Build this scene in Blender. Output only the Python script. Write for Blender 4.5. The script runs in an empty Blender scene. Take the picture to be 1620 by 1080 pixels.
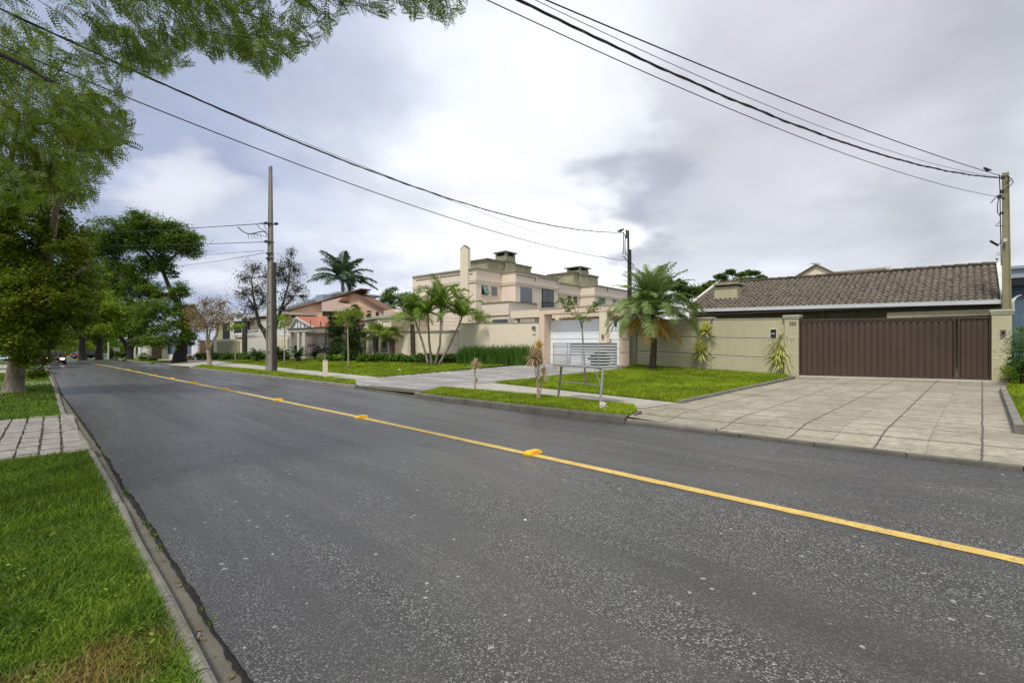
import bpy, math, random
import numpy as np
from mathutils import Vector, Matrix
from mathutils.geometry import delaunay_2d_cdt
random.seed(7); rng = np.random.default_rng(7)
SC = bpy.context.scene; COL = SC.collection; R = math.radians

# ---------------- camera, sky, sun, exposure ----------------
F = 780.0; CX = 810.0; HY = 546.0; CH = 1.45
cam = bpy.data.cameras.new('camera'); camo = bpy.data.objects.new('camera', cam); COL.objects.link(camo)
cam.sensor_width = 36; cam.lens = 36*F/1620; cam.shift_y = (HY-540)/1620; cam.clip_end = 3000; cam.clip_start = .05
camo.location = (0, 0, CH); camo.rotation_euler = (R(90), 0, 0); SC.camera = camo
SC.view_settings.view_transform = 'Standard'; SC.view_settings.look = 'None'; SC.view_settings.gamma = 1
SC.view_settings.exposure = 1.0
SC.cycles.max_bounces = 6; SC.cycles.transparent_max_bounces = 6
SUN_EL, SUN_AZ = 58, 205     # azimuth of the place the light comes from (0 = ahead, clockwise)
sl = bpy.data.lights.new('sun', 'SUN'); sl.energy = 1.5; sl.angle = R(10); sl.color = (1, .96, .88)
so = bpy.data.objects.new('sun', sl); COL.objects.link(so)
_a = R(SUN_AZ); _e = R(SUN_EL)
sdir = Vector((math.sin(_a)*math.cos(_e), math.cos(_a)*math.cos(_e), math.sin(_e)))
so.rotation_euler = sdir.to_track_quat('Z', 'Y').to_euler(); so.location = (0, -5, 30)

def raydir(px, py): return Vector(((px-CX)/F, 1, (HY-py)/F)).normalized()
W = bpy.data.worlds.new('World'); SC.world = W; W.use_nodes = True
nt = W.node_tree; nt.nodes.clear()
def nd(nt, t, **k):
    n = nt.nodes.new(t)
    for a, b in k.items():
        if a.startswith('i_'): n.inputs[a[2:].replace('_', ' ')].default_value = b
        else: setattr(n, a, b)
    return n
def lk(nt, a, b): nt.links.new(a, b)
out = nd(nt, 'ShaderNodeOutputWorld'); bg = nd(nt, 'ShaderNodeBackground')
lk(nt, bg.outputs[0], out.inputs[0])
tc = nd(nt, 'ShaderNodeTexCoord')
sky = nd(nt, 'ShaderNodeTexSky', sky_type='NISHITA', sun_disc=False); sky.sun_elevation = _e; sky.sun_rotation = _a
skm = nd(nt, 'ShaderNodeVectorMath', operation='SCALE'); lk(nt, sky.outputs[0], skm.inputs[0]); skm.inputs['Scale'].default_value = .10
# cloud layer coordinates: direction flattened on to a ceiling, so clouds shrink towards the horizon
sep = nd(nt, 'ShaderNodeSeparateXYZ'); lk(nt, tc.outputs['Generated'], sep.inputs[0])
zz = nd(nt, 'ShaderNodeMath', operation='ADD'); zz.inputs[1].default_value = .22; 
zab = nd(nt, 'ShaderNodeMath', operation='ABSOLUTE'); lk(nt, sep.outputs[2], zab.inputs[0]); lk(nt, zab.outputs[0], zz.inputs[0])
def md(a, b):
    n = nd(nt, 'ShaderNodeMath', operation='DIVIDE'); lk(nt, a, n.inputs[0]); lk(nt, b, n.inputs[1]); return n.outputs[0]
cmb = nd(nt, 'ShaderNodeCombineXYZ'); lk(nt, md(sep.outputs[0], zz.outputs[0]), cmb.inputs[0]); lk(nt, md(sep.outputs[1], zz.outputs[0]), cmb.inputs[1])
n1 = nd(nt, 'ShaderNodeTexNoise', i_Scale=1.25, i_Detail=8.0, i_Roughness=.52, i_Distortion=.35); lk(nt, cmb.outputs[0], n1.inputs[0])
n2 = nd(nt, 'ShaderNodeTexNoise', i_Scale=1.7, i_Detail=5.0, i_Roughness=.5); lk(nt, cmb.outputs[0], n2.inputs[0])
wv = nd(nt, 'ShaderNodeVectorMath', operation='SUBTRACT'); lk(nt, n2.outputs[1], wv.inputs[0]); wv.inputs[1].default_value = (.5, .5, .5)
ws = nd(nt, 'ShaderNodeVectorMath', operation='SCALE'); lk(nt, wv.outputs[0], ws.inputs[0]); ws.inputs['Scale'].default_value = .5
wd = nd(nt, 'ShaderNodeVectorMath', operation='ADD'); lk(nt, tc.outputs['Generated'], wd.inputs[0]); lk(nt, ws.outputs[0], wd.inputs[1])
wn = nd(nt, 'ShaderNodeVectorMath', operation='NORMALIZE'); lk(nt, wd.outputs[0], wn.inputs[0])
ramp = nd(nt, 'ShaderNodeValToRGB'); lk(nt, n1.outputs[0], ramp.inputs[0])
ramp.color_ramp.elements[0].position = .36; ramp.color_ramp.elements[0].color = (.42, .44, .48, 1)
ramp.color_ramp.elements[1].position = .62; ramp.color_ramp.elements[1].color = (.62, .65, .68, 1)
cur = ramp.outputs[0]
BL = [ # px, py, inner deg, outer deg, colour, amount: bright and dark banks of cloud
 (180, 40, 8, 40, (.30, .38, .62), .85), (440, 80, 4, 38, (.42, .47, .62), .85), (600, 190, 2, 16, (.60, .63, .71), .6),
 (900, 320, 5, 32, (.92, .94, .95), .95), (900, 120, 4, 24, (.66, .68, .74), .6),
 (1480, 60, 6, 30, (.43, .445, .47), .85), (1620, 330, 4, 16, (.60, .61, .65), .7),
 (1260, 280, 3, 19, (.41, .42, .455), .9), (1020, 325, 1, 7.5, (.38, .39, .46), .9), (1240, 130, 2, 14, (.62, .62, .68), .7),
 (240, 265, 3, 18, (.25, .29, .42), .85), (400, 200, 3, 20, (.40, .44, .56), .75), (230, 170, 2, 16, (.36, .41, .56), .7), (380, 300, 2, 7, (.30, .34, .48), .6), (330, 345, 1, 8, (.74, .75, .78), .7), (640, 370, 1, 9, (.62, .63, .68), .5),
 (480, 460, 2, 10, (.50, .53, .60), .6), (1180, 425, 2, 12, (.55, .56, .62), .6)]
for (px, py, ri, ro, c, am) in BL:
    dt = nd(nt, 'ShaderNodeVectorMath', operation='DOT_PRODUCT'); lk(nt, wn.outputs[0], dt.inputs[0]); dt.inputs[1].default_value = raydir(px, py)
    mr = nd(nt, 'ShaderNodeMapRange', interpolation_type='SMOOTHSTEP'); lk(nt, dt.outputs['Value'], mr.inputs[0])
    mr.inputs[1].default_value = math.cos(R(ro)); mr.inputs[2].default_value = math.cos(R(ri)); mr.inputs[3].default_value = 0; mr.inputs[4].default_value = am
    mx = nd(nt, 'ShaderNodeMix', data_type='RGBA'); lk(nt, mr.outputs[0], mx.inputs[0]); lk(nt, cur, mx.inputs[6]); mx.inputs[7].default_value = (*c, 1)
    cur = mx.outputs[2]
mo = nd(nt, 'ShaderNodeMapRange'); lk(nt, n1.outputs[0], mo.inputs[0]); mo.inputs[1].default_value = .3; mo.inputs[2].default_value = .7; mo.inputs[3].default_value = .80; mo.inputs[4].default_value = 1.16
ms = nd(nt, 'ShaderNodeVectorMath', operation='SCALE'); lk(nt, cur, ms.inputs[0]); lk(nt, mo.outputs[0], ms.inputs['Scale'])
fm = nd(nt, 'ShaderNodeMix', data_type='RGBA'); fm.inputs[0].default_value = .93; lk(nt, skm.outputs[0], fm.inputs[6]); lk(nt, ms.outputs[0], fm.inputs[7])
lk(nt, fm.outputs[2], bg.inputs[0]); bg.inputs[1].default_value = .70

# ---------------- geometry of the street ----------------
DS = Vector((-.6810, .7323)); DN = Vector((.7323, .6810))    # along the road (away), across it (to the right)
def gz(x, y):
    s = x*DS.x+y*DS.y
    return .0143*x+.0018*y-(min(4, (s-104)**2*.004) if s > 104 else 0)
WA = Vector((5.53, 22.7)); DW = Vector((.762, -.6475)); NW = Vector((.6475, .762))   # the line of front walls
def rise(x, y):
    p = Vector((x, y))-WA; t = p.dot(DW)/11.9; k = p.dot(NW)
    n = x*DN.x+y*DN.y
    if n < 8: return 0
    Rm = .30 if -2.6 < t <= 0 else (max(0, .30*(1-t/.54)) if t > 0 else max(0, .30*(1-(-2.6-t)/2.4)))
    u = min(1, max(0, (k+6.8)/6.8))
    return Rm*u
RAMP = []; KN = [0, 0]
def ramp(x, y):
    "dropped edge of the driveways, sloping down to the low kerb"
    s = x*DS.x+y*DS.y; n = x*DN.x+y*DN.y-(KN[0]+KN[1]*s)
    if n > 1.1 or n < -.6: return 0
    for a, b in RAMP:
        if a < s < b: return -.080*(1-max(0, n-.35)/.75)
    return 0
def hz(x, y, off=0): return gz(x, y)+off+(rise(x, y)+ramp(x, y) if off > .07 else 0)
def G(px, py, off=0):
    dx = (px-CX)/F; dz = (HY-py)/F
    lo, hi = .3, .3
    while hi < 400 and CH+dz*hi > hz(dx*hi, hi, off): lo = hi; hi *= 1.06
    for _ in range(50):
        m = (lo+hi)/2
        if CH+dz*m > hz(dx*m, m, off): lo = m
        else: hi = m
    return Vector((dx*lo, lo, hz(dx*lo, lo, off)))
def at(px, py, Y): return Vector(((px-CX)/F*Y, Y, CH+(HY-py)/F*Y))
def wl(px, k=0):
    "point (x, y) in column px on the line k metres behind the front walls"
    o = WA+NW*k; a = (px-CX)/F
    t = (a*o.y-o.x)/(DW.x-a*DW.y); return o+DW*t
def zof(p, py): return CH+(HY-py)/F*p.y
def ext(p, d, px):
    a = (px-CX)/F; t = (a*p.y-p.x)/(d.x-a*d.y); return Vector((p.x, p.y))+d*t

# ---------------- object helpers ----------------
ORG = {}
def tag(o, label=None, cat=None, group=None, kind=None):
    if label: o['label'] = label
    if cat: o['category'] = cat
    if group: o['group'] = group
    if kind: o['kind'] = kind
    return o
def thing(name, label, cat, loc, group=None):
    o = bpy.data.objects.new(name, None); COL.objects.link(o); o.location = loc; o.empty_display_size = .2
    ORG[o.name] = Vector(loc); return tag(o, label, cat, group)
class MB:
    def __init__(s): s.v = []; s.f = []
    def add(s, vs, fs):
        n = len(s.v); s.v += [tuple(x) for x in vs]; s.f += [tuple(i+n for i in f) for f in fs]; return s
    def hexa(s, b, t):
        "b, t: four points each, same winding"
        return s.add(list(b)+list(t), [(3, 2, 1, 0), (4, 5, 6, 7), (0, 1, 5, 4), (1, 2, 6, 5), (2, 3, 7, 6), (3, 0, 4, 7)])
    def prism(s, foot, z0, z1):
        n = len(foot); z0 = z0 if isinstance(z0, (list, tuple)) else [z0]*n; z1 = z1 if isinstance(z1, (list, tuple)) else [z1]*n
        vs = [(p[0], p[1], z0[i]) for i, p in enumerate(foot)]+[(p[0], p[1], z1[i]) for i, p in enumerate(foot)]
        return s.add(vs, [tuple(reversed(range(n))), tuple(range(n, 2*n))]+[(i, (i+1) % n, n+(i+1) % n, n+i) for i in range(n)])
    def seg(s, a, b, z0, z1, th, up=0):
        "upright slab from a to b (xy), thickness th towards the back of the walk a->b (left side)"
        a = Vector((a[0], a[1])); b = Vector((b[0], b[1])); d = (b-a).normalized(); n = Vector((-d.y, d.x))*th
        return s.prism([a, b, b+n, a+n], z0, z1)
    def box(s, c, sx, sy, sz, rz=0):
        cs, sn = math.cos(rz), math.sin(rz); q = []
        for (i, j) in ((-1, -1), (1, -1), (1, 1), (-1, 1)):
            x, y = i*sx/2, j*sy/2; q.append((c[0]+x*cs-y*sn, c[1]+x*sn+y*cs))
        return s.prism(q, c[2], c[2]+sz)
    def tube(s, P, rad, n=6, cap=True):
        P = [Vector(p) for p in P]; m = len(P); rad = rad if isinstance(rad, (list, tuple)) else [rad]*m
        vs = []; u = None
        for i in range(m):
            t = (P[min(i+1, m-1)]-P[max(i-1, 0)])
            t = t.normalized() if t.length > 1e-9 else Vector((0, 0, 1))
            if u is None: u = t.orthogonal().normalized()
            else:
                u = u-t*u.dot(t); u = u.normalized() if u.length > 1e-6 else t.orthogonal().normalized()
            w = t.cross(u)
            for k in range(n):
                a = 2*math.pi*k/n; vs.append(P[i]+(u*math.cos(a)+w*math.sin(a))*rad[i])
        fs = [(i*n+k, i*n+(k+1) % n, (i+1)*n+(k+1) % n, (i+1)*n+k) for i in range(m-1) for k in range(n)]
        if cap: fs += [tuple(reversed(range(n))), tuple(range((m-1)*n, m*n))]
        return s.add(vs, fs)
    def lathe(s, c, prof, n=12):
        vs = [(c[0]+r*math.cos(2*math.pi*k/n), c[1]+r*math.sin(2*math.pi*k/n), c[2]+z) for r, z in prof for k in range(n)]
        m = len(prof)
        return s.add(vs, [(i*n+k, i*n+(k+1) % n, (i+1)*n+(k+1) % n, (i+1)*n+k) for i in range(m-1) for k in range(n)]+[tuple(reversed(range(n))), tuple(range((m-1)*n, m*n))])
    def build(s, name, m, parent=None, label=None, cat=None, group=None, kind=None, smooth=False, loc=None):
        if parent is not None: L = ORG[parent.name]
        elif loc is not None: L = Vector(loc)
        else:
            a = np.array(s.v); L = Vector((float(a[:, 0].mean()), float(a[:, 1].mean()), float(a[:, 2].min())))
        me = bpy.data.meshes.new(name); me.from_pydata([(x-L.x, y-L.y, z-L.z) for x, y, z in s.v], [], s.f); me.materials.append(m)
        if smooth: me.polygons.foreach_set('use_smooth', [True]*len(me.polygons))
        me.update(); o = bpy.data.objects.new(name, me); COL.objects.link(o)
        if parent is not None: o.parent = parent
        else: o.location = L
        ORG[o.name] = L
        return tag(o, label, cat, group, kind)
def npmesh(name, V, Q, m, parent=None, L=None, **k):
    "V (N,3) world, Q (M,4) quads"
    if parent is not None: L = ORG[parent.name]
    elif L is None: L = Vector((float(V[:, 0].mean()), float(V[:, 1].mean()), float(V[:, 2].min())))
    me = bpy.data.meshes.new(name); V = (V-np.array(L)).astype(np.float32)
    me.vertices.add(len(V)); me.vertices.foreach_set('co', V.ravel())
    me.loops.add(Q.size); me.loops.foreach_set('vertex_index', Q.ravel().astype(np.int32))
    me.polygons.add(len(Q)); me.polygons.foreach_set('loop_start', np.arange(0, Q.size, 4, dtype=np.int32))
    me.materials.append(m); me.update(calc_edges=True); me.validate()
    o = bpy.data.objects.new(name, me); COL.objects.link(o)
    if parent is not None: o.parent = parent
    else: o.location = L
    ORG[o.name] = Vector(L); return tag(o, **k)
def copytree(o, loc, label=None, rz=None, sc=None, parent=None):
    c = o.copy(); COL.objects.link(c)
    if parent is not None: c.parent = parent
    else:
        c.location = loc
        if rz is not None: c.rotation_euler.z = rz
        if sc is not None: c.scale = (sc, sc, sc)
        if label: c['label'] = label
    for ch in list(o.children): copytree(ch, None, parent=c)
    return c

# ---------------- materials ----------------
def newmat(name):
    m = bpy.data.materials.new(name); m.use_nodes = True; t = m.node_tree; b = t.nodes['Principled BSDF']; return m, t, b
def pos(t, scale=1, rot=0, sc3=None):
    g = nd(t, 'ShaderNodeNewGeometry'); mp = nd(t, 'ShaderNodeMapping'); lk(t, g.outputs['Position'], mp.inputs[0])
    mp.inputs['Rotation'].default_value = (0, 0, rot); mp.inputs['Scale'].default_value = sc3 or (scale, scale, scale); return mp.outputs[0]
def noise(t, vec, scale, detail=4, rough=.55, dist=0):
    n = nd(t, 'ShaderNodeTexNoise', i_Scale=float(scale), i_Detail=float(detail), i_Roughness=float(rough), i_Distortion=float(dist)); lk(t, vec, n.inputs[0]); return n.outputs[0]
def mrange(t, v, a, b, c=0, d=1, smooth=False):
    n = nd(t, 'ShaderNodeMapRange'); n.interpolation_type = 'SMOOTHSTEP' if smooth else 'LINEAR'
    lk(t, v, n.inputs[0])
    for i, x in enumerate((a, b, c, d)): n.inputs[i+1].default_value = x
    return n.outputs[0]
def mix(t, f, a, b, mode='MIX'):
    n = nd(t, 'ShaderNodeMix', data_type='RGBA', blend_type=mode)
    for i, x in ((0, f), (6, a), (7, b)):
        if isinstance(x, (int, float)): n.inputs[i].default_value = x
        elif isinstance(x, tuple): n.inputs[i].default_value = (*x[:3], 1)
        else: lk(t, x, n.inputs[i])
    return n.outputs[2]
def math2(t, op, a, b=None):
    n = nd(t, 'ShaderNodeMath', operation=op)
    for i, x in enumerate((a, b)):
        if x is None: continue
        if isinstance(x, (int, float)): n.inputs[i].default_value = x
        else: lk(t, x, n.inputs[i])
    return n.outputs[0]
def bump(t, b, h, strength=.3, dist=.01):
    n = nd(t, 'ShaderNodeBump'); n.inputs['Strength'].default_value = strength; n.inputs['Distance'].default_value = dist
    lk(t, h, n.inputs['Height']); lk(t, n.outputs[0], b.inputs['Normal'])
def plain(name, c, rough=.7, var=.15, scale=2.0, fine=40.0, metal=0, stain=0, bmp=.15, spec=.4, streak=0):
    "painted or mineral surface: broad tone changes, fine grain, optional dirt"
    m, t, b = newmat(name); p = pos(t)
    n = noise(t, p, scale, 5, .6); f = noise(t, p, fine, 3, .6)
    lo = tuple(x*(1-var) for x in c); hi = tuple(min(1, x*(1+var)) for x in c)
    col = mix(t, mrange(t, n, .3, .7), lo, hi)
    col = mix(t, mrange(t, f, .35, .65, 0, .35), col, tuple(x*(1-var*1.2) for x in c))
    if stain:
        sn = noise(t, pos(t, sc3=(1.3, 1.3, .35)), 1.6, 7, .68)
        col = mix(t, mrange(t, sn, .52, .78, 0, stain), col, (c[0]*.42, c[1]*.42, c[2]*.36))
    if streak:
        sn = noise(t, pos(t, sc3=(6, 6, .25)), 1.5, 5, .7)
        col = mix(t, mrange(t, sn, .55, .8, 0, streak), col, (c[0]*.45, c[1]*.44, c[2]*.38))
    lk(t, col, b.inputs['Base Color']); b.inputs['Roughness'].default_value = rough; b.inputs['Metallic'].default_value = metal
    b.inputs['Specular IOR Level'].default_value = spec
    if bmp: bump(t, b, f, bmp, .01)
    return m
def leafmat(name, a, bb, cc=None, tr=.35, rough=.5, patch=1.2):
    m, t, b = newmat(name)
    g = nd(t, 'ShaderNodeNewGeometry'); oi = g.outputs['Random Per Island']
    n = noise(t, pos(t), patch, 3, .6)
    col = mix(t, oi, a, bb)
    if cc: col = mix(t, mrange(t, n, .45, .68, 0, .85), col, cc)
    lk(t, col, b.inputs['Base Color']); b.inputs['Roughness'].default_value = rough; b.inputs['Specular IOR Level'].default_value = .35
    tl = nd(t, 'ShaderNodeBsdfTranslucent'); lk(t, mix(t, .5, col, (a[0]*2+.05, a[1]*1.9+.06, a[2]), 'MIX'), tl.inputs[0])
    mx = nd(t, 'ShaderNodeMixShader'); mx.inputs[0].default_value = tr
    lk(t, b.outputs[0], mx.inputs[1]); lk(t, tl.outputs[0], mx.inputs[2]); lk(t, mx.outputs[0], t.nodes['Material Output'].inputs[0])
    return m
def glass(name, c=(.03, .04, .05), rough=.06):
    m, t, b = newmat(name); b.inputs['Base Color'].default_value = (*c, 1); b.inputs['Roughness'].default_value = rough; b.inputs['Specular IOR Level'].default_value = .8; return m
def simple(name, c, rough=.5, metal=0, emit=0, spec=.5):
    m, t, b = newmat(name); b.inputs['Base Color'].default_value = (*c, 1); b.inputs['Roughness'].default_value = rough; b.inputs['Metallic'].default_value = metal
    b.inputs['Specular IOR Level'].default_value = spec
    if emit: b.inputs['Emission Color'].default_value = (*c, 1); b.inputs['Emission Strength'].default_value = emit
    return m
ANG = math.atan2(DS.y, DS.x)
def joint(t, coord, period, w):
    fr = math2(t, 'FRACT', math2(t, 'DIVIDE', coord, period)); d = math2(t, 'ABSOLUTE', math2(t, 'SUBTRACT', fr, .5))
    return mrange(t, d, .5-w/period, .5-w/period*.4)
def paving(name, ca, cb, cj, pu, pv, wu=.02, wv=.02, au=1, av=1, ribs=0, var=.5, du=None):
    "slabs laid on axes du (default across the road) and along it"
    m, t, b = newmat(name); g = nd(t, 'ShaderNodeNewGeometry'); P = g.outputs['Position']
    du = du or (DN.x, DN.y)
    def dot(v):
        n = nd(t, 'ShaderNodeVectorMath', operation='DOT_PRODUCT'); lk(t, P, n.inputs[0]); n.inputs[1].default_value = (v[0], v[1], 0); return n.outputs['Value']
    wob = math2(t, 'MULTIPLY', math2(t, 'SUBTRACT', noise(t, P, 2.2, 5), .5), .035)
    u = math2(t, 'ADD', dot(du), wob); v = math2(t, 'ADD', dot((-du[1], du[0])), wob)
    cell = nd(t, 'ShaderNodeCombineXYZ'); lk(t, math2(t, 'FLOOR', math2(t, 'ADD', math2(t, 'DIVIDE', u, pu), .5)), cell.inputs[0]); lk(t, math2(t, 'FLOOR', math2(t, 'ADD', math2(t, 'DIVIDE', v, pv), .5)), cell.inputs[1])
    wn_ = nd(t, 'ShaderNodeTexWhiteNoise', noise_dimensions='3D'); lk(t, cell.outputs[0], wn_.inputs[0])
    big = noise(t, P, .7, 6, .65); fine = noise(t, P, 60, 4, .65); mid = noise(t, P, 7, 5, .7)
    col = mix(t, mrange(t, big, .3, .7), ca, cb)
    col = mix(t, mrange(t, wn_.outputs[0], 0, 1, 0, var), col, tuple(x*.74 for x in ca))
    col = mix(t, mrange(t, mid, .46, .68, 0, .7), col, tuple(x*.52 for x in ca)); col = mix(t, mrange(t, noise(t, P, 1.6, 7, .7, .8), .52, .66, 0, .5), col, tuple(x*.6 for x in ca))
    col = mix(t, mrange(t, fine, .45, .7, 0, .5), col, tuple(x*.5 for x in ca))
    if ribs:
        sub = math2(t, 'MAXIMUM', joint(t, math2(t, 'ADD', u, pu/2), pu, .022), joint(t, math2(t, 'ADD', v, pv/2), pv, .012)); col = mix(t, math2(t, 'MULTIPLY', sub, mrange(t, mid, .3, .6, .15, .6)), col, tuple(x*.35 for x in ca))
        rb = joint(t, u, ribs, .010); pick = mrange(t, wn_.outputs[0], .45, .5)
        col = mix(t, math2(t, 'MULTIPLY', math2(t, 'MULTIPLY', rb, pick), .35), col, tuple(x*.4 for x in ca))
    j = math2(t, 'MAXIMUM', math2(t, 'MULTIPLY', joint(t, u, pu, wu), au), math2(t, 'MULTIPLY', joint(t, v, pv, wv), av))
    j = math2(t, 'MULTIPLY', j, mrange(t, mid, .2, .5, .45, 1))
    col = mix(t, j, col, cj)
    lk(t, col, b.inputs['Base Color']); b.inputs['Roughness'].default_value = .75
    h = math2(t, 'SUBTRACT', math2(t, 'MULTIPLY', fine, .3), j); bump(t, b, h, .35, .01)
    return m
def asphalt():
    m, t, b = newmat('asphalt'); g = nd(t, 'ShaderNodeNewGeometry'); P = g.outputs['Position']
    def dots(v):
        n = nd(t, 'ShaderNodeVectorMath', operation='DOT_PRODUCT'); lk(t, P, n.inputs[0]); n.inputs[1].default_value = v; return n.outputs['Value']
    def strip(a, b):
        c = nd(t, 'ShaderNodeCombineXYZ'); lk(t, dots((DS.x*a, DS.y*a, 0)), c.inputs[0]); lk(t, dots((DN.x*b, DN.y*b, 0)), c.inputs[1]); return c.outputs[0]
    st = strip(.06, .75); st2 = strip(.10, 1.15)
    band = noise(t, st, 1.0, 5, .6); band2 = noise(t, st2, 1.7, 5, .6, .6); blot = noise(t, P, 1.1, 6, .65)
    vo = nd(t, 'ShaderNodeTexVoronoi', i_Scale=135.0); lk(t, P, vo.inputs[0])
    vo2 = nd(t, 'ShaderNodeTexVoronoi', i_Scale=45.0); lk(t, P, vo2.inputs[0])
    sepc = nd(t, 'ShaderNodeSeparateColor'); lk(t, vo.outputs['Color'], sepc.inputs[0])
    sepd = nd(t, 'ShaderNodeSeparateColor'); lk(t, vo2.outputs['Color'], sepd.inputs[0])
    fine = noise(t, P, 160, 3, .6)
    col = mix(t, mrange(t, band, .3, .7), (.022, .021, .019), (.086, .080, .069))
    col = mix(t, mrange(t, blot, .35, .65, 0, .6), col, (.050, .043, .036))
    coarse = mrange(t, band2, .42, .62)
    # aggregate: pale stones thick in worn bands, sparse between
    sp = mrange(t, sepc.outputs[0], .70, .97); sp = math2(t, 'MULTIPLY', sp, math2(t, 'ADD', math2(t, 'MULTIPLY', coarse, .8), .22))
    col = mix(t, sp, col, (.36, .36, .35))
    dk = math2(t, 'MULTIPLY', mrange(t, sepc.outputs[1], .55, .9), math2(t, 'ADD', math2(t, 'MULTIPLY', coarse, .5), .35))
    col = mix(t, dk, col, (.018, .018, .02))
    ce = nd(t, 'ShaderNodeTexVoronoi', feature='DISTANCE_TO_EDGE', i_Scale=.55); dw = nd(t, 'ShaderNodeVectorMath', operation='ADD'); nz = nd(t, 'ShaderNodeTexNoise', i_Scale=2.5, i_Detail=6.0); lk(t, P, nz.inputs[0])
    ns = nd(t, 'ShaderNodeVectorMath', operation='SCALE'); lk(t, nz.outputs[1], ns.inputs[0]); ns.inputs['Scale'].default_value = .9; lk(t, P, dw.inputs[0]); lk(t, ns.outputs[0], dw.inputs[1]); lk(t, dw.outputs[0], ce.inputs[0])
    crack = math2(t, 'MULTIPLY', mrange(t, ce.outputs['Distance'], .007, .002), mrange(t, blot, .50, .60)); col = mix(t, math2(t, 'MULTIPLY', crack, .75), col, (.015, .014, .013))
    oil = mrange(t, noise(t, strip(.35, 1.4), 1.3, 4, .5), .60, .72, 0, .45); col = mix(t, oil, col, (.035, .034, .033))
    chip = math2(t, 'GREATER_THAN', sepd.outputs[2], .9975)
    col = mix(t, math2(t, 'MULTIPLY', chip, .7), col, (.40, .39, .36))
    lk(t, col, b.inputs['Base Color'])
    lk(t, mrange(t, band2, .35, .65, .44, .27), b.inputs['Roughness']); b.inputs['Specular IOR Level'].default_value = .6
    h = math2(t, 'ADD', math2(t, 'MULTIPLY', vo.outputs['Distance'], math2(t, 'ADD', math2(t, 'MULTIPLY', coarse, 1.0), .4)), math2(t, 'MULTIPLY', fine, .35))
    bump(t, b, h, .42, .006); return m
def grassmat(name, a, bb, dry=True, tr=.3):
    m, t, b = newmat(name); g = nd(t, 'ShaderNodeNewGeometry'); P = g.outputs['Position']
    oi = g.outputs['Random Per Island']; n = noise(t, P, .8, 4, .6); n3 = noise(t, P, 3.0, 4, .6)
    col = mix(t, oi, a, bb); col = mix(t, mrange(t, n, .38, .62, 0, .75), col, tuple(x*.6 for x in a))
    col = mix(t, mrange(t, n3, .5, .75, 0, .5), col, (bb[0]*1.25, bb[1]*1.05, bb[2]))
    if dry:
        c = G(190, 1050, .1)
        d = nd(t, 'ShaderNodeVectorMath', operation='DISTANCE'); lk(t, P, d.inputs[0]); d.inputs[1].default_value = (c.x-.1, c.y-.02, c.z)
        w = math2(t, 'ADD', d.outputs['Value'], math2(t, 'MULTIPLY', math2(t, 'SUBTRACT', n3, .5), .8))
        mk = math2(t, 'MULTIPLY', mrange(t, w, .36, .12), mrange(t, oi, .1, .5, .25, 1))
        col = mix(t, mk, col, (.34, .22, .08))
    lk(t, col, b.inputs['Base Color']); b.inputs['Roughness'].default_value = .55; b.inputs['Specular IOR Level'].default_value = .3
    tl = nd(t, 'ShaderNodeBsdfTranslucent'); lk(t, col, tl.inputs[0]); mx = nd(t, 'ShaderNodeMixShader'); mx.inputs[0].default_value = tr
    lk(t, b.outputs[0], mx.inputs[1]); lk(t, tl.outputs[0], mx.inputs[2]); lk(t, mx.outputs[0], t.nodes['Material Output'].inputs[0])
    return m
def tilemat(name, a, bb, cc, sc=5.0):
    m, t, b = newmat(name); P = pos(t); n = noise(t, P, sc, 4, .7); n2 = noise(t, P, 30, 3, .6); g = nd(t, 'ShaderNodeNewGeometry')
    col = mix(t, g.outputs['Random Per Island'], a, bb); col = mix(t, mrange(t, n, .5, .66, 0, .75), col, cc); col = mix(t, mrange(t, n2, .4, .7, 0, .4), col, tuple(x*.5 for x in a))
    lk(t, col, b.inputs['Base Color']); b.inputs['Roughness'].default_value = .85; bump(t, b, n2, .3, .01); return m
def barkmat(name, a, bb, sc=6.0):
    m, t, b = newmat(name); n = noise(t, pos(t, sc3=(1, 1, .22)), sc*2, 6, .7, .6); n2 = noise(t, pos(t), 2.0, 4)
    col = mix(t, mrange(t, n, .35, .65), a, bb); col = mix(t, mrange(t, n2, .5, .75, 0, .5), col, tuple(x*.6 for x in bb))
    lk(t, col, b.inputs['Base Color']); b.inputs['Roughness'].default_value = .9; bump(t, b, n, .8, .03); return m
M = {}
M['asphalt'] = asphalt()
M['yellow'] = plain('worn yellow road paint', (.70, .48, .13), .6, .18, 4, 120, stain=.4, bmp=.4)
_t = M['yellow'].node_tree; _b = _t.nodes['Principled BSDF']; _c = _b.inputs['Base Color'].links[0].from_socket
_w = mrange(_t, noise(_t, pos(_t), 26, 7, .75), .55, .66, 0, .8); lk(_t, mix(_t, _w, _c, (.10, .085, .06)), _b.inputs['Base Color'])
M['stud'] = plain('yellow plastic', (.80, .50, .02), .35, .06, 8, 60, stain=.2, bmp=.05)
M['reflector'] = simple('orange reflector', (.75, .16, .01), .2)
M['kerb'] = plain('grey kerb concrete', (.22, .205, .175), .85, .25, 3, 50, stain=.7, bmp=.6)
M['kerbdark'] = plain('dirty dark kerb concrete', (.13, .12, .10), .85, .3, 3, 50, stain=.6, bmp=.6)
M['gutter'] = plain('dirty gutter concrete', (.14, .125, .10), .75, .25, 2.2, 70, stain=.6, bmp=.4)
M['seam'] = plain('dark gutter silt', (.022, .021, .018), .9, .4, 6, 60, bmp=.8)
M['walk'] = paving('pale pavement concrete', (.46, .42, .35), (.52, .48, .41), (.20, .18, .15), 1.3, 1.3, .02, .02, .7, .7)
M['slab'] = paving('driveway slabs', (.35, .305, .225), (.51, .455, .345), (.075, .065, .05), .86, 1.02, .038, .018, .7, .95, ribs=.055, du=(.690, .7235))
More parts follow.
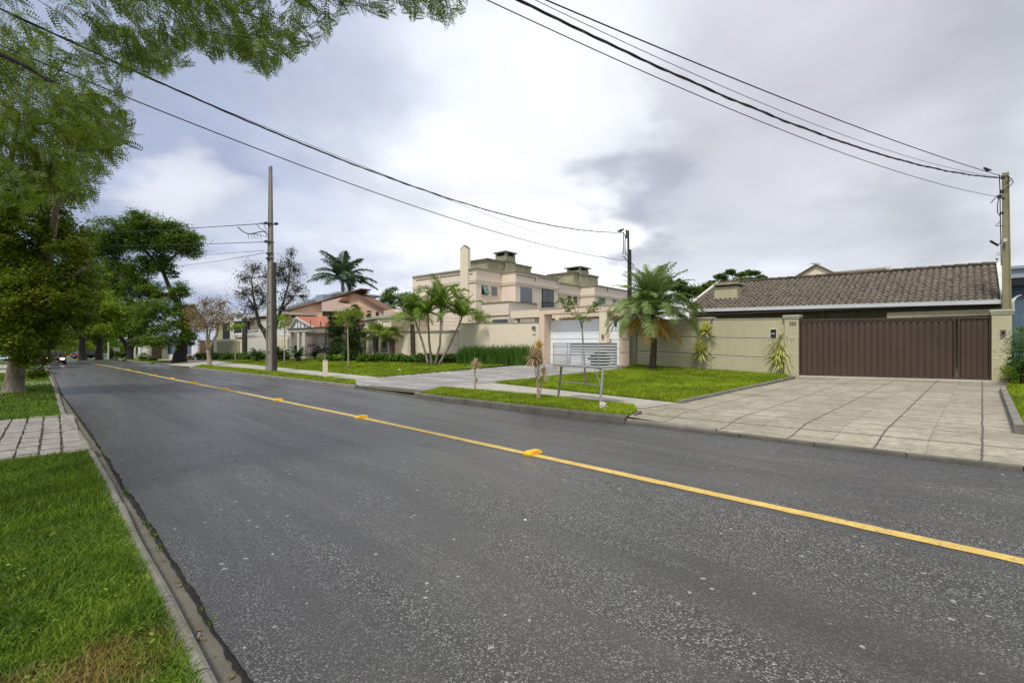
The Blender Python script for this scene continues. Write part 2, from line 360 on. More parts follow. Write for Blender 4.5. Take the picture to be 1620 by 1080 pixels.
M['stonedrive'] = paving('grey stone driveway', (.38, .36, .34), (.62, .59, .56), (.12, .11, .10), .42, 1.1, .05, .04, .8, .7, var=1.3)
M['stone'] = plain('pale paving stone', (.29, .265, .24), .8, .3, 9, 60, stain=.6, bmp=.5)
M['soil'] = plain('ground soil', (.10, .085, .05), .95, .3, 2, 30)
M['turf'] = plain('turf under the blades', (.06, .095, .012), .95, .35, 4, 60, bmp=.6)
M['grass'] = grassmat('verge grass', (.055, .135, .005), (.22, .34, .022))
M['lawn'] = grassmat('lawn grass', (.19, .30, .006), (.40, .50, .025), dry=False)
M['olive'] = plain('olive painted render', (.47, .44, .29), .8, .10, .7, 25, stain=.28, streak=.42)
M['olivedark'] = plain('house wall olive', (.36, .34, .22), .8, .07, .7, 25, stain=.2)
M['cap'] = plain('mossy pillar cap', (.42, .41, .33), .85, .2, 3, 40, stain=.8, bmp=.4)
M['groove'] = simple('groove shadow line', (.10, .09, .06), .9)
M['gate'] = plain('brown painted steel', (.070, .044, .031), .42, .16, 1.2, 80, stain=.2, streak=.35, bmp=.03, spec=.5)
M['gutterwhite'] = plain('white gutter', (.72, .74, .78), .4, .05, 1, 30, streak=.25, bmp=0)
M['tile'] = tilemat('weathered roof tile', (.038, .027, .019), (.092, .068, .046), (.14, .115, .08))
M['tilelip'] = plain('pale worn tile lip', (.36, .32, .25), .8, .4, 9, 50)
M['tile2'] = tilemat('old brown roof tile', (.22, .18, .12), (.38, .32, .22), (.40, .38, .30))
M['red'] = tilemat('terracotta roof tile', (.40, .13, .085), (.52, .20, .14), (.56, .28, .2))
M['beige'] = plain('pinkish beige render', (.76, .65, .54), .8, .05, .6, 25, stain=.10, streak=.16)
M['cream'] = plain('cream wall render', (.76, .67, .52), .8, .05, .6, 25, stain=.08, streak=.12)
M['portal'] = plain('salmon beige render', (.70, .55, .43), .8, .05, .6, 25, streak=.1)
M['capdark'] = plain('weathered dark coping', (.13, .12, .10), .9, .3, 3, 30, stain=.6)
M['capmid'] = plain('stained coping', (.32, .29, .22), .9, .25, 3, 30, stain=.6)
M['mossy'] = plain('greenish stained render', (.27, .27, .18), .85, .2, 1.4, 25, stain=.5)
M['white'] = plain('white painted metal', (.80, .84, .88), .45, .03, 1, 30, bmp=.02)
M['whitewall'] = plain('off white wall', (.62, .59, .52), .8, .08, 1, 25, stain=.2, streak=.2)
M['pink'] = plain('pink painted render', (.64, .42, .31), .85, .07, .8, 25, streak=.15)
M['pinkpale'] = plain('pale pink render', (.60, .45, .38), .85, .07, .8, 25, streak=.15)
M['greybrown'] = plain('greybrown render', (.27, .22, .19), .85, .1, .8, 25)
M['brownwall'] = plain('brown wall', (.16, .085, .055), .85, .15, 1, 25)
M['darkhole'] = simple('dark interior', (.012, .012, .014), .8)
M['metal'] = plain('grey galvanised metal', (.42, .42, .41), .45, .2, 4, 60, metal=.5, stain=.3, bmp=.05)
M['slat'] = plain('aluminium slat', (.52, .52, .51), .38, .12, 3, 60, metal=.35, stain=.25, bmp=.03)
M['rust'] = plain('rusty steel post', (.20, .15, .11), .7, .3, 6, 60, stain=.6)
M['darkmetal'] = simple('dark painted metal', (.03, .03, .03), .5, .3)
M['blackbag'] = simple('black plastic bag', (.012, .012, .015), .22)
M['concrete'] = plain('utility pole concrete', (.27, .25, .21), .85, .14, 1.2, 50, stain=.3, streak=.3, bmp=.3)
M['concretemoss'] = plain('mossy pole concrete', (.26, .235, .145), .85, .2, 1.2, 50, stain=.35, streak=.3, bmp=.3)
M['wood'] = plain('dark wooden pole', (.05, .045, .04), .85, .3, 3, 50)
M['cable'] = simple('black cable', (.012, .012, .013), .6)
M['glass'] = glass('window glass'); M['glassblue'] = glass('blue grey shutter', (.13, .15, .18), .35); M['glassgreen'] = glass('green pane', (.12, .2, .17), .1)
M['bark'] = barkmat('furrowed bark', (.09, .07, .05), (.30, .25, .19)); M['barkdark'] = barkmat('dark bark', (.018, .016, .013), (.06, .05, .04))
M['barkpale'] = barkmat('pale smooth bark', (.30, .24, .17), (.48, .40, .30), 2); M['palmtrunk'] = barkmat('fibrous palm trunk', (.04, .03, .022), (.13, .09, .06), 5)
M['palmring'] = barkmat('ringed palm stem', (.16, .13, .10), (.36, .30, .24), 4)
M['leafnear'] = leafmat('near pinnate leaf', (.06, .11, .006), (.18, .26, .018), (.035, .065, .006), .38, .5)
M['leaft'] = leafmat('street tree leaf', (.07, .12, .008), (.22, .31, .02), (.20, .20, .015), .35, .5, .5)
M['leafyellow'] = leafmat('yellow green leaf', (.14, .23, .012), (.32, .42, .03), (.08, .15, .012), .4, .5, .3)
M['leafdark'] = leafmat('dark green leaf', (.03, .07, .012), (.09, .16, .03), (.14, .22, .02), .25, .5, .25)
M['leafbig'] = leafmat('umbrella tree leaf', (.045, .10, .018), (.13, .22, .03), (.22, .32, .03), .3, .5, .25)
M['leafbrown'] = leafmat('rusty thin leaf', (.20, .13, .07), (.34, .25, .12), (.16, .17, .06), .3)
M['leafbloom'] = leafmat('grey dark twig leaf', (.035, .035, .03), (.09, .10, .07), (.10, .11, .03), .15, .6, .8)
M['palm'] = leafmat('palm leaflet', (.075, .14, .03), (.36, .44, .16), (.15, .24, .05), .25, .45, .9)
M['palmold'] = leafmat('old palm leaflet', (.42, .30, .06), (.70, .36, .08), (.34, .30, .07), .25)
M['royal'] = leafmat('royal palm leaflet', (.035, .075, .04), (.12, .19, .10), None, .2)
M['areca'] = leafmat('areca leaflet', (.08, .16, .018), (.28, .38, .045), (.05, .10, .018), .35, .45, 1.2)
M['fan'] = leafmat('fan palm leaf', (.12, .20, .02), (.30, .36, .04), (.07, .13, .02), .3)
M['cycad'] = leafmat('cycad leaflet', (.015, .05, .012), (.05, .12, .02), None, .15)
M['draco'] = leafmat('striped dracaena leaf', (.38, .42, .08), (.75, .74, .30), (.5, .5, .12), .3)
M['cordy'] = leafmat('pinkish cordyline leaf', (.42, .28, .20), (.72, .62, .46), (.45, .24, .17), .3)
M['hedge'] = leafmat('hedge leaf', (.035, .09, .008), (.10, .20, .018), (.13, .24, .02), .3, .5, 2)
M['hedgelight'] = leafmat('light shrub leaf', (.16, .24, .02), (.34, .42, .06), (.10, .18, .02), .35, .5, 2)
M['conifer'] = leafmat('conifer spray', (.015, .045, .010), (.045, .10, .016), (.10, .15, .02), .1, .6, 1.5)
M['tallgrass'] = leafmat('tall shrub blade', (.03, .09, .010), (.10, .20, .02), None, .3)
M['redcar'] = simple('dark red car paint', (.22, .02, .02), .25, .3); M['blackcar'] = simple('black car paint', (.015, .015, .018), .2, .3); M['silver'] = simple('silver car paint', (.45, .47, .5), .3, .5)
M['tyre'] = simple('tyre rubber', (.02, .02, .02), .8); M['rim'] = simple('wheel rim', (.4, .4, .42), .35, .8)
M['lamp'] = simple('lit headlamp', (1, .85, 1.0), .3, 0, 4); M['amber'] = simple('amber indicator', (.9, .4, .05), .3, 0, 2)
M['taillight'] = simple('red tail light', (.6, .02, .02), .3, 0, .6)
M['paper'] = plain('crumpled paper', (.62, .58, .48), .8, .15, 12, 40); M['feather'] = simple('dark feathers', (.03, .028, .028), .6)
M['bluewall'] = plain('blue grey wall', (.10, .15, .22), .8, .15, 1, 25, stain=.3); M['bluefascia'] = plain('grey blue fascia', (.30, .35, .42), .6, .06, 1, 25)
M['sign'] = plain('pale sign board', (.6, .62, .6), .6, .06, 2, 20); M['ink'] = simple('black numerals', (.02, .02, .02), .6)
# ---------------- ground, road, kerbs ----------------
def V2(p): return Vector((p[0], p[1]))
def region(name, poly, off, m, step=1.5, cat=None, **k):
    "a sheet over the outline poly (xy) that follows the ground"
    P = [V2(p) for p in poly]; xs = [p.x for p in P]; ys = [p.y for p in P]
    pts = list(P); nb = len(P); edges = [(i, (i+1) % nb) for i in range(nb)]
    if step:
        nx = min(60, int((max(xs)-min(xs))/step)); ny = min(60, int((max(ys)-min(ys))/step))
        for i in range(1, nx):
            for j in range(1, ny):
                pts.append(Vector((min(xs)+(max(xs)-min(xs))*i/nx, min(ys)+(max(ys)-min(ys))*j/ny)))
    vs, _, fs, *_ = delaunay_2d_cdt(pts, edges, [], 1, 1e-4)
    mb = MB()
    fs = [f if (vs[f[1]]-vs[f[0]]).cross(vs[f[2]]-vs[f[0]]) > 0 else tuple(reversed(f)) for f in fs]
    mb.add([(v.x, v.y, hz(v.x, v.y, off)) for v in vs], fs)
    return mb.build(name, m, kind=k.pop('kind', 'structure'), smooth=True, **k)
def px_poly(pts, off): return [G(x, y, off) for x, y in pts]
def lerp2(a, b, t): return V2(a)*(1-t)+V2(b)*t

# one ground sheet to the horizon
mb = MB(); N = 40
xs = [-400+800*i/N for i in range(N+1)]; ys = [-60+600*j/N for j in range(N+1)]
mb.add([(x, y, gz(x, y)-.10) for y in ys for x in xs], [(j*(N+1)+i, j*(N+1)+i+1, (j+1)*(N+1)+i+1, (j+1)*(N+1)+i) for j in range(N) for i in range(N)])
mb.build('ground', M['turf'], kind='structure')

kl_out = [G(x, y, 0) for x, y in ((340, 1078), (238, 884), (184, 778), (143, 709), (104, 655), (92, 620), (78, 590), (70, 578))]   # left kerb, road side foot
asp_l = [G(x, y, 0) for x, y in ((402, 1078), (277, 884), (204, 778), (162, 709), (98, 622), (84, 590), (76, 578))]
kr = [G(x, y, 0) for x, y in ((1620, 745), (1300, 708), (1000, 671), (820, 650), (700, 635), (548, 613), (430, 598.5), (282, 580.6), (222, 573.5))]   # right kerb foot
_s = lambda p: p[0]*DS.x+p[1]*DS.y
_n = lambda p: p[0]*DN.x+p[1]*DN.y
KN[1] = (_n(kr[7])-_n(kr[0]))/(_s(kr[7])-_s(kr[0])); KN[0] = _n(kr[0])-KN[1]*_s(kr[0])
_e = lambda px: _s(next(V2(a)+(V2(b)-V2(a))*((px-(CX+F*a.x/a.y))/((CX+F*b.x/b.y)-(CX+F*a.x/a.y))) for a, b in zip(kr[:-1], kr[1:]) if CX+F*b.x/b.y <= px <= CX+F*a.x/a.y))
RAMP += [(-60, _e(990)), (_e(652), _e(563)), (_e(298), _e(242))]
back_l = V2(asp_l[0])+(V2(asp_l[0])-V2(asp_l[2])).normalized()*30
back_k = V2(kl_out[0])+(V2(kl_out[0])-V2(kl_out[2])).normalized()*30
back_r = V2(kr[0])+(V2(kr[0])-V2(kr[3])).normalized()*30
far = DS*150
fr_r = V2(kr[-1])+DS*95; fr_l = fr_r-DN*9.5; fr_k = fr_r-DN*10
# jagged edge where the asphalt ends over the gutter
jag = [back_l]; L = [back_l]+[V2(p) for p in asp_l]
def resample(L, step):
    o = []
    for a, b in zip(L[:-1], L[1:]):
        n = max(1, int((b-a).length/step)); o += [a+(b-a)*i/n for i in range(n)]
    return o+[L[-1]]
js = resample([V2(p) for p in asp_l], .05)
jag = [back_l]; w = 0
for i, p in enumerate(js):
    w = w*.85+random.uniform(-.007, .007); jag.append(p+DN*w)
road_poly = jag+[fr_l, fr_r]+[V2(p) for p in reversed(kr)]+[back_r]
def flat(name, poly, off, m, **k):
    P = [Vector((p[0], p[1])) for p in poly]; n = len(P)
    return region(name, P, off, m, step=0, **k)
# the road is cut across so that it can bend over the crest
region('road', road_poly, 0, M['asphalt'], step=6)
gut = [back_k]+[V2(p) for p in kl_out]+[fr_k, fr_l+DN*.1]+[V2(p)+DN*.05 for p in reversed(asp_l)]+[back_l+DN*.1]
region('gutter', gut, -.028, M['gutter'], step=6)
seam = [p-DN*.03 for p in [back_l]+js]+[p+DN*.03 for p in reversed([back_l]+js)]
region('gutter_silt', [p+DN*random.uniform(-.008, .008) for p in seam[:len(seam)//2]]+seam[len(seam)//2:], -.020, M['seam'], step=0)

def kerb(name, line, w, h, m, side, jit=.006, piece=1.0, h0=-.06, ends=None):
    "kerb stones along a foot line; side = +1 when the kerb lies to the right of the road"
    mb = MB(); L = resample([V2(p) for p in line], piece)
    for i, (a, b) in enumerate(zip(L[:-1], L[1:])):
        d = (b-a).normalized(); n = Vector((-d.y, d.x)); n = n if n.dot(DN)*side > 0 else -n
        a2, b2 = a+d*.006, b-d*.006; j = random.uniform(-jit, jit); k = random.uniform(-jit, jit)
        prof = [(0, h0), (.012, h*.8), (.035, h), (w, h), (w, h0)]
        vs = []
        for p, jj in ((a2, j), (b2, k)):
            for (u, z) in prof: q = p+n*(u+jj); vs.append((q.x, q.y, gz(q.x, q.y)+z+(jj*.6 if z > 0 else 0)))
        m5 = 5; mb.add(vs, [(i_, (i_+1) % m5, m5+(i_+1) % m5, m5+i_) for i_ in range(m5)]+[(4, 3, 2, 1, 0), (5, 6, 7, 8, 9)])
    return mb.build(name, m, kind='structure')
lineL = [back_k]+[V2(p) for p in kl_out]+[fr_k]
kerb('kerb_left', lineL, .11, .075, M['kerb'], -1, .012, .62)
kr2 = [V2(p) for p in kr]
def kr_at(px):
    for a, b in zip(kr2[:-1], kr2[1:]):
        pa = CX+F*a.x/a.y; pb = CX+F*b.x/b.y
        if pb <= px <= pa: return ext(a, (b-a), px)
    return kr2[-1]
kerb('kerb_right', [kr_at(988), kr_at(900), kr_at(820), kr_at(700), kr_at(655)], .17, .13, M['kerbdark'], 1, .004, .9)
kerb('kerb_right', [kr_at(560), kr_at(430), kr_at(300)], .16, .12, M['kerb'], 1, .005, .9)
kerb('kerb_right', [kr_at(240), kr2[-1], fr_r], .16, .12, M['kerb'], 1, .005, 2.0)
kerb('kerb_dropped', [back_r, kr2[0], kr_at(988)], .10, .045, M['kerbdark'], 1, .004, .9)
kerb('kerb_ramp', [kr_at(1130)+DN*.03, kr_at(1000)+DN*.03, kr_at(989)+DN*.03], .10, .082, M['kerb'], 1, .001, .9)
kerb('kerb_dropped', [kr_at(655), kr_at(560)], .10, .045, M['kerbdark'], 1, .004, .9)
kerb('kerb_dropped', [kr_at(300), kr_at(240)], .10, .045, M['kerbdark'], 1, .004, .9)

# right side: one pavement slab under everything, rising to the house fronts
far_r = fr_r+DN*60
slabp = [p+DN*.09 for p in [back_r]+kr2+[fr_r]]+[far_r, Vector((80, 60)), Vector((60, -20))]
# pavement base follows the lot rise
region('pavement', slabp, .075, M['soil'], step=2.2)
def sheet(name, pts, lift, m, step=.8, poly=None, **k): return region(name, poly or px_poly(pts, .12), .12+lift, m, step, **k)
o5 = kr2
# tile driveway of the low house (right)
kf = lambda px, d=.10: kr_at(px)+DN*d
drv = [kf(984), kf(1150), kf(1300), kf(1500), kr2[0]+DN*.10, back_r+DN*.1+DS*22, G(1660, 715, .12), G(1611, 681, .12), G(1587, 618, .12), wl(1600, .1), wl(1255, .1), G(1258, 599, .12), G(1075, 638, .12), G(1006, 642, .12)]
def r_(name, poly, lift, m, step=.8): return region(name, poly, .12+lift, m, step)
# the drop from slab to the gutter
r_('driveway', drv, -.004, M['slab'], .42)
# pale footway in front of the lawns
r_('footway', [G(1016, 645.5, .12), G(1076, 637.6, .12), G(780, 605.5, .12), G(700, 612.5, .12), G(860, 626, .12)], .004, M['walk'], 1)
r_('stone_driveway', [kf(655), kf(560), G(560, 601, .12), G(600, 596.5, .12), G(862, 574, .12), wl(866, .2), wl(985, .2), G(985, 583, .12), G(940, 590, .12), G(782, 605, .12), G(700, 612.5, .12)], 0, M['stonedrive'], .9)
r_('footway', [G(560, 601, .12), G(600, 596.5, .12), G(345, 571.5, .12), G(318, 576, .12)], .004, M['walk'], 1)
r_('footway', [kf(300), kf(240), G(200, 569, .12), G(230, 563.5, .12), G(300, 561.5, .12), G(470, 562.5, .12), G(500, 566, .12), G(345, 572, .12), G(318, 577, .12)], 0, M['walk'], 2)
# low lawn edging stones
def edging(name, a, b, w, h, m):
    mb = MB(); L = resample([V2(a), V2(b)], .8)
    for p, q in zip(L[:-1], L[1:]):
        d = (q-p).normalized(); n = Vector((-d.y, d.x))*w/2; q = q-d*.01
        f = [p-n, q-n, q+n, p+n]; mb.prism(f, [hz(x.x, x.y, .12)-.05 for x in f], [hz(x.x, x.y, .12)+h+random.uniform(-.006, .006) for x in f])
    mb.build(name, m, kind='structure')
edging('lawn_edging', G(1075, 638, .12), G(1256, 598, .12), .09, .06, M['kerb'])
edging('lawn_edging', G(1586, 618, .12), G(1613, 686, .12), .10, .12, M['kerb'])
edging('lawn_edging', kr_at(985)+DN*.12, G(1011, 651, .12), .11, .02, M['kerbdark'])

# yellow centre line and its studs
yl = [G(x, y, 0) for x, y in ((1620, 888), (840, 718.6), (572, 660.5), (440, 633), (355, 615.5), (270, 599), (202, 585), (144, 574))]
yl = [V2(p) for p in yl]; yl = [yl[0]+(yl[0]-yl[1]).normalized()*12]+yl
yr = resample(yl, .12)
ed = [p+DN*(.064+random.uniform(-.005, .005)) for p in yr]+[p-DN*(.064+random.uniform(-.005, .005)) for p in reversed(yr)]
region('road_marking', ed, .004, M['yellow'], step=0)
def stud_at(p, label):
    z = gz(*p)
    t = thing('road_stud', label, 'road stud', (p.x, p.y, z), 'yellow studs along the centre line')
    mb = MB(); u = DN*.12; v = DS*.065; a = DN*.085; b = DS*.038
    def q(c, zz): return (p.x+c.x, p.y+c.y, z+zz)
    mb.hexa([q(-u-v, 0), q(u-v, 0), q(u+v, 0), q(-u+v, 0)], [q(-u-v, .022), q(u-v, .022), q(u+v, .022), q(-u+v, .022)])
    mb.hexa([q(-u-v, .0225), q(u-v, .0225), q(u+v, .0225), q(-u+v, .0225)], [q(-a-b, .055), q(a-b, .055), q(a+b, .055), q(-a+b, .055)])
    mb.build('body', M['stud'], t)
    rb = MB()
    e = .003
    def f(c, zz, s): c = c-DS*.0*s; return (p.x+c.x, p.y+c.y, z+zz)
    lo, hi = -DN*.075-DS*(.0648+e), -DN*.066-DS*(.042+e)
    rb.hexa([f(-DN*.07-DS*.0612, .029, 1), f(DN*.07-DS*.0612, .029, 1), f(DN*.07-DS*.055, .029, 1), f(-DN*.07-DS*.055, .029, 1)],
            [f(-DN*.062-DS*.0505, .044, 1), f(DN*.062-DS*.0505, .044, 1), f(DN*.062-DS*.044, .044, 1), f(-DN*.062-DS*.044, .044, 1)])
    rb.build('reflector', M['reflector'], t)
st_px = ((843, 718, 'nearest'), (572, 661, 'second nearest'), (440, 633, 'third'), (356, 616, 'fourth'), (306, 606, 'fifth'), (271, 599, 'sixth'), (243, 594, 'seventh'), (220, 589, 'eighth'), (202, 585, 'farthest'))
for x, y, w_ in st_px:
    stud_at(V2(G(x, y, 0)), f'{w_} yellow plastic stud on the road centre line, counted from the camera')

# left verge: earth shelf, stone crossing, footpath
kin = [p-DN*.11 for p in lineL[:-1]]
def kin_at(px):
    for a, b in zip(kin[:-1], kin[1:]):
        if b.y > 0.3:
            pa = CX+F*a.x/a.y if a.y > .1 else 9e9; pb = CX+F*b.x/b.y
            if pb <= px <= pa: return ext(a, b-a, px)
region('verge_bed', kin+[kin[-1]+DS*60, Vector((-120, 60)), Vector((-30, -25))], .03, M['soil'], step=5)
XL = Vector((-14, 0))
pa, pb = kin_at(133), kin_at(98)      # crossing between these
la, lb = pa-DN*9, pb-DN*9
v1 = [Vector((kin[0].x, kin[0].y)), *[p for p in kin[1:] if (p-pa).dot(DS) < 0], pa, la, la-DS*20]
v2 = [pb, *[p for p in kin if (p-pb).dot(DS) > 0 and (p-pb).dot(DS) < 60], kin[-1]+DS*30-DN*.5, kin[-1]+DS*30-DN*20, lb-DN*6]
g1 = region('verge_turf', v1, .062, M['turf'], step=2); g2 = region('verge_turf', v2, .062, M['turf'], step=3)
# stones
mb = MB(); wst = .235; n_ = 34
Lx = (pb-pa).length; base0 = pa; ds = (pb-pa).normalized()
for i in range(n_):
    x0 = .12+i*wst*-1; y = -.05; 
    while y < Lx+.02:
        ln = random.uniform(.20, .40); w2 = wst-random.uniform(.004, .02)
        if i < 0: w2 = .1
        c = pa+DS*(y+ln/2)+DN*(.02-i*wst-wst/2+random.uniform(-.008, .008)); th = ANG+random.uniform(-.03, .03)
        zt = gz(c.x, c.y)+.078+random.uniform(-.006, .006); a, b = ln/2-.013, w2/2
        cs, sn = math.cos(th), math.sin(th); q = []
        for (sx, sy) in ((-1, -1), (1, -1), (1, 1), (-1, 1)):
            X = sx*a*random.uniform(.92, 1.0); Y = sy*b*random.uniform(.90, 1.0); q.append(Vector((c.x+X*cs-Y*sn, c.y+X*sn+Y*cs)))
        t_ = [c+(k-c)*.955 for k in q]; zs = [zt+random.uniform(-.003, .003) for _ in q]
        mb.hexa([(k.x, k.y, zt-.06) for k in q], [(k.x, k.y, z) for k, z in zip(t_, zs)])
        y += ln
mb.build('stone_paving', M['stone'], kind='structure')
region('paving_joint_soil', [pa+DN*.14, pb+DN*.14, lb, la], .045, M['soil'], step=2)
p0 = G(82, 601.5, .08); q0 = G(78, 607.5, .08)
region('left_footway', [p0, q0, V2(q0)-DN*25, V2(p0)-DN*25], .080, M['walk'], 3)
p0 = G(20, 592, .08); q0 = G(30, 584, .08)
region('left_footway', [G(-60, 593, .08), G(20, 592, .08), G(40, 577, .08), G(-60, 575, .08)], .080, M['walk'], 3)

# ---------------- grass blades ----------------
def inpoly(X, Y, poly):
    c = np.zeros(len(X), bool); n = len(poly)
    for i in range(n):
        a, b = poly[i], poly[(i+1) % n]
        if a[1] == b[1]: continue
        k = ((a[1] > Y) != (b[1] > Y)) & (X < (b[0]-a[0])*(Y-a[1])/(b[1]-a[1])+a[0]); c ^= k
    return c
def blades(name, poly, off, dens, h, w, m, label, dmin=0, dmax=1e9, view=True, flat_=.6):
    P = np.array([(p[0], p[1]) for p in poly]); lo = P.min(0); hi = P.max(0); e_ = dmax*1.02; lo = np.maximum(lo, (-e_, .3)); hi = np.minimum(hi, (e_, e_)); area = (hi-lo).prod(); n = int(area*dens)
    n = min(n, 1500000)
    X = rng.uniform(lo[0], hi[0], n); Y = rng.uniform(lo[1], hi[1], n); D = np.hypot(X, Y)
    k = inpoly(X, Y, [tuple(p) for p in P]) & (D >= dmin) & (D < dmax)
    if view: k &= (Y > .4) & (X > -1.12*Y-.4) & (X < 1.12*Y+.4)
    X, Y = X[k], Y[k]; n = len(X)
    if n == 0: return None
    Z = np.array([hz(x, y, off) for x, y in zip(X, Y)]) if off > .1 else .0143*X+.0018*Y+off
    a = rng.uniform(0, 2*np.pi, n); hh = h*rng.uniform(.45, 1.25, n); le = hh*rng.uniform(.1, flat_*1.6, n); b = rng.uniform(0, 2*np.pi, n)
    ww = w*rng.uniform(.6, 1.3, n)
    sx, sy = np.cos(a)*ww/2, np.sin(a)*ww/2; lx, ly = np.cos(b)*le, np.sin(b)*le
    def pt(s, f, lean, z): return np.stack([X+s*sx*f+lx*lean, Y+s*sy*f+ly*lean, Z+hh*z], 1)
    V = np.stack([pt(-1, 1, 0, -.05), pt(1, 1, 0, -.05), pt(-1, .8, .35, .6), pt(1, .8, .35, .6), pt(-1, .1, 1, .98), pt(1, .1, 1, .98)], 1).reshape(-1, 3)
    i = np.arange(n)[:, None]*6
    Q = np.concatenate([i+np.array([[0, 1, 3, 2]]), i+np.array([[2, 3, 5, 4]])], 0)
    return npmesh(name, V, Q, m, label=label, cat='grass', kind='stuff')
v1g = [p+DN*.035 for p in v1]
blades('verge_grass', v1g, .06, 17000, .050, .0065, M['grass'], 'bright grass of the near left verge with a dried brown patch', 0, 5.2, flat_=.9)
blades('verge_grass', v1g, .06, 6000, .055, .008, M['grass'], 'grass of the left verge just before the stone crossing', 5.2, 12)
blades('verge_grass', v2, .06, 1500, .06, .012, M['grass'], 'grass around the foot of the big roadside tree', 0, 15)
blades('verge_grass', v2, .06, 260, .07, .025, M['grass'], 'sunny grass of the far left verge beyond the tree', 15, 45)
# right side lawns
stripA = [kr_at(985)+DN*.17, kr_at(900)+DN*.17, kr_at(820)+DN*.17, kr_at(700)+DN*.17, kr_at(660)+DN*.17, G(700, 613.5, .12), G(860, 627, .12), G(1003, 642.5, .12), G(1008, 651, .12)]
stripB = [kr_at(556)+DN*.16, kr_at(430)+DN*.16, kr_at(302)+DN*.16, G(320, 577, .12), G(430, 587, .12), G(562, 601.5, .12)]
lawnA = [G(782, 605.5, .12), G(930, 621, .12), G(1074, 637, .12), G(1160, 618, .12), G(1252, 598.5, .12), wl(1245, -.05), wl(1120, -.05), wl(1000, -.05), G(985, 584.5, .12), G(940, 590, .12), G(860, 597, .12)]
lawnB = [G(600, 596.3, .12), G(345, 571.8, .12), G(400, 567.5, .12), G(520, 567, .12), G(570, 569, .12), wl(640, -.3), wl(850, -.1), G(866, 573, .12)]
lawnC = [kr_at(236)+DN*.16, kr2[-1]+DN*.16, fr_r-DS*70+DN*.16, G(182, 566.5, .12), G(282, 571, .12)]
lawnD = [G(1590, 617, .12), G(1616, 686, .12), V2(G(1616, 686, .12))-DS*9, wl(1603, 0)+DW*9, wl(1603, 0)]
drvs = V2(G(1700, 690, .12))
region('verge_turf', stripA, .125, M['turf'], 1); region('verge_turf', stripB, .125, M['turf'], 1)
region('lawn_turf', lawnA, .130, M['turf'], .8); region('lawn_turf', lawnB, .130, M['turf'], 1); region('lawn_turf', lawnC, .130, M['turf'], 2); region('lawn_turf', lawnD, .16, M['turf'], 1)
blades('lawn_grass', stripA, .125, 3600, .07, .010, M['lawn'], 'narrow grass strip under the metal rubbish rack')
blades('lawn_grass', stripB, .125, 420, .07, .022, M['lawn'], 'narrow grass strip around the concrete utility pole')
blades('lawn_grass', lawnA, .13, 1800, .075, .014, M['lawn'], 'lawn sloping up to the olive wall and short palm')
blades('lawn_grass', lawnB, .135, 300, .06, .03, M['lawn'], 'wide lawn before the cream walls and clump of palms')
blades('lawn_grass', lawnC, .13, 90, .08, .05, M['lawn'], 'far lawn under the broad dark tree')
blades('lawn_grass', lawnD, .16, 1200, .06, .012, M['lawn'], 'lawn corner at the right edge beside the driveway')
# ---------------- buildings and walls along the right side ----------------
def basez(p, o=-.6): return gz(p[0], p[1])+o
def wbox(mb, pa, pb, k0, k1, z0, z1):
    "box between columns pa, pb on the wall line, from k0 to k1 behind it; z may be (left, right)"
    A, B = wl(pa, k0), wl(pb, k0); A2 = A+NW*(k1-k0); B2 = B+NW*(k1-k0)
    z0 = z0 if isinstance(z0, tuple) else (z0, z0); z1 = z1 if isinstance(z1, tuple) else (z1, z1)
    mb.prism([A, B, B2, A2], [z0[0], z0[1], z0[1], z0[0]], [z1[0], z1[1], z1[1], z1[0]]); return mb
def zp(px, py, k=0): return zof(wl(px, k), py)
def base_at(px, k=0): p = wl(px, k); return Vector((p.x, p.y, hz(p.x, p.y, .12)))
ROTW = math.atan2(DW.y, DW.x)
def text_at(s, p, size, rz, m, name, parent, ext_=.006):
    c = bpy.data.curves.new(name, 'FONT'); c.body = s; c.size = size; c.extrude = ext_; c.align_x = 'CENTER'; c.materials.append(m)
    o = bpy.data.objects.new(name, c); COL.objects.link(o); o.rotation_euler = (R(90), 0, rz)
    o.parent = parent; o.location = Vector(p)-ORG[parent.name]; return o

# --- olive perimeter wall of the low house
t = thing('garden_wall', 'olive rendered garden wall with horizontal grooves left of the brown gate', 'wall', base_at(1120))
mb = MB(); wbox(mb, 999, 1240.5, 0, .16, (-.3, -.3), (zp(999, 507), zp(1240.5, 504.2)))
mb.build('wall_face', M['olive'], t)
mb = MB()
for (ya, yb) in ((530.5, 535), (553.5, 566.2)):
    for (a, b) in ((1008, 1103), (1124.5, 1239.8)):
        f = lambda x: ya+(yb-ya)*(x-999)/241
        wbox(mb, a, b, -.004, .02, (zp(a, f(a)+1.1), zp(b, f(b)+1.1)), (zp(a, f(a)), zp(b, f(b))))
mb.build('groove', M['groove'], t)
mb = MB()
for (ya, yb) in ((532.2, 536.6), (555.2, 567.9)):
    for (a, b) in ((1008, 1103), (1124.5, 1239.8)):
        f = lambda x: ya+(yb-ya)*(x-999)/241
        wbox(mb, a, b, -.007, .02, (zp(a, f(a)+1.0), zp(b, f(b)+1.0)), (zp(a, f(a)-.3), zp(b, f(b)-.3)))
mb.build('ledge', M['whitewall'], t)
mb = MB(); wbox(mb, 1008, 1103, -.02, .18, (zp(1008, 507), zp(1103, 506)), (zp(1008, 505.5), zp(1103, 504.5)))
wbox(mb, 1124.5, 1239.5, -.02, .18, (zp(1124.5, 505.5), zp(1240, 504.6)), (zp(1124.5, 504.3), zp(1240, 503)))
mb.build('coping', M['cap'], t)
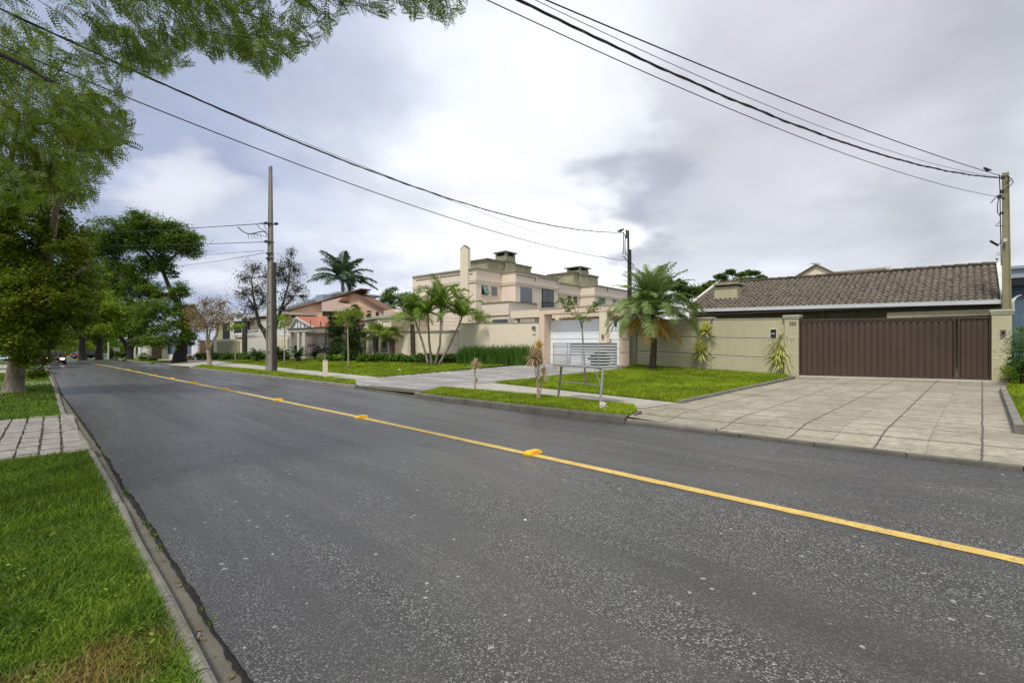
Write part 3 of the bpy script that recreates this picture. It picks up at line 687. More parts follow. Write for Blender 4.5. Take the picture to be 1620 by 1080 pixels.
def pillar(pa, pb, ytop, ycap, label, k0=-.10, k1=.30, capw=3):
    t = thing('wall_pillar', label, 'pillar', base_at((pa+pb)/2), 'square pillars in the olive street wall')
    mb = MB(); z = zp(pa, ytop, k0); wbox(mb, pa, pb, k0, k1, -.4, z); mb.build('shaft', M['olive'], t)
    mb = MB(); zc = zp(pa, ycap, k0); h = zc-z
    wbox(mb, pa-capw*.6, pb+capw*.6, k0-.03, k1+.03, z, z+h*.45); wbox(mb, pa-capw, pb+capw, k0-.05, k1+.05, z+h*.45+.002, z+h); mb.build('cap', M['cap'], t)
    mb = MB()
    for f in (.33, .62):
        zz = zp(pa, 592+ (ytop-592)*(1-f), k0) if pb < 1300 else zp(pa, 610+(ytop-610)*(1-f), k0)
        wbox(mb, pa-.4, pb+.4, k0-.006, k1+.006, zz, zz+.022)
    mb.build('groove', M['whitewall'], t); return t
pillar(1103, 1124, 506, 502, 'slim olive pillar with mossy cap behind the spiky plant in the middle of the wall')
tp = pillar(1241, 1263.2, 504, 498.5, 'olive gate pillar with house number left of the brown gate')
pillar(1569, 1601, 497, 489.5, 'wide olive pillar with intercom right of the brown gate', -.12, .32)
p = wl(1254, -.125); text_at('352', (p.x, p.y, zp(1254, 513.5, -.12)), .16, ROTW, M['ink'], 'house_number', tp)
# end pillar of the olive wall next to the salmon gateway
t = thing('wall_pillar', 'short greenish wall pier between salmon gateway and olive wall', 'pillar', base_at(1002), 'square pillars in the olive street wall')
mb = MB(); wbox(mb, 995.6, 1006, -.06, .25, -.3, zp(999, 500)); mb.build('shaft', M['mossy'], t)
# intercom niche in the wall
t = thing('mailbox_niche', 'dark meter niche with pale frame in the olive wall beside the gate pillar', 'niche', (wl(1222, -.01).x, wl(1222, -.01).y, zp(1222, 536)))
mb = MB(); wbox(mb, 1217.8, 1229.2, -.02, .05, zp(1218, 536.5), zp(1218, 519.5)); mb.build('frame', M['whitewall'], t)
mb = MB(); wbox(mb, 1219, 1228, -.026, .03, zp(1219, 535), zp(1219, 521)); mb.build('opening', M['darkhole'], t)
mb = MB(); wbox(mb, 1220, 1226, -.03, -.005, zp(1220, 529), zp(1220, 526.5)); mb.build('slot', M['metal'], t)
t = thing('intercom', 'small dark intercom box on the right gate pillar', 'intercom', (wl(1587, -.13).x, wl(1587, -.13).y, zp(1587, 531)))
mb = MB(); wbox(mb, 1583, 1591.5, -.165, -.125, zp(1583, 531.5, -.13), zp(1583, 521.5, -.13)); mb.build('housing', M['rust'], t)
mb = MB(); wbox(mb, 1585, 1589.5, -.172, -.16, zp(1585, 529, -.13), zp(1585, 524, -.13)); mb.build('screen', M['darkhole'], t)

# --- brown sliding gate
t = thing('driveway_gate', 'dark brown corrugated metal driveway gate with a narrow door leaf', 'gate', base_at(1415, .05))
zb = lambda px: hz(*wl(px, .05), .12)+.04
GA, GB = wl(1264.5, .05), wl(1567.5, .05); GLn = (GB-GA).length; gd = (GB-GA).normalized()
zt0, zt1 = zp(1264.5, 505.2, .05), zp(1567.5, 500.5, .05)
def gpt(u, k, z): q = GA+gd*u+NW*k; return (q.x, q.y, z)
def zbot(u): return zb(1264.5)+(zb(1567)-zb(1264.5))*u/GLn
def ztop(u): return zt0+(zt1-zt0)*u/GLn
mp = ext(GA, gd, 1510); uD = (mp-GA).length; uE = (ext(GA, gd, 1517)-GA).length
def flutes(u0, u1, n):
    mb = MB(); m = 10; vs = []; cols = n*m
    for j in range(cols+1):
        u = u0+(u1-u0)*j/cols; ph = (j % m)/m; r = (u1-u0)/n/2
        k = -.5*r*math.sqrt(max(0, 1-(2*ph-1)**2))+.0
        vs += [gpt(u, k+.03, zbot(u)+.04), gpt(u, k+.03, ztop(u)-.05)]
    mb.add(vs, [(2*j, 2*j+2, 2*j+3, 2*j+1) for j in range(cols)]); return mb
o = flutes(.03, uD-.02, 24).build('gate_panel', M['gate'], t, smooth=True)
o = flutes(uE+.02, GLn-.03, 5).build('door_panel', M['gate'], t, smooth=True)
mb = MB()
def gbar(u0, u1, k0, k1, za, zb_, zc, zd): mb.hexa([gpt(u0, k0, za), gpt(u1, k0, zb_), gpt(u1, k1, zb_), gpt(u0, k1, za)], [gpt(u0, k0, zc), gpt(u1, k0, zd), gpt(u1, k1, zd), gpt(u0, k1, zc)])
gbar(0, GLn, -.045, .05, ztop(0)-.055, ztop(GLn)-.055, ztop(0), ztop(GLn))
gbar(0, GLn, -.045, .05, zbot(0), zbot(GLn), zbot(0)+.05, zbot(GLn)+.05)
for u in (0, uD-.02, uE-.02, GLn-.04): gbar(u, u+.04, -.042, .047, zbot(u)+.05, zbot(u)+.05, ztop(u)-.055, ztop(u)-.055)
mb.build('frame', M['gate'], t)
for i in range(25):
    u = .03+(uD-.05)*i/24; mb = MB(); gbar(u-.035, u+.035, -.030, -.012, ztop(u)-.13, ztop(u)-.13, ztop(u)-.056, ztop(u)-.056); mb.build('scallop', M['gate'], t)
for u in (GLn*.42, GLn*.69):
    q = gpt(u, -.02, zbot(u)-.03); mb = MB(); mb.tube([(q[0]-NW.x*.02, q[1]-NW.y*.02, q[2]), (q[0]+NW.x*.03, q[1]+NW.y*.03, q[2])], .035, 12); mb.build('wheel', M['darkmetal'], t)
mb = MB(); wbox(mb, 1264, 1600, -.10, .16, (hz(*wl(1264, 0), .12)-.05, hz(*wl(1600, 0), .12)-.05), (hz(*wl(1264, 0), .12)+.025, hz(*wl(1600, 0), .12)+.025))
mb.build('threshold', M['whitewall'], kind='structure')


# --- the low house behind the wall
t = thing('low_house', 'low olive house with weathered grey brown tile roof and white eaves gutter', 'house', base_at(1330, 2.5))
kE, kR = .9, 5.0; pE0, pE1 = 1084, 1584.5
EA, EB = wl(pE0, kE), wl(pE1, kE); zE0, zE1 = zof(EA, 490.3), zof(EB, 475.3)
RA, RB = wl(1137, kR), wl(1575.5, kR); zR0, zR1 = zof(RA, 449.5), zof(RB, 419)
def tileroof(EA, EB, RA, RB, zE0, zE1, zR0, zR1, pitch=.19, course=.31, amp=.055):
    n = int((EB-EA).length/pitch); rows = int(math.hypot((RA-EA).length, zR0-zE0)/course)
    V = []; Q = []; LIP = []
    dn = Vector(((EB-EA).x, (EB-EA).y)).normalized()
    prof = [(0, 0), (.12, .55), (.3, 1), (.5, .95), (.68, .45), (.8, 0)]
    for r in range(rows):
        for i in range(n):
            jz = random.uniform(-.006, .006); ju = random.uniform(-.012, .012); b = len(V)
            for v, lift in ((r/rows, .022), ((r+1.08)/rows, 0)):
                v = min(v, 1)
                for (u, h) in prof+[(1.0, 0)]:
                    uu = (i+u)/n; P0 = EA+(EB-EA)*uu; P1 = RA+(RB-RA)*uu; P = P0+(P1-P0)*v+dn*ju
                    z = (zE0+(zE1-zE0)*uu)*(1-v)+(zR0+(zR1-zR0)*uu)*v
                    V.append((P.x, P.y, z+h*amp+lift+jz))
            m = len(prof)+1
            for q in range(m-1): Q.append((b+q, b+q+1, b+m+q+1, b+m+q))
            # butt end of the tile, the pale lip seen from the street
            bb = len(V)
            for (u, h) in prof: V.append((V[b+prof.index((u, h))][0], V[b+prof.index((u, h))][1], V[b+prof.index((u, h))][2]-.026))
            for q in range(len(prof)-1): LIP.append(len(Q)); Q.append((b+q, bb+q, bb+q+1, b+q+1))
    return np.array(V), np.array(Q), LIP
def lipped(name, VQ, m, lip, parent):
    o = npmesh(name, VQ[0], VQ[1], m, parent)
    o.data.materials.append(lip)
    for i in VQ[2]: o.data.polygons[i].material_index = 1
    return o
lipped('roof', tileroof(EA, EB, RA, RB, zE0, zE1, zR0, zR1), M['tile'], M['tilelip'], t)
mb = MB()   # ridge caps
L = resample([RA, RB], .38)
for a, b in zip(L[:-1], L[1:]):
    ua = (a-RA).length/(RB-RA).length; za = zR0+(zR1-zR0)*ua+.03; d = (b-a).normalized()
    mb.tube([(a.x, a.y, za+.02), (b.x+d.x*.04, b.y+d.y*.04, za)], [.10, .085], 8)
mb.build('ridge_tiles', M['tile'], t)
mb = MB()   # under-roof solid, back slope
RA2, RB2 = RA+NW*4, RB+NW*4
mb.add([(EA.x, EA.y, zE0-.03), (EB.x, EB.y, zE1-.03), (RB.x, RB.y, zR1-.03), (RA.x, RA.y, zR0-.03), (RA2.x, RA2.y, zE0), (RB2.x, RB2.y, zE1)], [(0, 1, 2, 3), (3, 2, 5, 4)])
mb.build('roof_back', M['tile2'], t)
mb = MB()   # gutter and fascia
def gut(a, b, za, zb_, out, w, h):
    d = (b-a).normalized(); n = -NW
    mb.hexa([(a.x+n.x*out, a.y+n.y*out, za-h), (b.x+n.x*out, b.y+n.y*out, zb_-h), (b.x+n.x*(out-w), b.y+n.y*(out-w), zb_-h), (a.x+n.x*(out-w), a.y+n.y*(out-w), za-h)],
            [(a.x+n.x*(out+.02), a.y+n.y*(out+.02), za), (b.x+n.x*(out+.02), b.y+n.y*(out+.02), zb_), (b.x+n.x*(out-w), b.y+n.y*(out-w), zb_), (a.x+n.x*(out-w), a.y+n.y*(out-w), za)])
gut(EA, EB, zE0+.02, zE1+.02, .10, .12, .125); mb.build('gutter', M['gutterwhite'], t)
mb = MB(); gA, gB = wl(1078, kE), wl(1140, kR+.3)
d = (RA-EA).normalized(); sd = Vector((-d.y, d.x)) 
mb.hexa([(EA.x-DW.x*.12, EA.y-DW.y*.12, zE0-.12), (RA.x-DW.x*.12, RA.y-DW.y*.12, zR0-.08), (RA.x, RA.y, zR0-.08), (EA.x, EA.y, zE0-.12)], [(EA.x-DW.x*.12, EA.y-DW.y*.12, zE0+.08), (RA.x-DW.x*.12, RA.y-DW.y*.12, zR0+.12), (RA.x, RA.y, zR0+.12), (EA.x, EA.y, zE0+.08)])
mb.build('barge_board', M['whitewall'], t)
mb = MB(); wbox(mb, 1584, 1591, 1.2, 5.6, 1.2, zp(1588, 462, 1.2)); 
A = wl(1583, .8); B = wl(1576, kR)
mb.hexa([(A.x, A.y, zE1-.05), (B.x, B.y, zR1-.1), (B.x+.22, B.y, zR1-.1), (A.x+.22, A.y, zE1-.05)], [(A.x, A.y, zE1+.16), (B.x, B.y, zR1+.10), (B.x+.22, B.y, zR1+.10), (A.x+.22, A.y, zE1+.16)])
mb.build('party_wall', M['whitewall'], t)
mb = MB(); wbox(mb, 1090, 1575, 2.2, 2.4, -.2, min(zE0, zE1)+.25)
for px in (1250, 1297, 1345, 1378): wbox(mb, px, px+7, 2.05, 2.2, -.2, min(zE0, zE1)+.2)
mb.build('wall', M['olivedark'], t)
mb = MB(); A = wl(1090, kE+.02); B = wl(1582, kE+.02); C_ = wl(1582, 2.3); D_ = wl(1100, 2.3)
mb.prism([A, B, C_, D_], min(zE0, zE1)-.09, min(zE0, zE1)-.05); mb.build('soffit', M['greybrown'], t)
mb = MB(); wbox(mb, 1403, 1566, 1.0, 1.15, zp(1403, 503, 1.0), zp(1403, 494.5, 1.0)); mb.build('carport_beam', M['olive'], t)
# chimney box on the roof
ch = MB(); kc = 2.3; zt_ = zp(1131, 454.5, kc); wbox(ch, 1130, 1166, kc, kc+.9, zp(1131, 481, kc)-.1, zt_); ch = ch.build('chimney', M['olive'], t)
mb = MB(); wbox(mb, 1131, 1165, kc+.03, kc+.87, zt_, zt_+.07); mb.build('vent', M['darkhole'], ch)
mb = MB(); z0 = zt_+.07; q = [wl(1128, kc-.12), wl(1168.5, kc-.12)]; q += [q[1]+NW*1.15, q[0]+NW*1.15]; c = (q[0]+q[2])/2
mb.prism(q, z0, z0+.035); mb.prism([c+(x-c)*.93 for x in q], z0+.037, z0+.11); mb.build('chimney_cap', M['tile2'], ch)
mb = MB(); wbox(mb, 1126, 1166, kc-.14, kc, zp(1131, 483.2, kc)-.02, zp(1131, 480.8, kc)-.02); mb.build('flashing', M['whitewall'], ch)
# house behind with pale gable
t = thing('gabled_house', 'pale olive gable end and ribbed brown roof peeking over the low tiled roof', 'house', base_at(1300, 9))
k = 9.0; mb = MB(); A, B, C_ = wl(1254, k), wl(1327, k), wl(1291.5, k); zl, zr_, za = zof(A, 443), zof(B, 437), zof(C_, 420.5)
n = NW*5
mb.add([(A.x, A.y, 1), (B.x, B.y, 1), (B.x, B.y, zr_), (C_.x, C_.y, za), (A.x, A.y, zl), (A.x+n.x, A.y+n.y, 1), (B.x+n.x, B.y+n.y, 1), (B.x+n.x, B.y+n.y, zr_), (C_.x+n.x, C_.y+n.y, za), (A.x+n.x, A.y+n.y, zl)],
       [(0, 1, 2, 3, 4), (9, 8, 7, 6, 5), (0, 5, 6, 1), (1, 6, 7, 2), (2, 7, 8, 3), (3, 8, 9, 4), (4, 9, 5, 0)]); mb.build('gable_wall', M['cream'], t)
mb = MB(); n2 = NW*.05; e = NW*-.12
def edge(P, Q_, zP, zQ, w=.09):
    mb.hexa([(P.x+e.x, P.y+e.y, zP), (Q_.x+e.x, Q_.y+e.y, zQ), (Q_.x+n.x, Q_.y+n.y, zQ), (P.x+n.x, P.y+n.y, zP)], [(P.x+e.x, P.y+e.y, zP+w), (Q_.x+e.x, Q_.y+e.y, zQ+w), (Q_.x+n.x, Q_.y+n.y, zQ+w), (P.x+n.x, P.y+n.y, zP+w)])
A0 = wl(1246, k); edge(A0, C_, zof(A0, 447), za+.01); edge(C_, B, za+.01, zr_+.01); mb.build('roof_edge', M['capdark'], t)
mb = MB(); ra, rb_ = wl(1316, 10), wl(1402, 10); z1_, z2_ = zof(ra, 429.5), zof(rb_, 422); f0, f1 = wl(1322, 8), wl(1400, 8)
for i in range(9):
    u0, u1 = i/9, (i+.86)/9
    def P(u, v): a = f0+(f1-f0)*v; b = ra+(rb_-ra)*v; q = a+(b-a)*u; return (q.x, q.y, (z1_-1.3)*(1-u)*(1-v)+(z2_-1.3)*(1-u)*v+z1_*u*(1-v)+z2_*u*v)
    a_, b_, c_, d_ = P(u0, 0), P(u0, 1), P(u1, 1), P(u1, 0); up = lambda q, h: (q[0], q[1], q[2]+h)
    mb.hexa([up(x, -.12) for x in (a_, b_, c_, d_)], [up(a_, .05), up(b_, .05), up(c_, 0), up(d_, 0)])
mb.build('ribbed_roof', M['tile2'], t)
mb = MB(); wbox(mb, 1402, 1405, 9, 10.2, 2, zp(1403, 422, 9)); wbox(mb, 1406.5, 1409, 9, 9.2, 2, zp(1403, 421, 9)); mb.build('parapet', M['whitewall'], t)
t = thing('tv_antenna', 'thin TV antenna above the pale gable behind the low house', 'antenna', (*wl(1290, 9.5), za-.3)); mb = MB()
p = wl(1288, 9.5); a = Vector((p.x, p.y, za-.4)); b = Vector((p.x, p.y, zof(p, 417))); mb.tube([a, b], .018, 6); mb.build('mast', M['metal'], t)
mb = MB(); l, r = at(1283, 416.5, p.y), at(1297, 418, p.y); mb.tube([l, r], .014, 5)
for i in range(7):
    q = l+(r-l)*(i/6); mb.tube([q+Vector((-.1, -.25, 0)), q+Vector((.1, .25, 0))], .010, 4)
mb.build('boom', M['metal'], t)
# neighbour at the right edge
t = thing('blue_house', 'house with blue grey fascia and dark eaves at the right edge of the picture', 'house', base_at(1650, 3))
mb = MB(); k = 3.2; wbox(mb, 1592, 2100, k, k+.4, zp(1600, 440, k), zp(1600, 426, k)); wbox(mb, 1590, 2100, k-.1, k+.4, zp(1600, 426, k)+.003, zp(1600, 421.5, k)); mb.build('fascia', M['bluefascia'], t)
mb = MB(); wbox(mb, 1594, 2100, k+.3, k+4, 0, zp(1600, 440, k)); mb.build('wall', M['bluewall'], t)
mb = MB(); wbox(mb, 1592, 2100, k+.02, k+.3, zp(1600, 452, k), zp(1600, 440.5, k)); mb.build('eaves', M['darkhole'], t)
t = thing('blue_fence', 'blue grey panel fence beside the wide gate pillar', 'fence', base_at(1640, .2)); mb = MB()
for i, px in enumerate(range(1604, 1790, 9)): wbox(mb, px, px+8.6, .1+.02*(i % 2), .16+.02*(i % 2), 0, zp(1604, 497))
mb.build('panel', M['bluewall'], t)
# curved security spikes on the side wall
t = thing('security_spikes', 'row of curved white security spikes above the wide gate pillar', 'spikes', (*wl(1604, 1), 2.6)); mb = MB()
for i in range(13):
    k = .5+i*.28; p = wl(1604, 0)+NW*(k-.0)+DW*.05; z = zp(1600, 490, 0)
    mb.tube([(p.x, p.y, z-.1), (p.x-.01, p.y, z+.28), (p.x+.09, p.y, z+.44), (p.x+.22, p.y, z+.47)], .013, 5)
mb.tube([(*(wl(1604, 0)+NW*.4+DW*.05), z), (*(wl(1604, 0)+NW*4.2+DW*.05), z)], .02, 5); mb.build('spikes', M['whitewall'], t)
# --- beige twin houses behind the cream wall
def corner(k, px): return wl(px, k)
C1 = wl(753, 3.4); ZT = zof(C1, 425.5); E1 = ext(C1, DW, 653)
C2 = ext(C1, NW, 793.5); C3 = ext(C2, DW, 815.5); C4 = ext(C3, NW, 884.3); C5 = C4-DW*1.2
def band(mb, path, z0, z1, out, thick=.12):
    "string course standing out from a wall path (walked with the wall on its left)"
    P = [Vector(p) for p in path]; n = len(P); o = []
    for i in range(n):
        ns = []
        if i > 0: d = (P[i]-P[i-1]).normalized(); ns.append(Vector((d.y, -d.x)))
        if i < n-1: d = (P[i+1]-P[i]).normalized(); ns.append(Vector((d.y, -d.x)))
        if len(ns) == 2: b = ns[0]+ns[1]; o.append(b/max(.4, b.dot(ns[0])))
        else: o.append(ns[0])
    for i in range(n-1):
        a, b = P[i]+o[i]*out, P[i+1]+o[i+1]*out; c, d = P[i+1]-o[i+1]*thick, P[i]-o[i]*thick; mb.prism([a, b, c, d], z0, z1)
def twin(name, label, path, ZT, zb, back):
    t = thing(name, label, 'house', (path[1].x, path[1].y, zb), 'beige two storey houses behind the cream wall')
    foot = list(path)+back
    mb = MB(); mb.prism(foot, zb-.5, ZT); mb.build('wall', M['beige'], t)
    mb = MB(); band(mb, path, ZT+.002, ZT+.10, .10, .3); mb.build('coping', M['capmid'], t)
    mb = MB(); band(mb, path, ZT-.90, ZT-.80, .07); mb.build('cornice', M['beige'], t)
    mb = MB(); band(mb, path, ZT-.80+.002, ZT-.765, .08); mb.build('cornice_weathering', M['capmid'], t)
    return t
farb = [C4+DW*-9+NW*2, C1+DW*-14+NW*9]
E1 = ext(C1, DW, 653)
tA = twin('beige_house', 'beige two storey house with pointed slab and chimney, left of the pair', [E1, C1, C2, C3, C4], ZT, 0, [C4-DW*7, E1+NW*8.7])
def sface(mb, P0, d, pxa, pxb, ya, yb, o0, o1):
    "box on a face through P0 along d, columns pxa..pxb, rows ya..yb read at pxa; from o0 to o1 out of the wall"
    a, b = ext(P0, d, pxa), ext(P0, d, pxb); nn = Vector((d.y, -d.x)); z1, z0 = zof(a, ya), zof(a, yb)
    if (b-a).dot(d) < 0: a, b = b, a
    mb.prism([a+nn*o1, b+nn*o1, b+nn*o0, a+nn*o0], z0, z1); return mb
def window(parent, P0, d, xa, xb, ya, yb, g, fr=1.5, name='window', bars=0, frame='whitewall', sill=True):
    mb = sface(MB(), P0, d, xa-fr, xb+fr, ya-fr, yb+fr*.9, -.02, .035); w_ = mb.build(name, M[frame], parent)
    mb = sface(MB(), P0, d, xa, xb, ya, yb, -.01, .045); mb.build('pane', M[g], w_)
    if bars:
        mb = MB()
        for i in range(1, bars+1):
            x = xa+(xb-xa)*i/(bars+1); sface(mb, P0, d, x-.3, x+.3, ya, yb, .03, .055)
        mb.build('bar', M['darkmetal'], w_)
    return w_
w_ = window(tA, C1, NW, 761.2, 771.5, 451, 465.5, 'glass', 1.3)
a_ = ext(C1, NW, 762.5); b_ = ext(C1, NW, 770.5); nn = Vector((NW.y, -NW.x)); z1, z0 = zof(a_, 452.5), zof(a_, 464.5)
mb = MB(); mb.hexa([(a_.x+nn.x*.32, a_.y+nn.y*.32, z0), (b_.x+nn.x*.32, b_.y+nn.y*.32, z0), (b_.x+nn.x*.29, b_.y+nn.y*.29, z0), (a_.x+nn.x*.29, a_.y+nn.y*.29, z0)], [(a_.x+nn.x*.07, a_.y+nn.y*.07, z1), (b_.x+nn.x*.07, b_.y+nn.y*.07, z1), (b_.x+nn.x*.05, b_.y+nn.y*.05, z1), (a_.x+nn.x*.05, a_.y+nn.y*.05, z1)])
mb.build('open_sash', M['glassgreen'], w_)
window(tA, C1, NW, 776.5, 786, 453, 467, 'glassblue', 1.3)
w_ = window(tA, C3, NW, 822.5, 841, 453.5, 490, 'glassblue', 1.2)
w2 = window(tA, C3, NW, 858, 874.5, 457.5, 487.5, 'glass', 1.0, frame='darkmetal', bars=1)
for (xa, xb, yy) in ((820, 845, 484), (856, 877.5, 482)):
    mb = MB(); a, b = ext(C3, NW, xa), ext(C3, NW, xb); o = nn*.22; z0, z1 = zof(a, 490), zof(a, 477.5)
    P = [a+nn*.05, a+o, b+o, b+nn*.05]
    for z in (z0, z1): mb.tube([(p.x, p.y, z) for p in P], .018, 5)
    L = resample(P, .13)
    for p in L: mb.tube([(p.x, p.y, z0), (p.x, p.y, z1)], .009, 4)
    mb.build('balcony_rail', M['darkmetal'], tA)
# raised line mouldings on the parapets
def mould(parent, P0, d, xa, xb, ya, h=.9):
    mb = sface(MB(), P0, d, xa, xb, ya, ya+h, -.01, .03); a = ext(P0, d, xb); ya2 = HY-(zof(ext(P0, d, xa), ya)-CH)*F/a.y
    sface(mb, P0, d, xb-.5, xb+.3, ya2+.3, ya2+6, -.01, .028); return mb.build('moulding', M['capdark'], parent)
mould(tA, C3, NW, 817, 847, 434); mould(tA, C3, NW, 851, 881.5, 438.6)
mb = MB(); sface(mb, E1, DW, 658, 729, 443.2, 444.2, -.01, .03); sface(mb, E1, DW, 743, 748, 433, 434, -.01, .03); mb.build('moulding', M['capdark'], tA)
mb = MB(); p = ext(E1, DW, 695.5); mb.tube([(p.x-DW.y*0, p.y-.04, 2.5), (p.x, p.y-.04, ZT-.1)], .035, 6); mb.build('downpipe', M['beige'], tA)
# pointed slab
a, b = ext(C1, DW, 730.3), ext(C1, DW, 742.3); nnD = Vector((DW.y, -DW.x)); f = nnD*.14; m_ = (a+b)/2
zs, zpk = zof(a, 396), zof(m_, 389)
mb = MB(); bk = nnD*-.12
for (o1, zA) in ((0, 0),):
    q = [(a+f, zs), (b+f, zs), (m_+f, zpk)]
mb.add([(a.x+f.x, a.y+f.y, 0), (b.x+f.x, b.y+f.y, 0), (b.x+f.x, b.y+f.y, zs), (m_.x+f.x, m_.y+f.y, zpk), (a.x+f.x, a.y+f.y, zs), (a.x+bk.x, a.y+bk.y, 0), (b.x+bk.x, b.y+bk.y, 0), (b.x+bk.x, b.y+bk.y, zs), (m_.x+bk.x, m_.y+bk.y, zpk), (a.x+bk.x, a.y+bk.y, zs)],
       [(0, 1, 2, 3, 4), (9, 8, 7, 6, 5), (0, 5, 6, 1), (1, 6, 7, 2), (2, 7, 8, 3), (3, 8, 9, 4), (4, 9, 5, 0)]); mb.build('pointed_slab', M['cream'], tA)
mb = MB(); h_ = .05
for (P_, Q_, z1, z2) in ((a, m_, zs, zpk), (m_, b, zpk, zs)):
    F_, B_ = f*1.1, bk
    mb.hexa([(P_.x+F_.x, P_.y+F_.y, z1+.003), (Q_.x+F_.x, Q_.y+F_.y, z2+.003), (Q_.x+B_.x, Q_.y+B_.y, z2+.003), (P_.x+B_.x, P_.y+B_.y, z1+.003)], [(P_.x+F_.x, P_.y+F_.y, z1+h_), (Q_.x+F_.x, Q_.y+F_.y, z2+h_), (Q_.x+B_.x, Q_.y+B_.y, z2+h_), (P_.x+B_.x, P_.y+B_.y, z1+h_)])
mb.build('slab_coping', M['capdark'], tA)
def penthouse(t, P, ztop, pl, pr, pm, chim):
    "set back roof box whose near corner projects at column pm"
    c = P; l, r = ext(c, DW, pl), ext(c, NW, pr)
    foot = [l, c, r, r+(l-c)]
    mb = MB(); mb.prism(foot, ZT-.3, ztop); mb.build('roof_box', M['mossy'], t)
    mb = MB(); band(mb, [l, c, r], ztop+.002, ztop+.13, .14, .4); mb.build('roof_box_coping', M['capdark'], t)
    xa, xb, yt, yb_ = chim
    q = ext(c+nn*-.0, NW, xa); q2 = ext(c, NW, xb); w = (q2-q).length*.62; q = q-nn*.15
    cm = q+NW*w/2
    mb = MB(); s_ = [q, q+NW*w, q+NW*w-nn*w, q-nn*w]; s_ = [q+nn*.35+NW*0, q+NW*w+nn*.35, q+NW*w+nn*(.35-w), q+nn*(.35-w)]
    zt_ = zof(cm, yt+3.2); mb.prism(s_, ZT-.2, zt_-.25); cc = (s_[0]+s_[2])/2
    for s0 in s_: v = cc+(s0-cc)*.84; mb.box((v.x, v.y, zt_-.25), .17, .17, .25, ROTW)
    ch = mb.build('chimney', M['mossy'], t)
    mb = MB(); mb.prism([cc+(s0-cc)*.72 for s0 in s_], zt_-.248, zt_-.002); mb.build('vent', M['darkhole'], ch)
    mb = MB(); mb.prism([cc+(s0-cc)*1.22 for s0 in s_], zt_, zt_+.08); v5 = [cc+(s0-cc)*1.12 for s0 in s_]
    mb.add([(v.x, v.y, zt_+.083) for v in v5]+[(cc.x, cc.y, zt_+.28)], [(0, 1, 4), (1, 2, 4), (2, 3, 4), (3, 0, 4), (3, 2, 1, 0)]); mb.build('chimney_cap', M['capdark'], ch)
    mb = MB(); mb.prism([cc+(s0-cc)*1.07 for s0 in s_], zof(cm, yb_)-.05, zof(cm, yb_)+.05); mb.build('chimney_band', M['capdark'], ch)
Pm = wl(771, 5.6); penthouse(tA, Pm, zof(Pm, 411.5), 735, 840, 771, (797.5, 821, 398, 415.5))
# lower projecting rooms
q1 = ext(C1, NW, 760)+nn*1.6
lowz = zof(wl(765, 3.2), 480.5)
mb = MB(); a, b = wl(757, 1.6), wl(805, 4.6); pr = [wl(762, 2.6), wl(804.5, 2.6), wl(804.5, 2.6)+NW*3, wl(762, 2.6)+NW*3]
mb.prism(pr, 0, zof(pr[0], 480.5)); mb.build('side_room', M['beige'], tA)
mb = MB(); band(mb, pr[:3], zof(pr[0], 480.5)+.002, zof(pr[0], 479.2), .06); band(mb, pr[:2], zof(pr[0], 501), zof(pr[0], 499.8), .05); mb.build('side_room_coping', M['capmid'], tA)
mb = MB(); wbox(mb, 779, 803, 2.57, 2.62, 1.5, zp(779, 505.5, 2.6)); mb.build('side_window', M['glass'], tA)
mb = MB(); wbox(mb, 808, 853, 1.9, 3.0, zp(808, 503.5, 1.9), zp(808, 492, 1.9)); mb.build('canopy', M['cream'], tA)
mb = MB(); wbox(mb, 813.5, 818, 2.0, 2.3, .5, zp(808, 503.5, 1.9)-.002); wbox(mb, 846, 856, 2.2, 2.6, .5, zp(808, 503.5, 1.9)-.002); mb.build('canopy_post', M['cream'], tA)
mb = MB(); wbox(mb, 805, 856, 3.2, 3.3, .3, 2.75); mb.build('ground_floor_glazing', M['glass'], tA)
# second house of the pair
D0 = C4+NW*.05-DW*1.3; D2 = ext(D0, NW, 918); D3 = ext(D2, DW, 940.5); D4 = D3+NW*11
tB = twin('beige_house', 'beige two storey house farther back, right of the pair', [D0-DW*5, D0+NW*.02, D2, D3, D4], ZT-.05, 0, [D4-DW*7, D0-DW*5.1+NW*2])
window(tB, D0, NW, 897.5, 903, 466.5, 479, 'glass', .9); window(tB, D0, NW, 907, 912.5, 467.5, 479.5, 'glass', .9)
window(tB, D3, NW, 945.5, 957, 468, 484, 'glassblue', 1.0); window(tB, D3, NW, 969, 975, 470, 484, 'glass', .9)
window(tA, C4-NW*.9, NW, 882.6, 883.9, 464, 476, 'glass', .5)
mould(tB, D3, NW, 942, 961, 451.2, .8)
Pm2 = wl(905, 13.5); 
Pm2 = ext(D0-nn*1.6, NW, 908)
zpb = zof(Pm2, 431.8); c = Pm2; l, r = ext(c, DW, 870), ext(c, NW, 946)
l = c-DW*6
penthouse(tB, Pm2, zpb, 866, 946, 908, (915, 937, 421.5, 437))
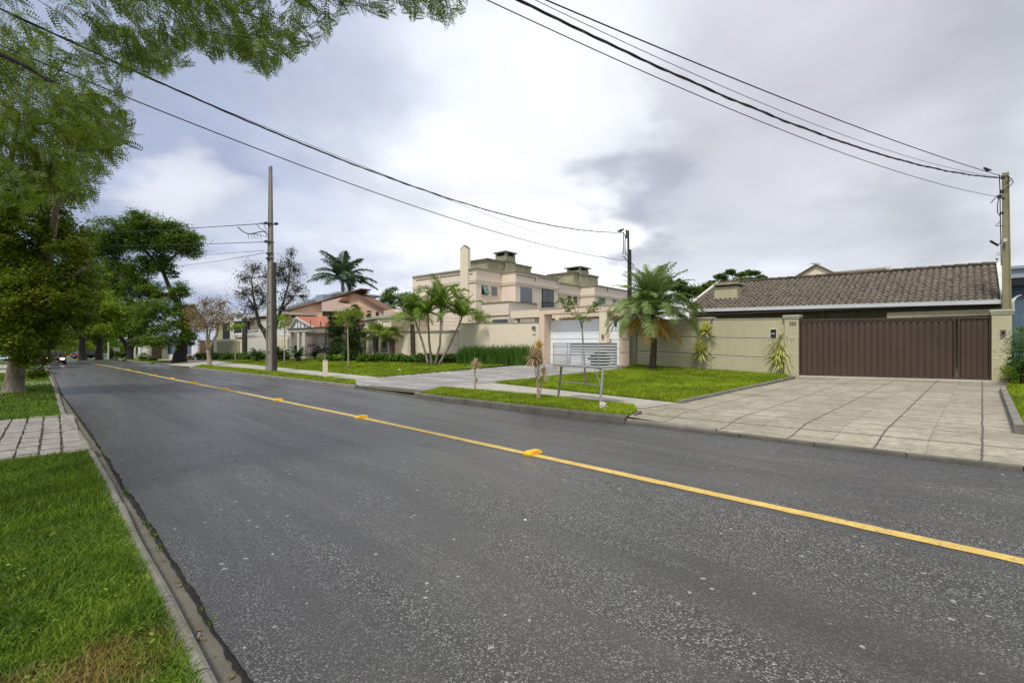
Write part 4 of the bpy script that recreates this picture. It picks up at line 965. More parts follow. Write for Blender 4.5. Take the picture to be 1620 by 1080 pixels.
# cream wall in front of the houses
t = thing('front_wall', 'smooth tall cream garden wall with number tiles left of the salmon gateway', 'wall', base_at(790))
mb = MB(); wbox(mb, 725.5, 852.6, -.02, .16, (0, 0), (zp(725.5, 512.5), zp(852.6, 511))); mb.build('wall_face', M['cream'], t)
mb = MB(); wbox(mb, 725.2, 852.6, -.04, .18, (zp(725.5, 512.5)+.001, zp(852.6, 511)+.001), (zp(725.5, 511.3), zp(852.6, 509.8))); mb.build('coping', M['capmid'], t)
mb = MB(); wbox(mb, 841, 847.6, -.05, -.021, zp(841, 521), zp(841, 515.6)); wbox(mb, 843, 847.8, -.045, -.021, zp(843, 523.6), zp(843, 521.4)); wbox(mb, 842.8, 847.8, -.045, -.021, zp(843, 529.6), zp(843, 527.8)); pl_ = mb.build('number_plate', M['metal'], t)
p = wl(844, -.06); text_at('88', (p.x, p.y, zp(844, 520.4)), .17, ROTW, M['ink'], 'numerals', pl_)
t = thing('front_wall', 'low cream wall with dark coping behind the clump of ringed palms', 'wall', base_at(690))
mb = MB(); wbox(mb, 634, 725, 0, .16, 0, (zp(634, 525.5), zp(725, 525))); mb.build('wall_face', M['cream'], t)
mb = MB(); wbox(mb, 634, 725, -.06, .2, (zp(634, 525.5)+.001, zp(725, 525)+.001), (zp(634, 523), zp(725, 522))); mb.build('coping', M['capmid'], t)
mb = MB(); z = zp(680, 503.5)
for px in (664, 700, 727): p = wl(px, .1); mb.tube([(p.x, p.y, zp(px, 524)), (p.x, p.y, zp(px, 502))], .02, 5)
for dz in (0, .22, .44): mb.tube([(*wl(640, .1), zp(640, 504)-dz), (*wl(727, .1), zp(727, 503)-dz)], .008, 4)
mb.build('wire_fence', M['darkmetal'], t)

# --- salmon gateway with white garage door
t = thing('gateway', 'salmon and cream entrance gateway with pillars and a flat lintel', 'gateway', base_at(915))
ZL = zp(853, 489.5, -.15); ZB = zp(853, 497.5, -.15)
kb = .55
mb = MB(); wbox(mb, 853, 861, -.15, kb, 0, ZB); mb.build('left_pillar', M['portal'], t)
mb = MB(); wbox(mb, 853, 997, -.15, kb, ZB, ZL); mb.build('lintel', M['portal'], t)
mb = MB(); wbox(mb, 852.4, 997.5, -.18, kb+.03, ZL+.001, ZL+.06); mb.build('coping', M['cap'], t)
mb = MB(); wbox(mb, 948, 960, -.13, .35, 0, ZB-.001); mb.build('middle_pillar', M['cream'], t)
mb = MB(); wbox(mb, 979.8, 995.4, -.17, .35, 0, ZB-.001); mb.build('right_pillar', M['portal'], t)
mb = MB(); wbox(mb, 979.4, 995.8, -.18, -.165, zp(980, 557.5), zp(980, 556.7)); wbox(mb, 984, 994, -.18, -.165, zp(980, 537.5), zp(980, 536.6)); wbox(mb, 993, 994, -.18, -.165, zp(980, 536.5), zp(980, 523)); mb.build('groove', M['capdark'], t)
mb = MB(); wbox(mb, 869, 979, kb+.5, kb+.62, zp(870, 502.5, kb), zp(870, 497.2, kb)); wbox(mb, 878, 884.5, kb+.45, kb+.8, 1.5, zp(870, 502, kb)); mb.build('inner_beam', M['cream'], t)
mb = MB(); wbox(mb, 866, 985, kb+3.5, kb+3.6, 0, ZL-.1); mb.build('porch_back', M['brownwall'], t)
mb = MB(); wbox(mb, 951.5, 954.8, -.17, -.13, zp(952, 536, -.15), zp(952, 529, -.15)); mb.build('intercom', M['rust'], t)
mb = MB(); wbox(mb, 960.5, 963.5, -.10, .3, zp(961, 541, 0), zp(961, 535.5, 0)); mb.build('letter_slot', M['portal'], t)
t = thing('garage_door', 'wide white sectional garage door inside the salmon gateway', 'garage door', base_at(910, .4))
def panels(t, xa, xb, k, yt, ybs, m):
    zs_ = [zp(xa, y, k) for y in [yt]+ybs]
    for a, b in zip(zs_[:-1], zs_[1:]):
        mb = MB(); wbox(mb, xa, xb, k, k+.05, b+.012, a-.012); mb.build('panel', m, t)
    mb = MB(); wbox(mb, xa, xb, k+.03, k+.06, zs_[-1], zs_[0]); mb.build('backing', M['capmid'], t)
panels(t, 867.5, 947.6, .42, 507, [524, 536.4, 548, 561, 577], M['white'])
t = thing('entrance_gate', 'narrow white entrance gate between the two right pillars of the gateway', 'gate', base_at(970, .2))
panels(t, 960.6, 979.4, .15, 507, [523.2, 537.2, 551.2, 565.4, 581], M['white'])
mb = MB(); wbox(mb, 972, 974, .02, .15, zp(972, 516.5, .1), zp(972, 505, .1)); mb.build('lamp', M['darkmetal'], t)

# --- kiosk-like corner gatehouse
t = thing('gatehouse', 'cream corner gatehouse with rounded coping, dark window and brown door', 'gatehouse', base_at(603, .5))
ka = .2; P1 = wl(571, ka+1.3); P2 = wl(600, ka-.2); P3 = wl(619, ka-.2); P4 = wl(636, ka+.9)
zt_ = zof(P2, 503.5); path = [P1-DW*-.0, P2, P3, P4]
mb = MB(); mb.prism([P1, P2, P3, P4, P4+NW*2.5, P1+NW*2.5], 0, zt_); mb.build('wall', M['cream'], t)
mb = MB(); band(mb, [P1+NW*2.5, P1, P2, P3, P4, P4+NW*2.5], zt_+.001, zt_+.16, .14, .5); mb.build('coping', M['cap'], t)
mb = MB(); band(mb, [P1, P2, P3, P4], zof(P2, 525), zof(P2, 522.5), .06); mb.build('string_course', M['cap'], t)
d12 = (P2-P1).normalized(); d23 = (P3-P2).normalized(); d34 = (P4-P3).normalized()
window(t, P1, d12, 573, 579.5, 533, 549, 'glass', .8)
mb = sface(MB(), P2, d23, 603.5, 613.5, 530, 557, .0, .03); dd = mb.build('door', M['greybrown'], t)
mb = sface(MB(), P2, d23, 606, 611, 538.5, 549, .03, .045); mb.build('grille', M['darkhole'], dd); mb = sface(MB(), P2, d23, 606.5, 610.5, 536.5, 538.2, .03, .045); mb.build('notice', M['whitewall'], dd)
mb = MB()
for (x, w1, w2) in ((P2, 0, .16), ):
    mb.prism([P2-d12*.18+Vector((d12.y, -d12.x))*.05, P2+Vector((d12.y, -d12.x))*.06, P2+d23*.15+Vector((d23.y, -d23.x))*.06, P2+d23*.15], 0, zt_-.002)
mb.build('pilaster', M['whitewall'], t)
mb = MB()
for (a, b, q, d) in ((574, 594, P1, d12), (605, 617, P2, d23)): sface(mb, q, d, a, b, 508.5, 509.4, .0, .02); sface(mb, q, d, a, a+.8, 509.4, 521, .0, .02)
mb.build('moulding', M['capdark'], t)
for px in (572, 597):
    q = wl(px, .9); g = thing('wall_lantern', 'small dark lantern on the %s of the gatehouse roof' % ('left end' if px < 580 else 'middle'), 'lantern', (q.x, q.y, zt_+.16)); mb = MB(); mb.lathe((q.x, q.y, zt_+.16), [(.05, 0), (.05, .1), (.12, .14), (.13, .32), (.16, .34), (.02, .46)], 8); mb.build('housing', M['darkmetal'], g)

# --- pink gabled house
t = thing('pink_house', 'large pink rendered house with a low gable and overhanging roof', 'house', base_at(520, 8))
k = 6.5
def poly_wall(pts, k, th, m, name, parent):
    a = [wl(x, k) for x, y in pts]; z = [zof(p, y) for p, (x, y) in zip(a, pts)]; n = len(a); mb = MB()
    vs = [(p.x, p.y, q) for p, q in zip(a, z)]+[(p.x+NW.x*th, p.y+NW.y*th, q) for p, q in zip(a, z)]
    mb.add(vs, [tuple(range(n)), tuple(reversed(range(n, 2*n)))]+[(i, n+i, n+(i+1) % n, (i+1) % n) for i in range(n)]); return mb.build(name, m, parent)
poly_wall([(448, 565), (448, 495), (508, 479), (560, 463), (607, 489.5), (636, 503), (650, 565)], k, 1.2, M['pink'], 'wall', t)
poly_wall([(509, 492), (509, 478.2), (541, 470), (534, 478), (557, 486), (557, 492)], k-.9, .9, M['pinkpale'], 'projecting_wall', t)
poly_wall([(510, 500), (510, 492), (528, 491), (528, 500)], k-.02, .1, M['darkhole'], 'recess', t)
poly_wall([(607, 505), (607, 491), (621, 489), (636, 500), (636, 505)], k-1, 1, M['pinkpale'], 'side_gable', t)
def roofbar(pts, k0, th, m, name, w=1.6):
    a = [wl(x, k0) for x, y in pts]; mb = MB()
    for i in range(len(a)-1):
        P, Q_ = a[i], a[i+1]; z1, z2 = zof(P, pts[i][1]), zof(Q_, pts[i+1][1]); h = w*P.y/F; n = NW*th
        mb.hexa([(P.x, P.y, z1-h), (Q_.x, Q_.y, z2-h), (Q_.x+n.x, Q_.y+n.y, z2-h), (P.x+n.x, P.y+n.y, z1-h)], [(P.x, P.y, z1), (Q_.x, Q_.y, z2), (Q_.x+n.x, Q_.y+n.y, z2), (P.x+n.x, P.y+n.y, z1)])
    return mb.build(name, m, t)
roofbar([(446, 491.5), (508, 475.5), (560, 459.2)], k-.6, 1.8, M['brownwall'], 'roof', 1.2); roofbar([(560.2, 459.1), (570.5, 456)], k-.6, 1.2, M['brownwall'], 'roof_overhang', 1.2)
roofbar([(560, 462.5), (607, 488), (637, 502)], k-.4, 1.3, M['brownwall'], 'roof', 1.2)
roofbar([(448, 487), (500, 470), (534, 461)], k+3, 6, M['bluefascia'], 'rear_roof', 2.5)
mb = MB(); wbox(mb, 499, 511, k+2, k+3.5, zp(499, 480, k+2), zp(499, 467, k+2)); mb.build('water_tank', M['bluefascia'], t)
# carport with red roof
t = thing('carport', 'carport with white gable, red tiled roof and pale pillars before the pink house', 'carport', base_at(495, .3))
k = .3; zB1, zB0 = zp(457, 520.8, k), zp(457, 525.5, k)
mb = MB(); wbox(mb, 456, 566, k-.1, k+.3, zB0, zB1); mb.build('beam', M['whitewall'], t)
mb = MB(); wbox(mb, 453.5, 567, k-.2, k+.4, zB1+.001, zB1+.08); mb.build('coping', M['capdark'], t)
for a, b in ((456, 459.5), (470, 473), (477.5, 482.5), (561, 566)):
    mb = MB(); wbox(mb, a, b, k-.05, k+.3, -.2, zB0-.001); mb.build('pillar', M['whitewall'], t)
poly_wall([(457.5, 520.5), (467.8, 503.5), (500, 520.5)], k+.6, .3, M['white'], 'gable', t)
gA_, gB_, gP = wl(456, k+.4), wl(502, k+.4), wl(467.5, k+.4)
zA_, zP_ = zof(gA_, 520.6), zof(gP, 501); zC_ = zof(gB_, 520.6)
mb = MB()
def rb(P, Q_, z1, z2, h=.14, dp=.2):
    n = NW*dp; mb.hexa([(P.x, P.y, z1-h), (Q_.x, Q_.y, z2-h), (Q_.x+n.x, Q_.y+n.y, z2-h), (P.x+n.x, P.y+n.y, z1-h)], [(P.x, P.y, z1), (Q_.x, Q_.y, z2), (Q_.x+n.x, Q_.y+n.y, z2), (P.x+n.x, P.y+n.y, z1)])
rb(gA_, gP, zA_, zP_); rb(gP, gB_, zP_, zC_); mb.build('barge_board', M['whitewall'], t)
EA_, EB_ = wl(500, k+.5), wl(572, k+.5); RA_, RB_ = wl(468, k+.5)+NW*.0, wl(572, k+4.5)
RA_ = gP+NW*.1; ze = zof(EA_, 520.6); zr = zP_+.05
RB_ = RA_+DW*((EB_-RA_).dot(DW)); RB_ = RB_+NW*1.2; RA_ = RA_+NW*0
V, Q, _ = tileroof(EA_, EB_, RA_+NW*1.8, wl(572, k+2.3), ze, ze, zr, zr, .26, .4, .05); npmesh('roof', V, Q, M['red'], t)
V, Q, _ = tileroof(gB_+NW*.1, gB_+NW*1.9-DW*.2, gP+NW*.1, gP+NW*1.9, zC_+.02, zC_+.02, zP_+.02, zP_+.02, .26, .4, .05); npmesh('roof_slope', V, Q, M['red'], t)
mb = MB(); q = [gA_+NW*.1, gP+NW*.1, gP+NW*1.9, gA_+NW*1.9]; zz_ = [zA_, zP_, zP_, zA_]; mb.prism(q, [z+.0 for z in zz_], [z+.06 for z in zz_]); mb.build('left_slope', M['red'], t)
mb = MB(); wbox(mb, 483, 561, k+.15, k+.2, -.2, zB0-.12); 
mb.build('shutter', M['greybrown'], t)
mb = MB()
for i in range(14): x = 485+i*5.3; wbox(mb, x, x+3.2, k+.12, k+.16, zB0-.09, zB0-.015)
mb.build('light_slots', M['white'], t)
mb = MB()
for i in range(12): x = 486.5+i*3.6; wbox(mb, x, x+1.6, k+.12, k+.15, zp(486, 548.5, k), zp(486, 544, k))
mb.build('vent_slots', M['darkhole'], t)
mb = MB(); wbox(mb, 459.5, 477.5, k+2.2, k+2.3, -.2, zB0-.05); mb.build('porch_wall', M['greybrown'], t)
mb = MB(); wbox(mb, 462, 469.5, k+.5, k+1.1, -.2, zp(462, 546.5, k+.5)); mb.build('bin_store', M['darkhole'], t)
mb = MB()
for px, yt in ((471, 507), (475.5, 511), (481.5, 512), (491.5, 507), (507.5, 508), (516.5, 511), (524, 513)): p = wl(px, k-.1); mb.tube([(p.x, p.y, zB1), (p.x, p.y, zof(p, yt))], .035, 5)
mb.build('fence_rods', M['darkmetal'], t)
p = wl(515.5, k-.3); mb = MB(); mb.tube([(p.x, p.y, -.2), (p.x, p.y, zB1)], .05, 6); mb.build('down_pipe', M['darkmetal'], t)

# --- white modern house far left with balcony, boundary walls
t = thing('modern_house', 'white and brown modern house with balcony and dark window behind the thin trees', 'house', base_at(390, 4)); k = 3.5
mb = MB(); wbox(mb, 340, 450, k, k+8, -.5, zp(390, 506, k)); mb.build('wall', M['whitewall'], t)
mb = MB(); wbox(mb, 376, 396, k-.6, k+8, zp(380, 505.5, k)+.001, zp(380, 503, k)); wbox(mb, 396.4, 454, k-.3, k+8, zp(390, 503, k), zp(390, 500, k)); mb.build('roof_slab', M['whitewall'], t)
mb = MB(); wbox(mb, 396, 408, k-.1, k, zp(397, 524, k), zp(397, 505, k)); mb.build('brown_panel', M['greybrown'], t)
mb = MB(); wbox(mb, 341, 352, k-.1, k, .0, zp(345, 509, k)); mb.build('olive_panel', M['olivedark'], t)
mb = MB(); wbox(mb, 352.5, 363, k-.05, k, zp(352, 536, k), zp(352, 511, k)); mb.build('dark_recess', M['darkhole'], t)
mb = MB(); wbox(mb, 368, 384.5, k-.12, k, zp(368, 529.5, k), zp(368, 507, k)); f_ = mb.build('window', M['white'], t); mb = MB(); wbox(mb, 370, 382, k-.15, k, zp(369, 527, k), zp(369, 508.5, k)); mb.build('pane', M['glass'], f_)
mb = MB(); wbox(mb, 384.8, 395, k-.05, k, zp(385, 527, k), zp(385, 508.5, k)); mb.build('opening', M['darkhole'], t)
mb = MB(); wbox(mb, 364, 386, k-.7, k-.1, zp(366, 534, k), zp(366, 530.2, k)); mb.build('balcony_slab', M['whitewall'], t)
mb = MB(); A, B = wl(386, 2.2), wl(455, 2.2); z = zof(A, 530); z2 = zof(A, 523)
for zz_ in (z, (z+z2)/2, z2): mb.tube([(A.x, A.y, zz_), (B.x, B.y, zz_)], .035, 5)
for p in resample([A, B], 1.3): mb.tube([(p.x, p.y, z-.3), (p.x, p.y, z2)], .04, 5)
mb.build('railing', M['white'], t)
mb = MB(); wbox(mb, 386, 455, 2.0, 2.5, -.5, z-.1); mb.build('terrace_wall', M['whitewall'], t)
t = thing('boundary_wall', 'grey beige wall panel in a pale frame behind the long hedge', 'wall', base_at(360)); mb = MB(); wbox(mb, 338, 382.5, 0, .3, -.6, zp(340, 537, 0)); mb.build('frame', M['cream'], t)
mb = MB(); wbox(mb, 343, 379, -.05, .05, -.6, zp(340, 539.8, 0)); mb.build('panel', M['olivedark'], t)
t = thing('gate_post', 'tall dark post between the two far white walls', 'post', base_at(386)); mb = MB(); wbox(mb, 382.8, 386.5, -.2, .1, -.6, zp(384, 503.5, 0)); mb.build('post', M['wood'], t)
t = thing('boundary_wall', 'white boundary wall under the balcony railing', 'wall', base_at(420)); mb = MB(); wbox(mb, 387, 456, .1, .35, -.5, (zp(387, 535), zp(456, 531))); mb.build('wall_face', M['whitewall'], t)
mb = MB()
for i in range(7): wbox(mb, 437+i*2.6, 438.8+i*2.6, .0, .1, 0, zp(437, 536)); 
mb.build('pickets', M['cream'], t)
t = thing('boundary_wall', 'dark brown wall beside the white gate post', 'wall', base_at(325)); mb = MB(); wbox(mb, 313.5, 337, 0, .3, -.8, zp(320, 538)); mb.build('wall_face', M['brownwall'], t)
t = thing('gate_post', 'broad white wall pier beside the dark brown wall', 'post', base_at(308)); mb = MB(); wbox(mb, 303, 313, -.2, .5, -.9, zp(305, 541)); mb.build('pier', M['white'], t)
t = thing('boundary_wall', 'grey gate and wall seen behind the leaning tree trunk', 'wall', base_at(275)); mb = MB(); wbox(mb, 257, 303, .4, .6, -1, zp(260, 543)); mb.build('wall_face', M['bluewall'], t)
mb = MB(); wbox(mb, 257, 303, .2, .5, -1, zp(260, 560)); mb.build('plinth', M['whitewall'], t)
t = thing('guard_booth', 'small dark red booth with pale tiled cap and pale side wall', 'booth', base_at(248)); mb = MB(); wbox(mb, 240, 253, -.5, 1, -1.5, zp(241, 544)); mb.build('wall', M['brownwall'], t)
mb = MB(); wbox(mb, 238.5, 256, -.7, 1.2, zp(241, 544)+.002, zp(241, 541.5)); mb.build('roof', M['tile2'], t)
mb = MB(); wbox(mb, 226, 239.5, -.2, .5, -1.5, zp(230, 547)); mb.build('side_wall', M['whitewall'], t); mb = MB(); wbox(mb, 253.2, 257.5, -.3, .3, -1.5, zp(254, 545)); mb.build('post', M['whitewall'], t)
mb = MB(); wbox(mb, 218.5, 221, -.5, 0, -1.5, zp(220, 549)); mb.build('narrow_post', M['white'], t)
for i, (px, y0) in enumerate(((171.5, 541), (213.5, 540))):
    q = wl(px, 0); q = Vector((q.x, q.y)); t = thing('street_post', ('left' if i == 0 else 'right')+' one of two slim pale posts under the far trees', 'post', (q.x, q.y, gz(*q))); mb = MB(); mb.tube([(q.x, q.y, gz(*q)-.5), (q.x, q.y, zof(q, y0))], .11, 8); mb.build('post', M['whitewall'], t)
q = at(184.5, 553, 66); t = thing('sign_board', 'small pale sign board under the far forked tree', 'sign', (q.x, q.y, q.z)); mb = MB(); mb.box((q.x, q.y, q.z-.2), .7, .06, .5, R(20)); mb.build('board', M['sign'], t)
mb = MB(); mb.box((q.x, q.y+.05, gz(q.x, q.y)-.6), .08, .08, q.z-gz(q.x, q.y)+.3, 0); mb.build('leg', M['darkmetal'], t)
# ---------------- poles, wires, street things ----------------
def utility_pole(name, label, base, ztop, w0, w1, m, rz, ribs=()):
    t = thing(name, label, 'utility pole', base); x, y, z = base; mb = MB(); H = ztop-z
    def lvl(u): return w0+(w1-w0)*u
    cs, sn = math.cos(rz), math.sin(rz)
    def sq(u, ax, ay, ox=0, oy=0):
        w = lvl(u); q = []
        for i, j in ((-1, -1), (1, -1), (1, 1), (-1, 1)):
            X, Y = (i*ax+ox)*w/2, (j*ay+oy)*w/2; q.append((x+X*cs-Y*sn, y+X*sn+Y*cs, z-.3+(H+.3)*u))
        return q
    mb.hexa(sq(0, .72, .5), sq(1, .72, .5))                   # web
    mb.hexa(sq(0, .15, .78, -.85), sq(1, .15, .78, -.85)); mb.hexa(sq(0, .15, .78, .85), sq(1, .15, .78, .85))   # flanges
    prev = [0, .03]+list(ribs)
    for u in list(ribs)+[.985]: mb.hexa(sq(u, .99, .72), sq(u+.008, .99, .72))
    mb.hexa(sq(0, 1.05, .85), sq(.055, 1.05, .85))
    mb.build('shaft', m, t); return t
bp = G(428, 587.5, .12); zt_ = CH+(HY-263)/F*bp.y
PL = utility_pole('utility_pole', 'tall pale concrete utility pole with recessed panels on the grass strip', bp, zt_, .40, .15, M['concrete'], ROTW*.35, (.12, .24, .355, .52))
mb = MB(); q = bp+Vector((.30, -.02, 0)); mb.tube([(q.x, q.y, q.z-.2), (q.x-.04, q.y, at(436, 415, bp.y).z)], [.085, .07], 8); mb.build('wooden_post', M['wood'], PL)
def px_at(px, py, Y): return at(px, py, Y)
for zy in (354, 383, 401, 409):
    mb = MB(); a = at(427, zy, bp.y); mb.box((a.x, a.y, a.z-.04), .34, .3, .07, 0); mb.build('band', M['darkmetal'], PL)
for px, py in ((420.5, 353), (437, 354), (421, 382)):
    mb = MB(); a = at(px, py, bp.y); mb.tube([a-Vector((.1, 0, 0)), a-Vector((.03, 0, 0)), a+Vector((.03, 0, 0)), a+Vector((.1, 0, 0))], [.05, .09, .09, .05], 8); mb.build('insulator', M['darkmetal'], PL)
pm = Vector((at(996, 500, 24.3).x, 24.3, 0)); pm.z = gz(pm.x, pm.y)+.4
PM = thing('utility_pole', 'thin dark utility pole rising behind the short feathery palm', 'utility pole', pm)
mb = MB(); mb.tube([pm-Vector((0, 0, .4)), at(996, 395, 24.3)], [.15, .09], 8); mb.build('lower_mast', M['wood'], PM)
mb = MB(); mb.tube([at(994.8, 480, 24.15), at(993.8, 364.5, 24.15)], .05, 6); mb.build('upper_mast', M['darkmetal'], PM)
mb = MB(); mb.tube([at(990.8, 363.5, 24.15), at(991, 377, 24.15)], .035, 6); mb.build('insulator', M['darkmetal'], PM)
for L in (((985.5, 368), (989.5, 374), (988.6, 386), (989, 398), (991, 404)), ((987, 368), (986, 380), (986.5, 396), (985, 402)), ((986, 405), (993, 413), (1003, 419))):
    mb = MB(); mb.tube([at(x, y, 24.1) for x, y in L], .022, 5); mb.build('drop_cable', M['cable'], PM)
pr_ = wl(1594, .75); YR = pr_.y
PR = utility_pole('utility_pole', 'mossy concrete utility pole with clamps behind the wide gate pillar', (pr_.x, pr_.y, 0.2), CH+(HY-273.5)/F*YR, .235, .15, M['concretemoss'], ROTW, ())
PR.rotation_euler = (0, R(-.55), 0)
for L in (((1584, 310), (1581, 322), (1580.5, 335), (1585, 342)), ((1598, 279), (1604, 284), (1606, 289), (1597, 297)), ((1597, 279), (1601, 287), (1594, 292)), ((1585, 350), (1577.5, 357), (1590, 357)), ((1580, 310), (1570.5, 321)), ((1584, 276), (1585, 300), (1585, 330), (1586, 420))):
    mb = MB(); mb.tube([at(x, y, YR-.12) for x, y in L], .013, 5); mb.build('drop_cable', M['cable'], PR)
for (px, py, s) in ((1590, 281, .09), (1588, 303, .10), (1584, 311, .10), (1590, 314, .06), (1588, 337, .07), (1592, 380, .09), (1582, 401, .08), (1579, 410, .05)):
    mb = MB(); a = at(px, py, YR-.10); mb.box((a.x, a.y, a.z-s/2), s, s, s, ROTW); mb.build('clamp', M['whitewall'] if py in (380, 401) else M['darkmetal'], PR)
mb = MB(); a, b = at(1569, 381, YR-.1), at(1581, 388, YR-.1); mb.tube([a, b], .035, 8); mb.tube([b, at(1588, 379, YR-.1)], .012, 5); mb.build('lamp_arm', M['darkmetal'], PR)

def wire(name, label, pa, YA, pb, YB, pm_, ext_=1.0, r=.012, twist=0, group=None, n=60, cat='cable'):
    "cable between two points, sagging through the column/row pm_; ext_ > 1 carries it on past the second end"
    A = at(*pa, YA); B = at(*pb, YB); d = Vector((B.x-A.x, B.y-A.y)); a = (pm_[0]-CX)/F
    tm = (a*A.y-A.x)/(d.x-a*d.y); ym = A.y+d.y*tm; zm = CH+(HY-pm_[1])/F*ym
    lin = A.z+(B.z-A.z)*tm; c = (zm-lin)/(tm*(tm-1))
    P = []
    for i in range(n+1):
        t = ext_*i/n; P.append(Vector((A.x+d.x*t, A.y+d.y*t, A.z+(B.z-A.z)*t+c*t*(t-1))))
    mb = MB()
    if twist:
        m = 5*n; 
        for ph in (0, 2.1, 4.2):
            Q = []
            for i in range(m+1):
                f = i/m*n; k = min(n-1, int(f)); p = P[k].lerp(P[k+1], f-k); s = (p-P[0]).length; rr = twist*(1+.8*math.sin(s*1.3+ph)*math.sin(s*.37))
                Q.append(p+Vector((math.cos(s*5+ph)*rr, 0, math.sin(s*5+ph)*rr)))
            mb.tube(Q, r, 4)
    else: mb.tube(P, r, 5)
    o = mb.build(name, M['cable'], label=label, cat=cat, group=group, loc=A); return P
wire('power_cable', 'thick twisted black cable bundle running to the right pole top', (1584, 281.5), YR-.05, (820, 0), 6.2, (1298, 212.6), 1.6, .010, .012)
P2_ = wire('power_cable', 'uppermost black cable ending at the right pole top with a bird on it', (1586, 279), YR-.05, (870, 3), 6.4, (1250, 160), 1.6, .010)
wire('power_cable', 'very thin cable just above the twisted bundle', (1584, 281), YR-.05, (846, 0), 6.3, (1150, 140), 1.6, .005)
wire('power_cable', 'lowest thin black cable running to the right pole below its top', (1577, 311), YR-.05, (770, 0), 6.0, (1230, 203), 1.6, .007)
wire('power_cable', 'long twisted black cable crossing the sky to the thin dark pole', (986, 368), 24.1, (160, 88.5), 8.5, (518, 244), 1.35, .011, .010)
wire('power_cable', 'long thin cable below the twisted one, ending low on the thin dark pole', (990, 412), 24.1, (183, 147), 8.5, (600, 307), 1.35, .011)
wire('power_cable', 'faint thin cable between the two long cables near the thin dark pole', (958, 407), 24.0, (315, 158), 11, (699, 312), 1.0, .006)
for lab, pa, pe, pmid, r_2 in (('topmost cable running left from the concrete pole into the tree', (420, 353.5), (140, 369), (300, 361), .022), ('cable running left from the middle band of the concrete pole', (421, 382.5), (140, 388), (280, 387), .02),
    ('thin cable running left from the concrete pole under the middle one', (418, 396.5), (250, 410), (340, 402), .012), ('lowest thin cable sloping left down from the concrete pole', (418, 400), (240, 424), (330, 415), .014)):
    wire('power_cable', lab, pa, bp.y-.1, pe, bp.y+24, pmid, 1.0, r_2)
t = thing('cable_splice', 'drooping splice of black cables left of the concrete pole', 'cable splice', at(400, 365, bp.y))
for L in (((376, 359), (384, 366), (392, 370), (400, 369.5), (410, 367), (418, 366), (423, 372)), ((406, 354.5), (412, 362), (423, 368)), ((411, 352.5), (416, 353), (422, 364)), ((398, 370), (410, 371), (423, 375))):
    mb = MB(); mb.tube([at(x, y, bp.y-.15) for x, y in L], .03 if len(L) > 5 else .018, 5); mb.build('cable', M['cable'], t)
for x in (392.5, 397.5, 402, 406.5, 411.5):
    mb = MB(); mb.tube([at(x, 371, bp.y-.15), at(x+1.6, 378, bp.y-.15)], .013, 4); mb.build('tail', M['cable'], t)
def bird(px, py, Y, dirx, label, s=1):
    a = at(px, py, Y); L = .115*s; prof = [(-1.0, .10, .0), (-.55, .22, .02), (-.1, .40, .10), (.35, .42, .22), (.62, .26, .42), (.78, .30, .52), (.95, .22, .54), (1.12, .04, .50)]
    vs = []; n = 8
    for (u, r, h) in prof:
        for k in range(n):
            an = 2*math.pi*k/n; vs.append((a.x+dirx*u*L, a.y+math.cos(an)*r*L*.8, a.z+(h+.25)*L+math.sin(an)*r*L))
    mb = MB(); m = len(prof); mb.add(vs, [(i*n+k, i*n+(k+1) % n, (i+1)*n+(k+1) % n, (i+1)*n+k) for i in range(m-1) for k in range(n)]+[tuple(range(n)), tuple(range((m-1)*n, m*n))])
    mb.tube([(a.x, a.y-.02, a.z+.3*L), (a.x, a.y-.02, a.z-.01)], .006, 4); mb.tube([(a.x, a.y+.02, a.z+.3*L), (a.x, a.y+.02, a.z-.01)], .006, 4)
    mb.build('bird', M['feather'], label=label, cat='bird', smooth=True)
_bp = min(P2_, key=lambda p: abs(CX+F*p.x/p.y-1562) if p.y > 1 else 1e9); bird(1562.5, HY-(_bp.z-CH)/_bp.y*F-.5, _bp.y, -1, 'small dark bird perched on the top cable near the right pole', 1.05)
bird(981.5, 367, 24, 1, 'small dark bird perched on the long cable beside the thin dark pole', 1.5)

# rubbish rack
bA, bB = G(881.8, 632, .12), G(948.8, 643, .12)
M['rackdark'] = simple('shaded grey steel', (.06, .06, .06), .5, .4)  # rear slats coloured near-black to stand for shade in the rack's gaps
tr = thing('rubbish_rack', 'metal slatted rubbish rack on leaning legs over the grass strip', 'rubbish rack', bA)
YA_, YB_ = bA.y-.05, bB.y+.02
A0 = at(875.5, 578.2, YA_); B0 = at(947, 580.6, YB_); zb_, zt_ = A0.z, at(875.5, 543.2, YA_).z; B0.z = zb_
u = V2(B0)-V2(A0); ul = u.length; u.normalize(); v = Vector((-u.y, u.x)); dpt = .52
def rk(a, b, z): q = V2(A0)+u*a+v*b; return (q.x, q.y, z)
def bar(mb, p, q, w=.012):
    mb.tube([p, q], w, 4)
mb = MB()
for (a, b) in ((0, 0), (ul, 0), (ul, dpt), (0, dpt), (ul/3, 0), (2*ul/3, 0)): mb.tube([rk(a, b, zb_), rk(a, b, zt_)], .014, 4)
for z in (zb_, zt_):
    for p, q in (((0, 0), (ul, 0)), ((ul, 0), (ul, dpt)), ((ul, dpt), (0, dpt)), ((0, dpt), (0, 0))): mb.tube([rk(*p, z), rk(*q, z)], .014, 4)
mb.build('basket_frame', M['metal'], tr)
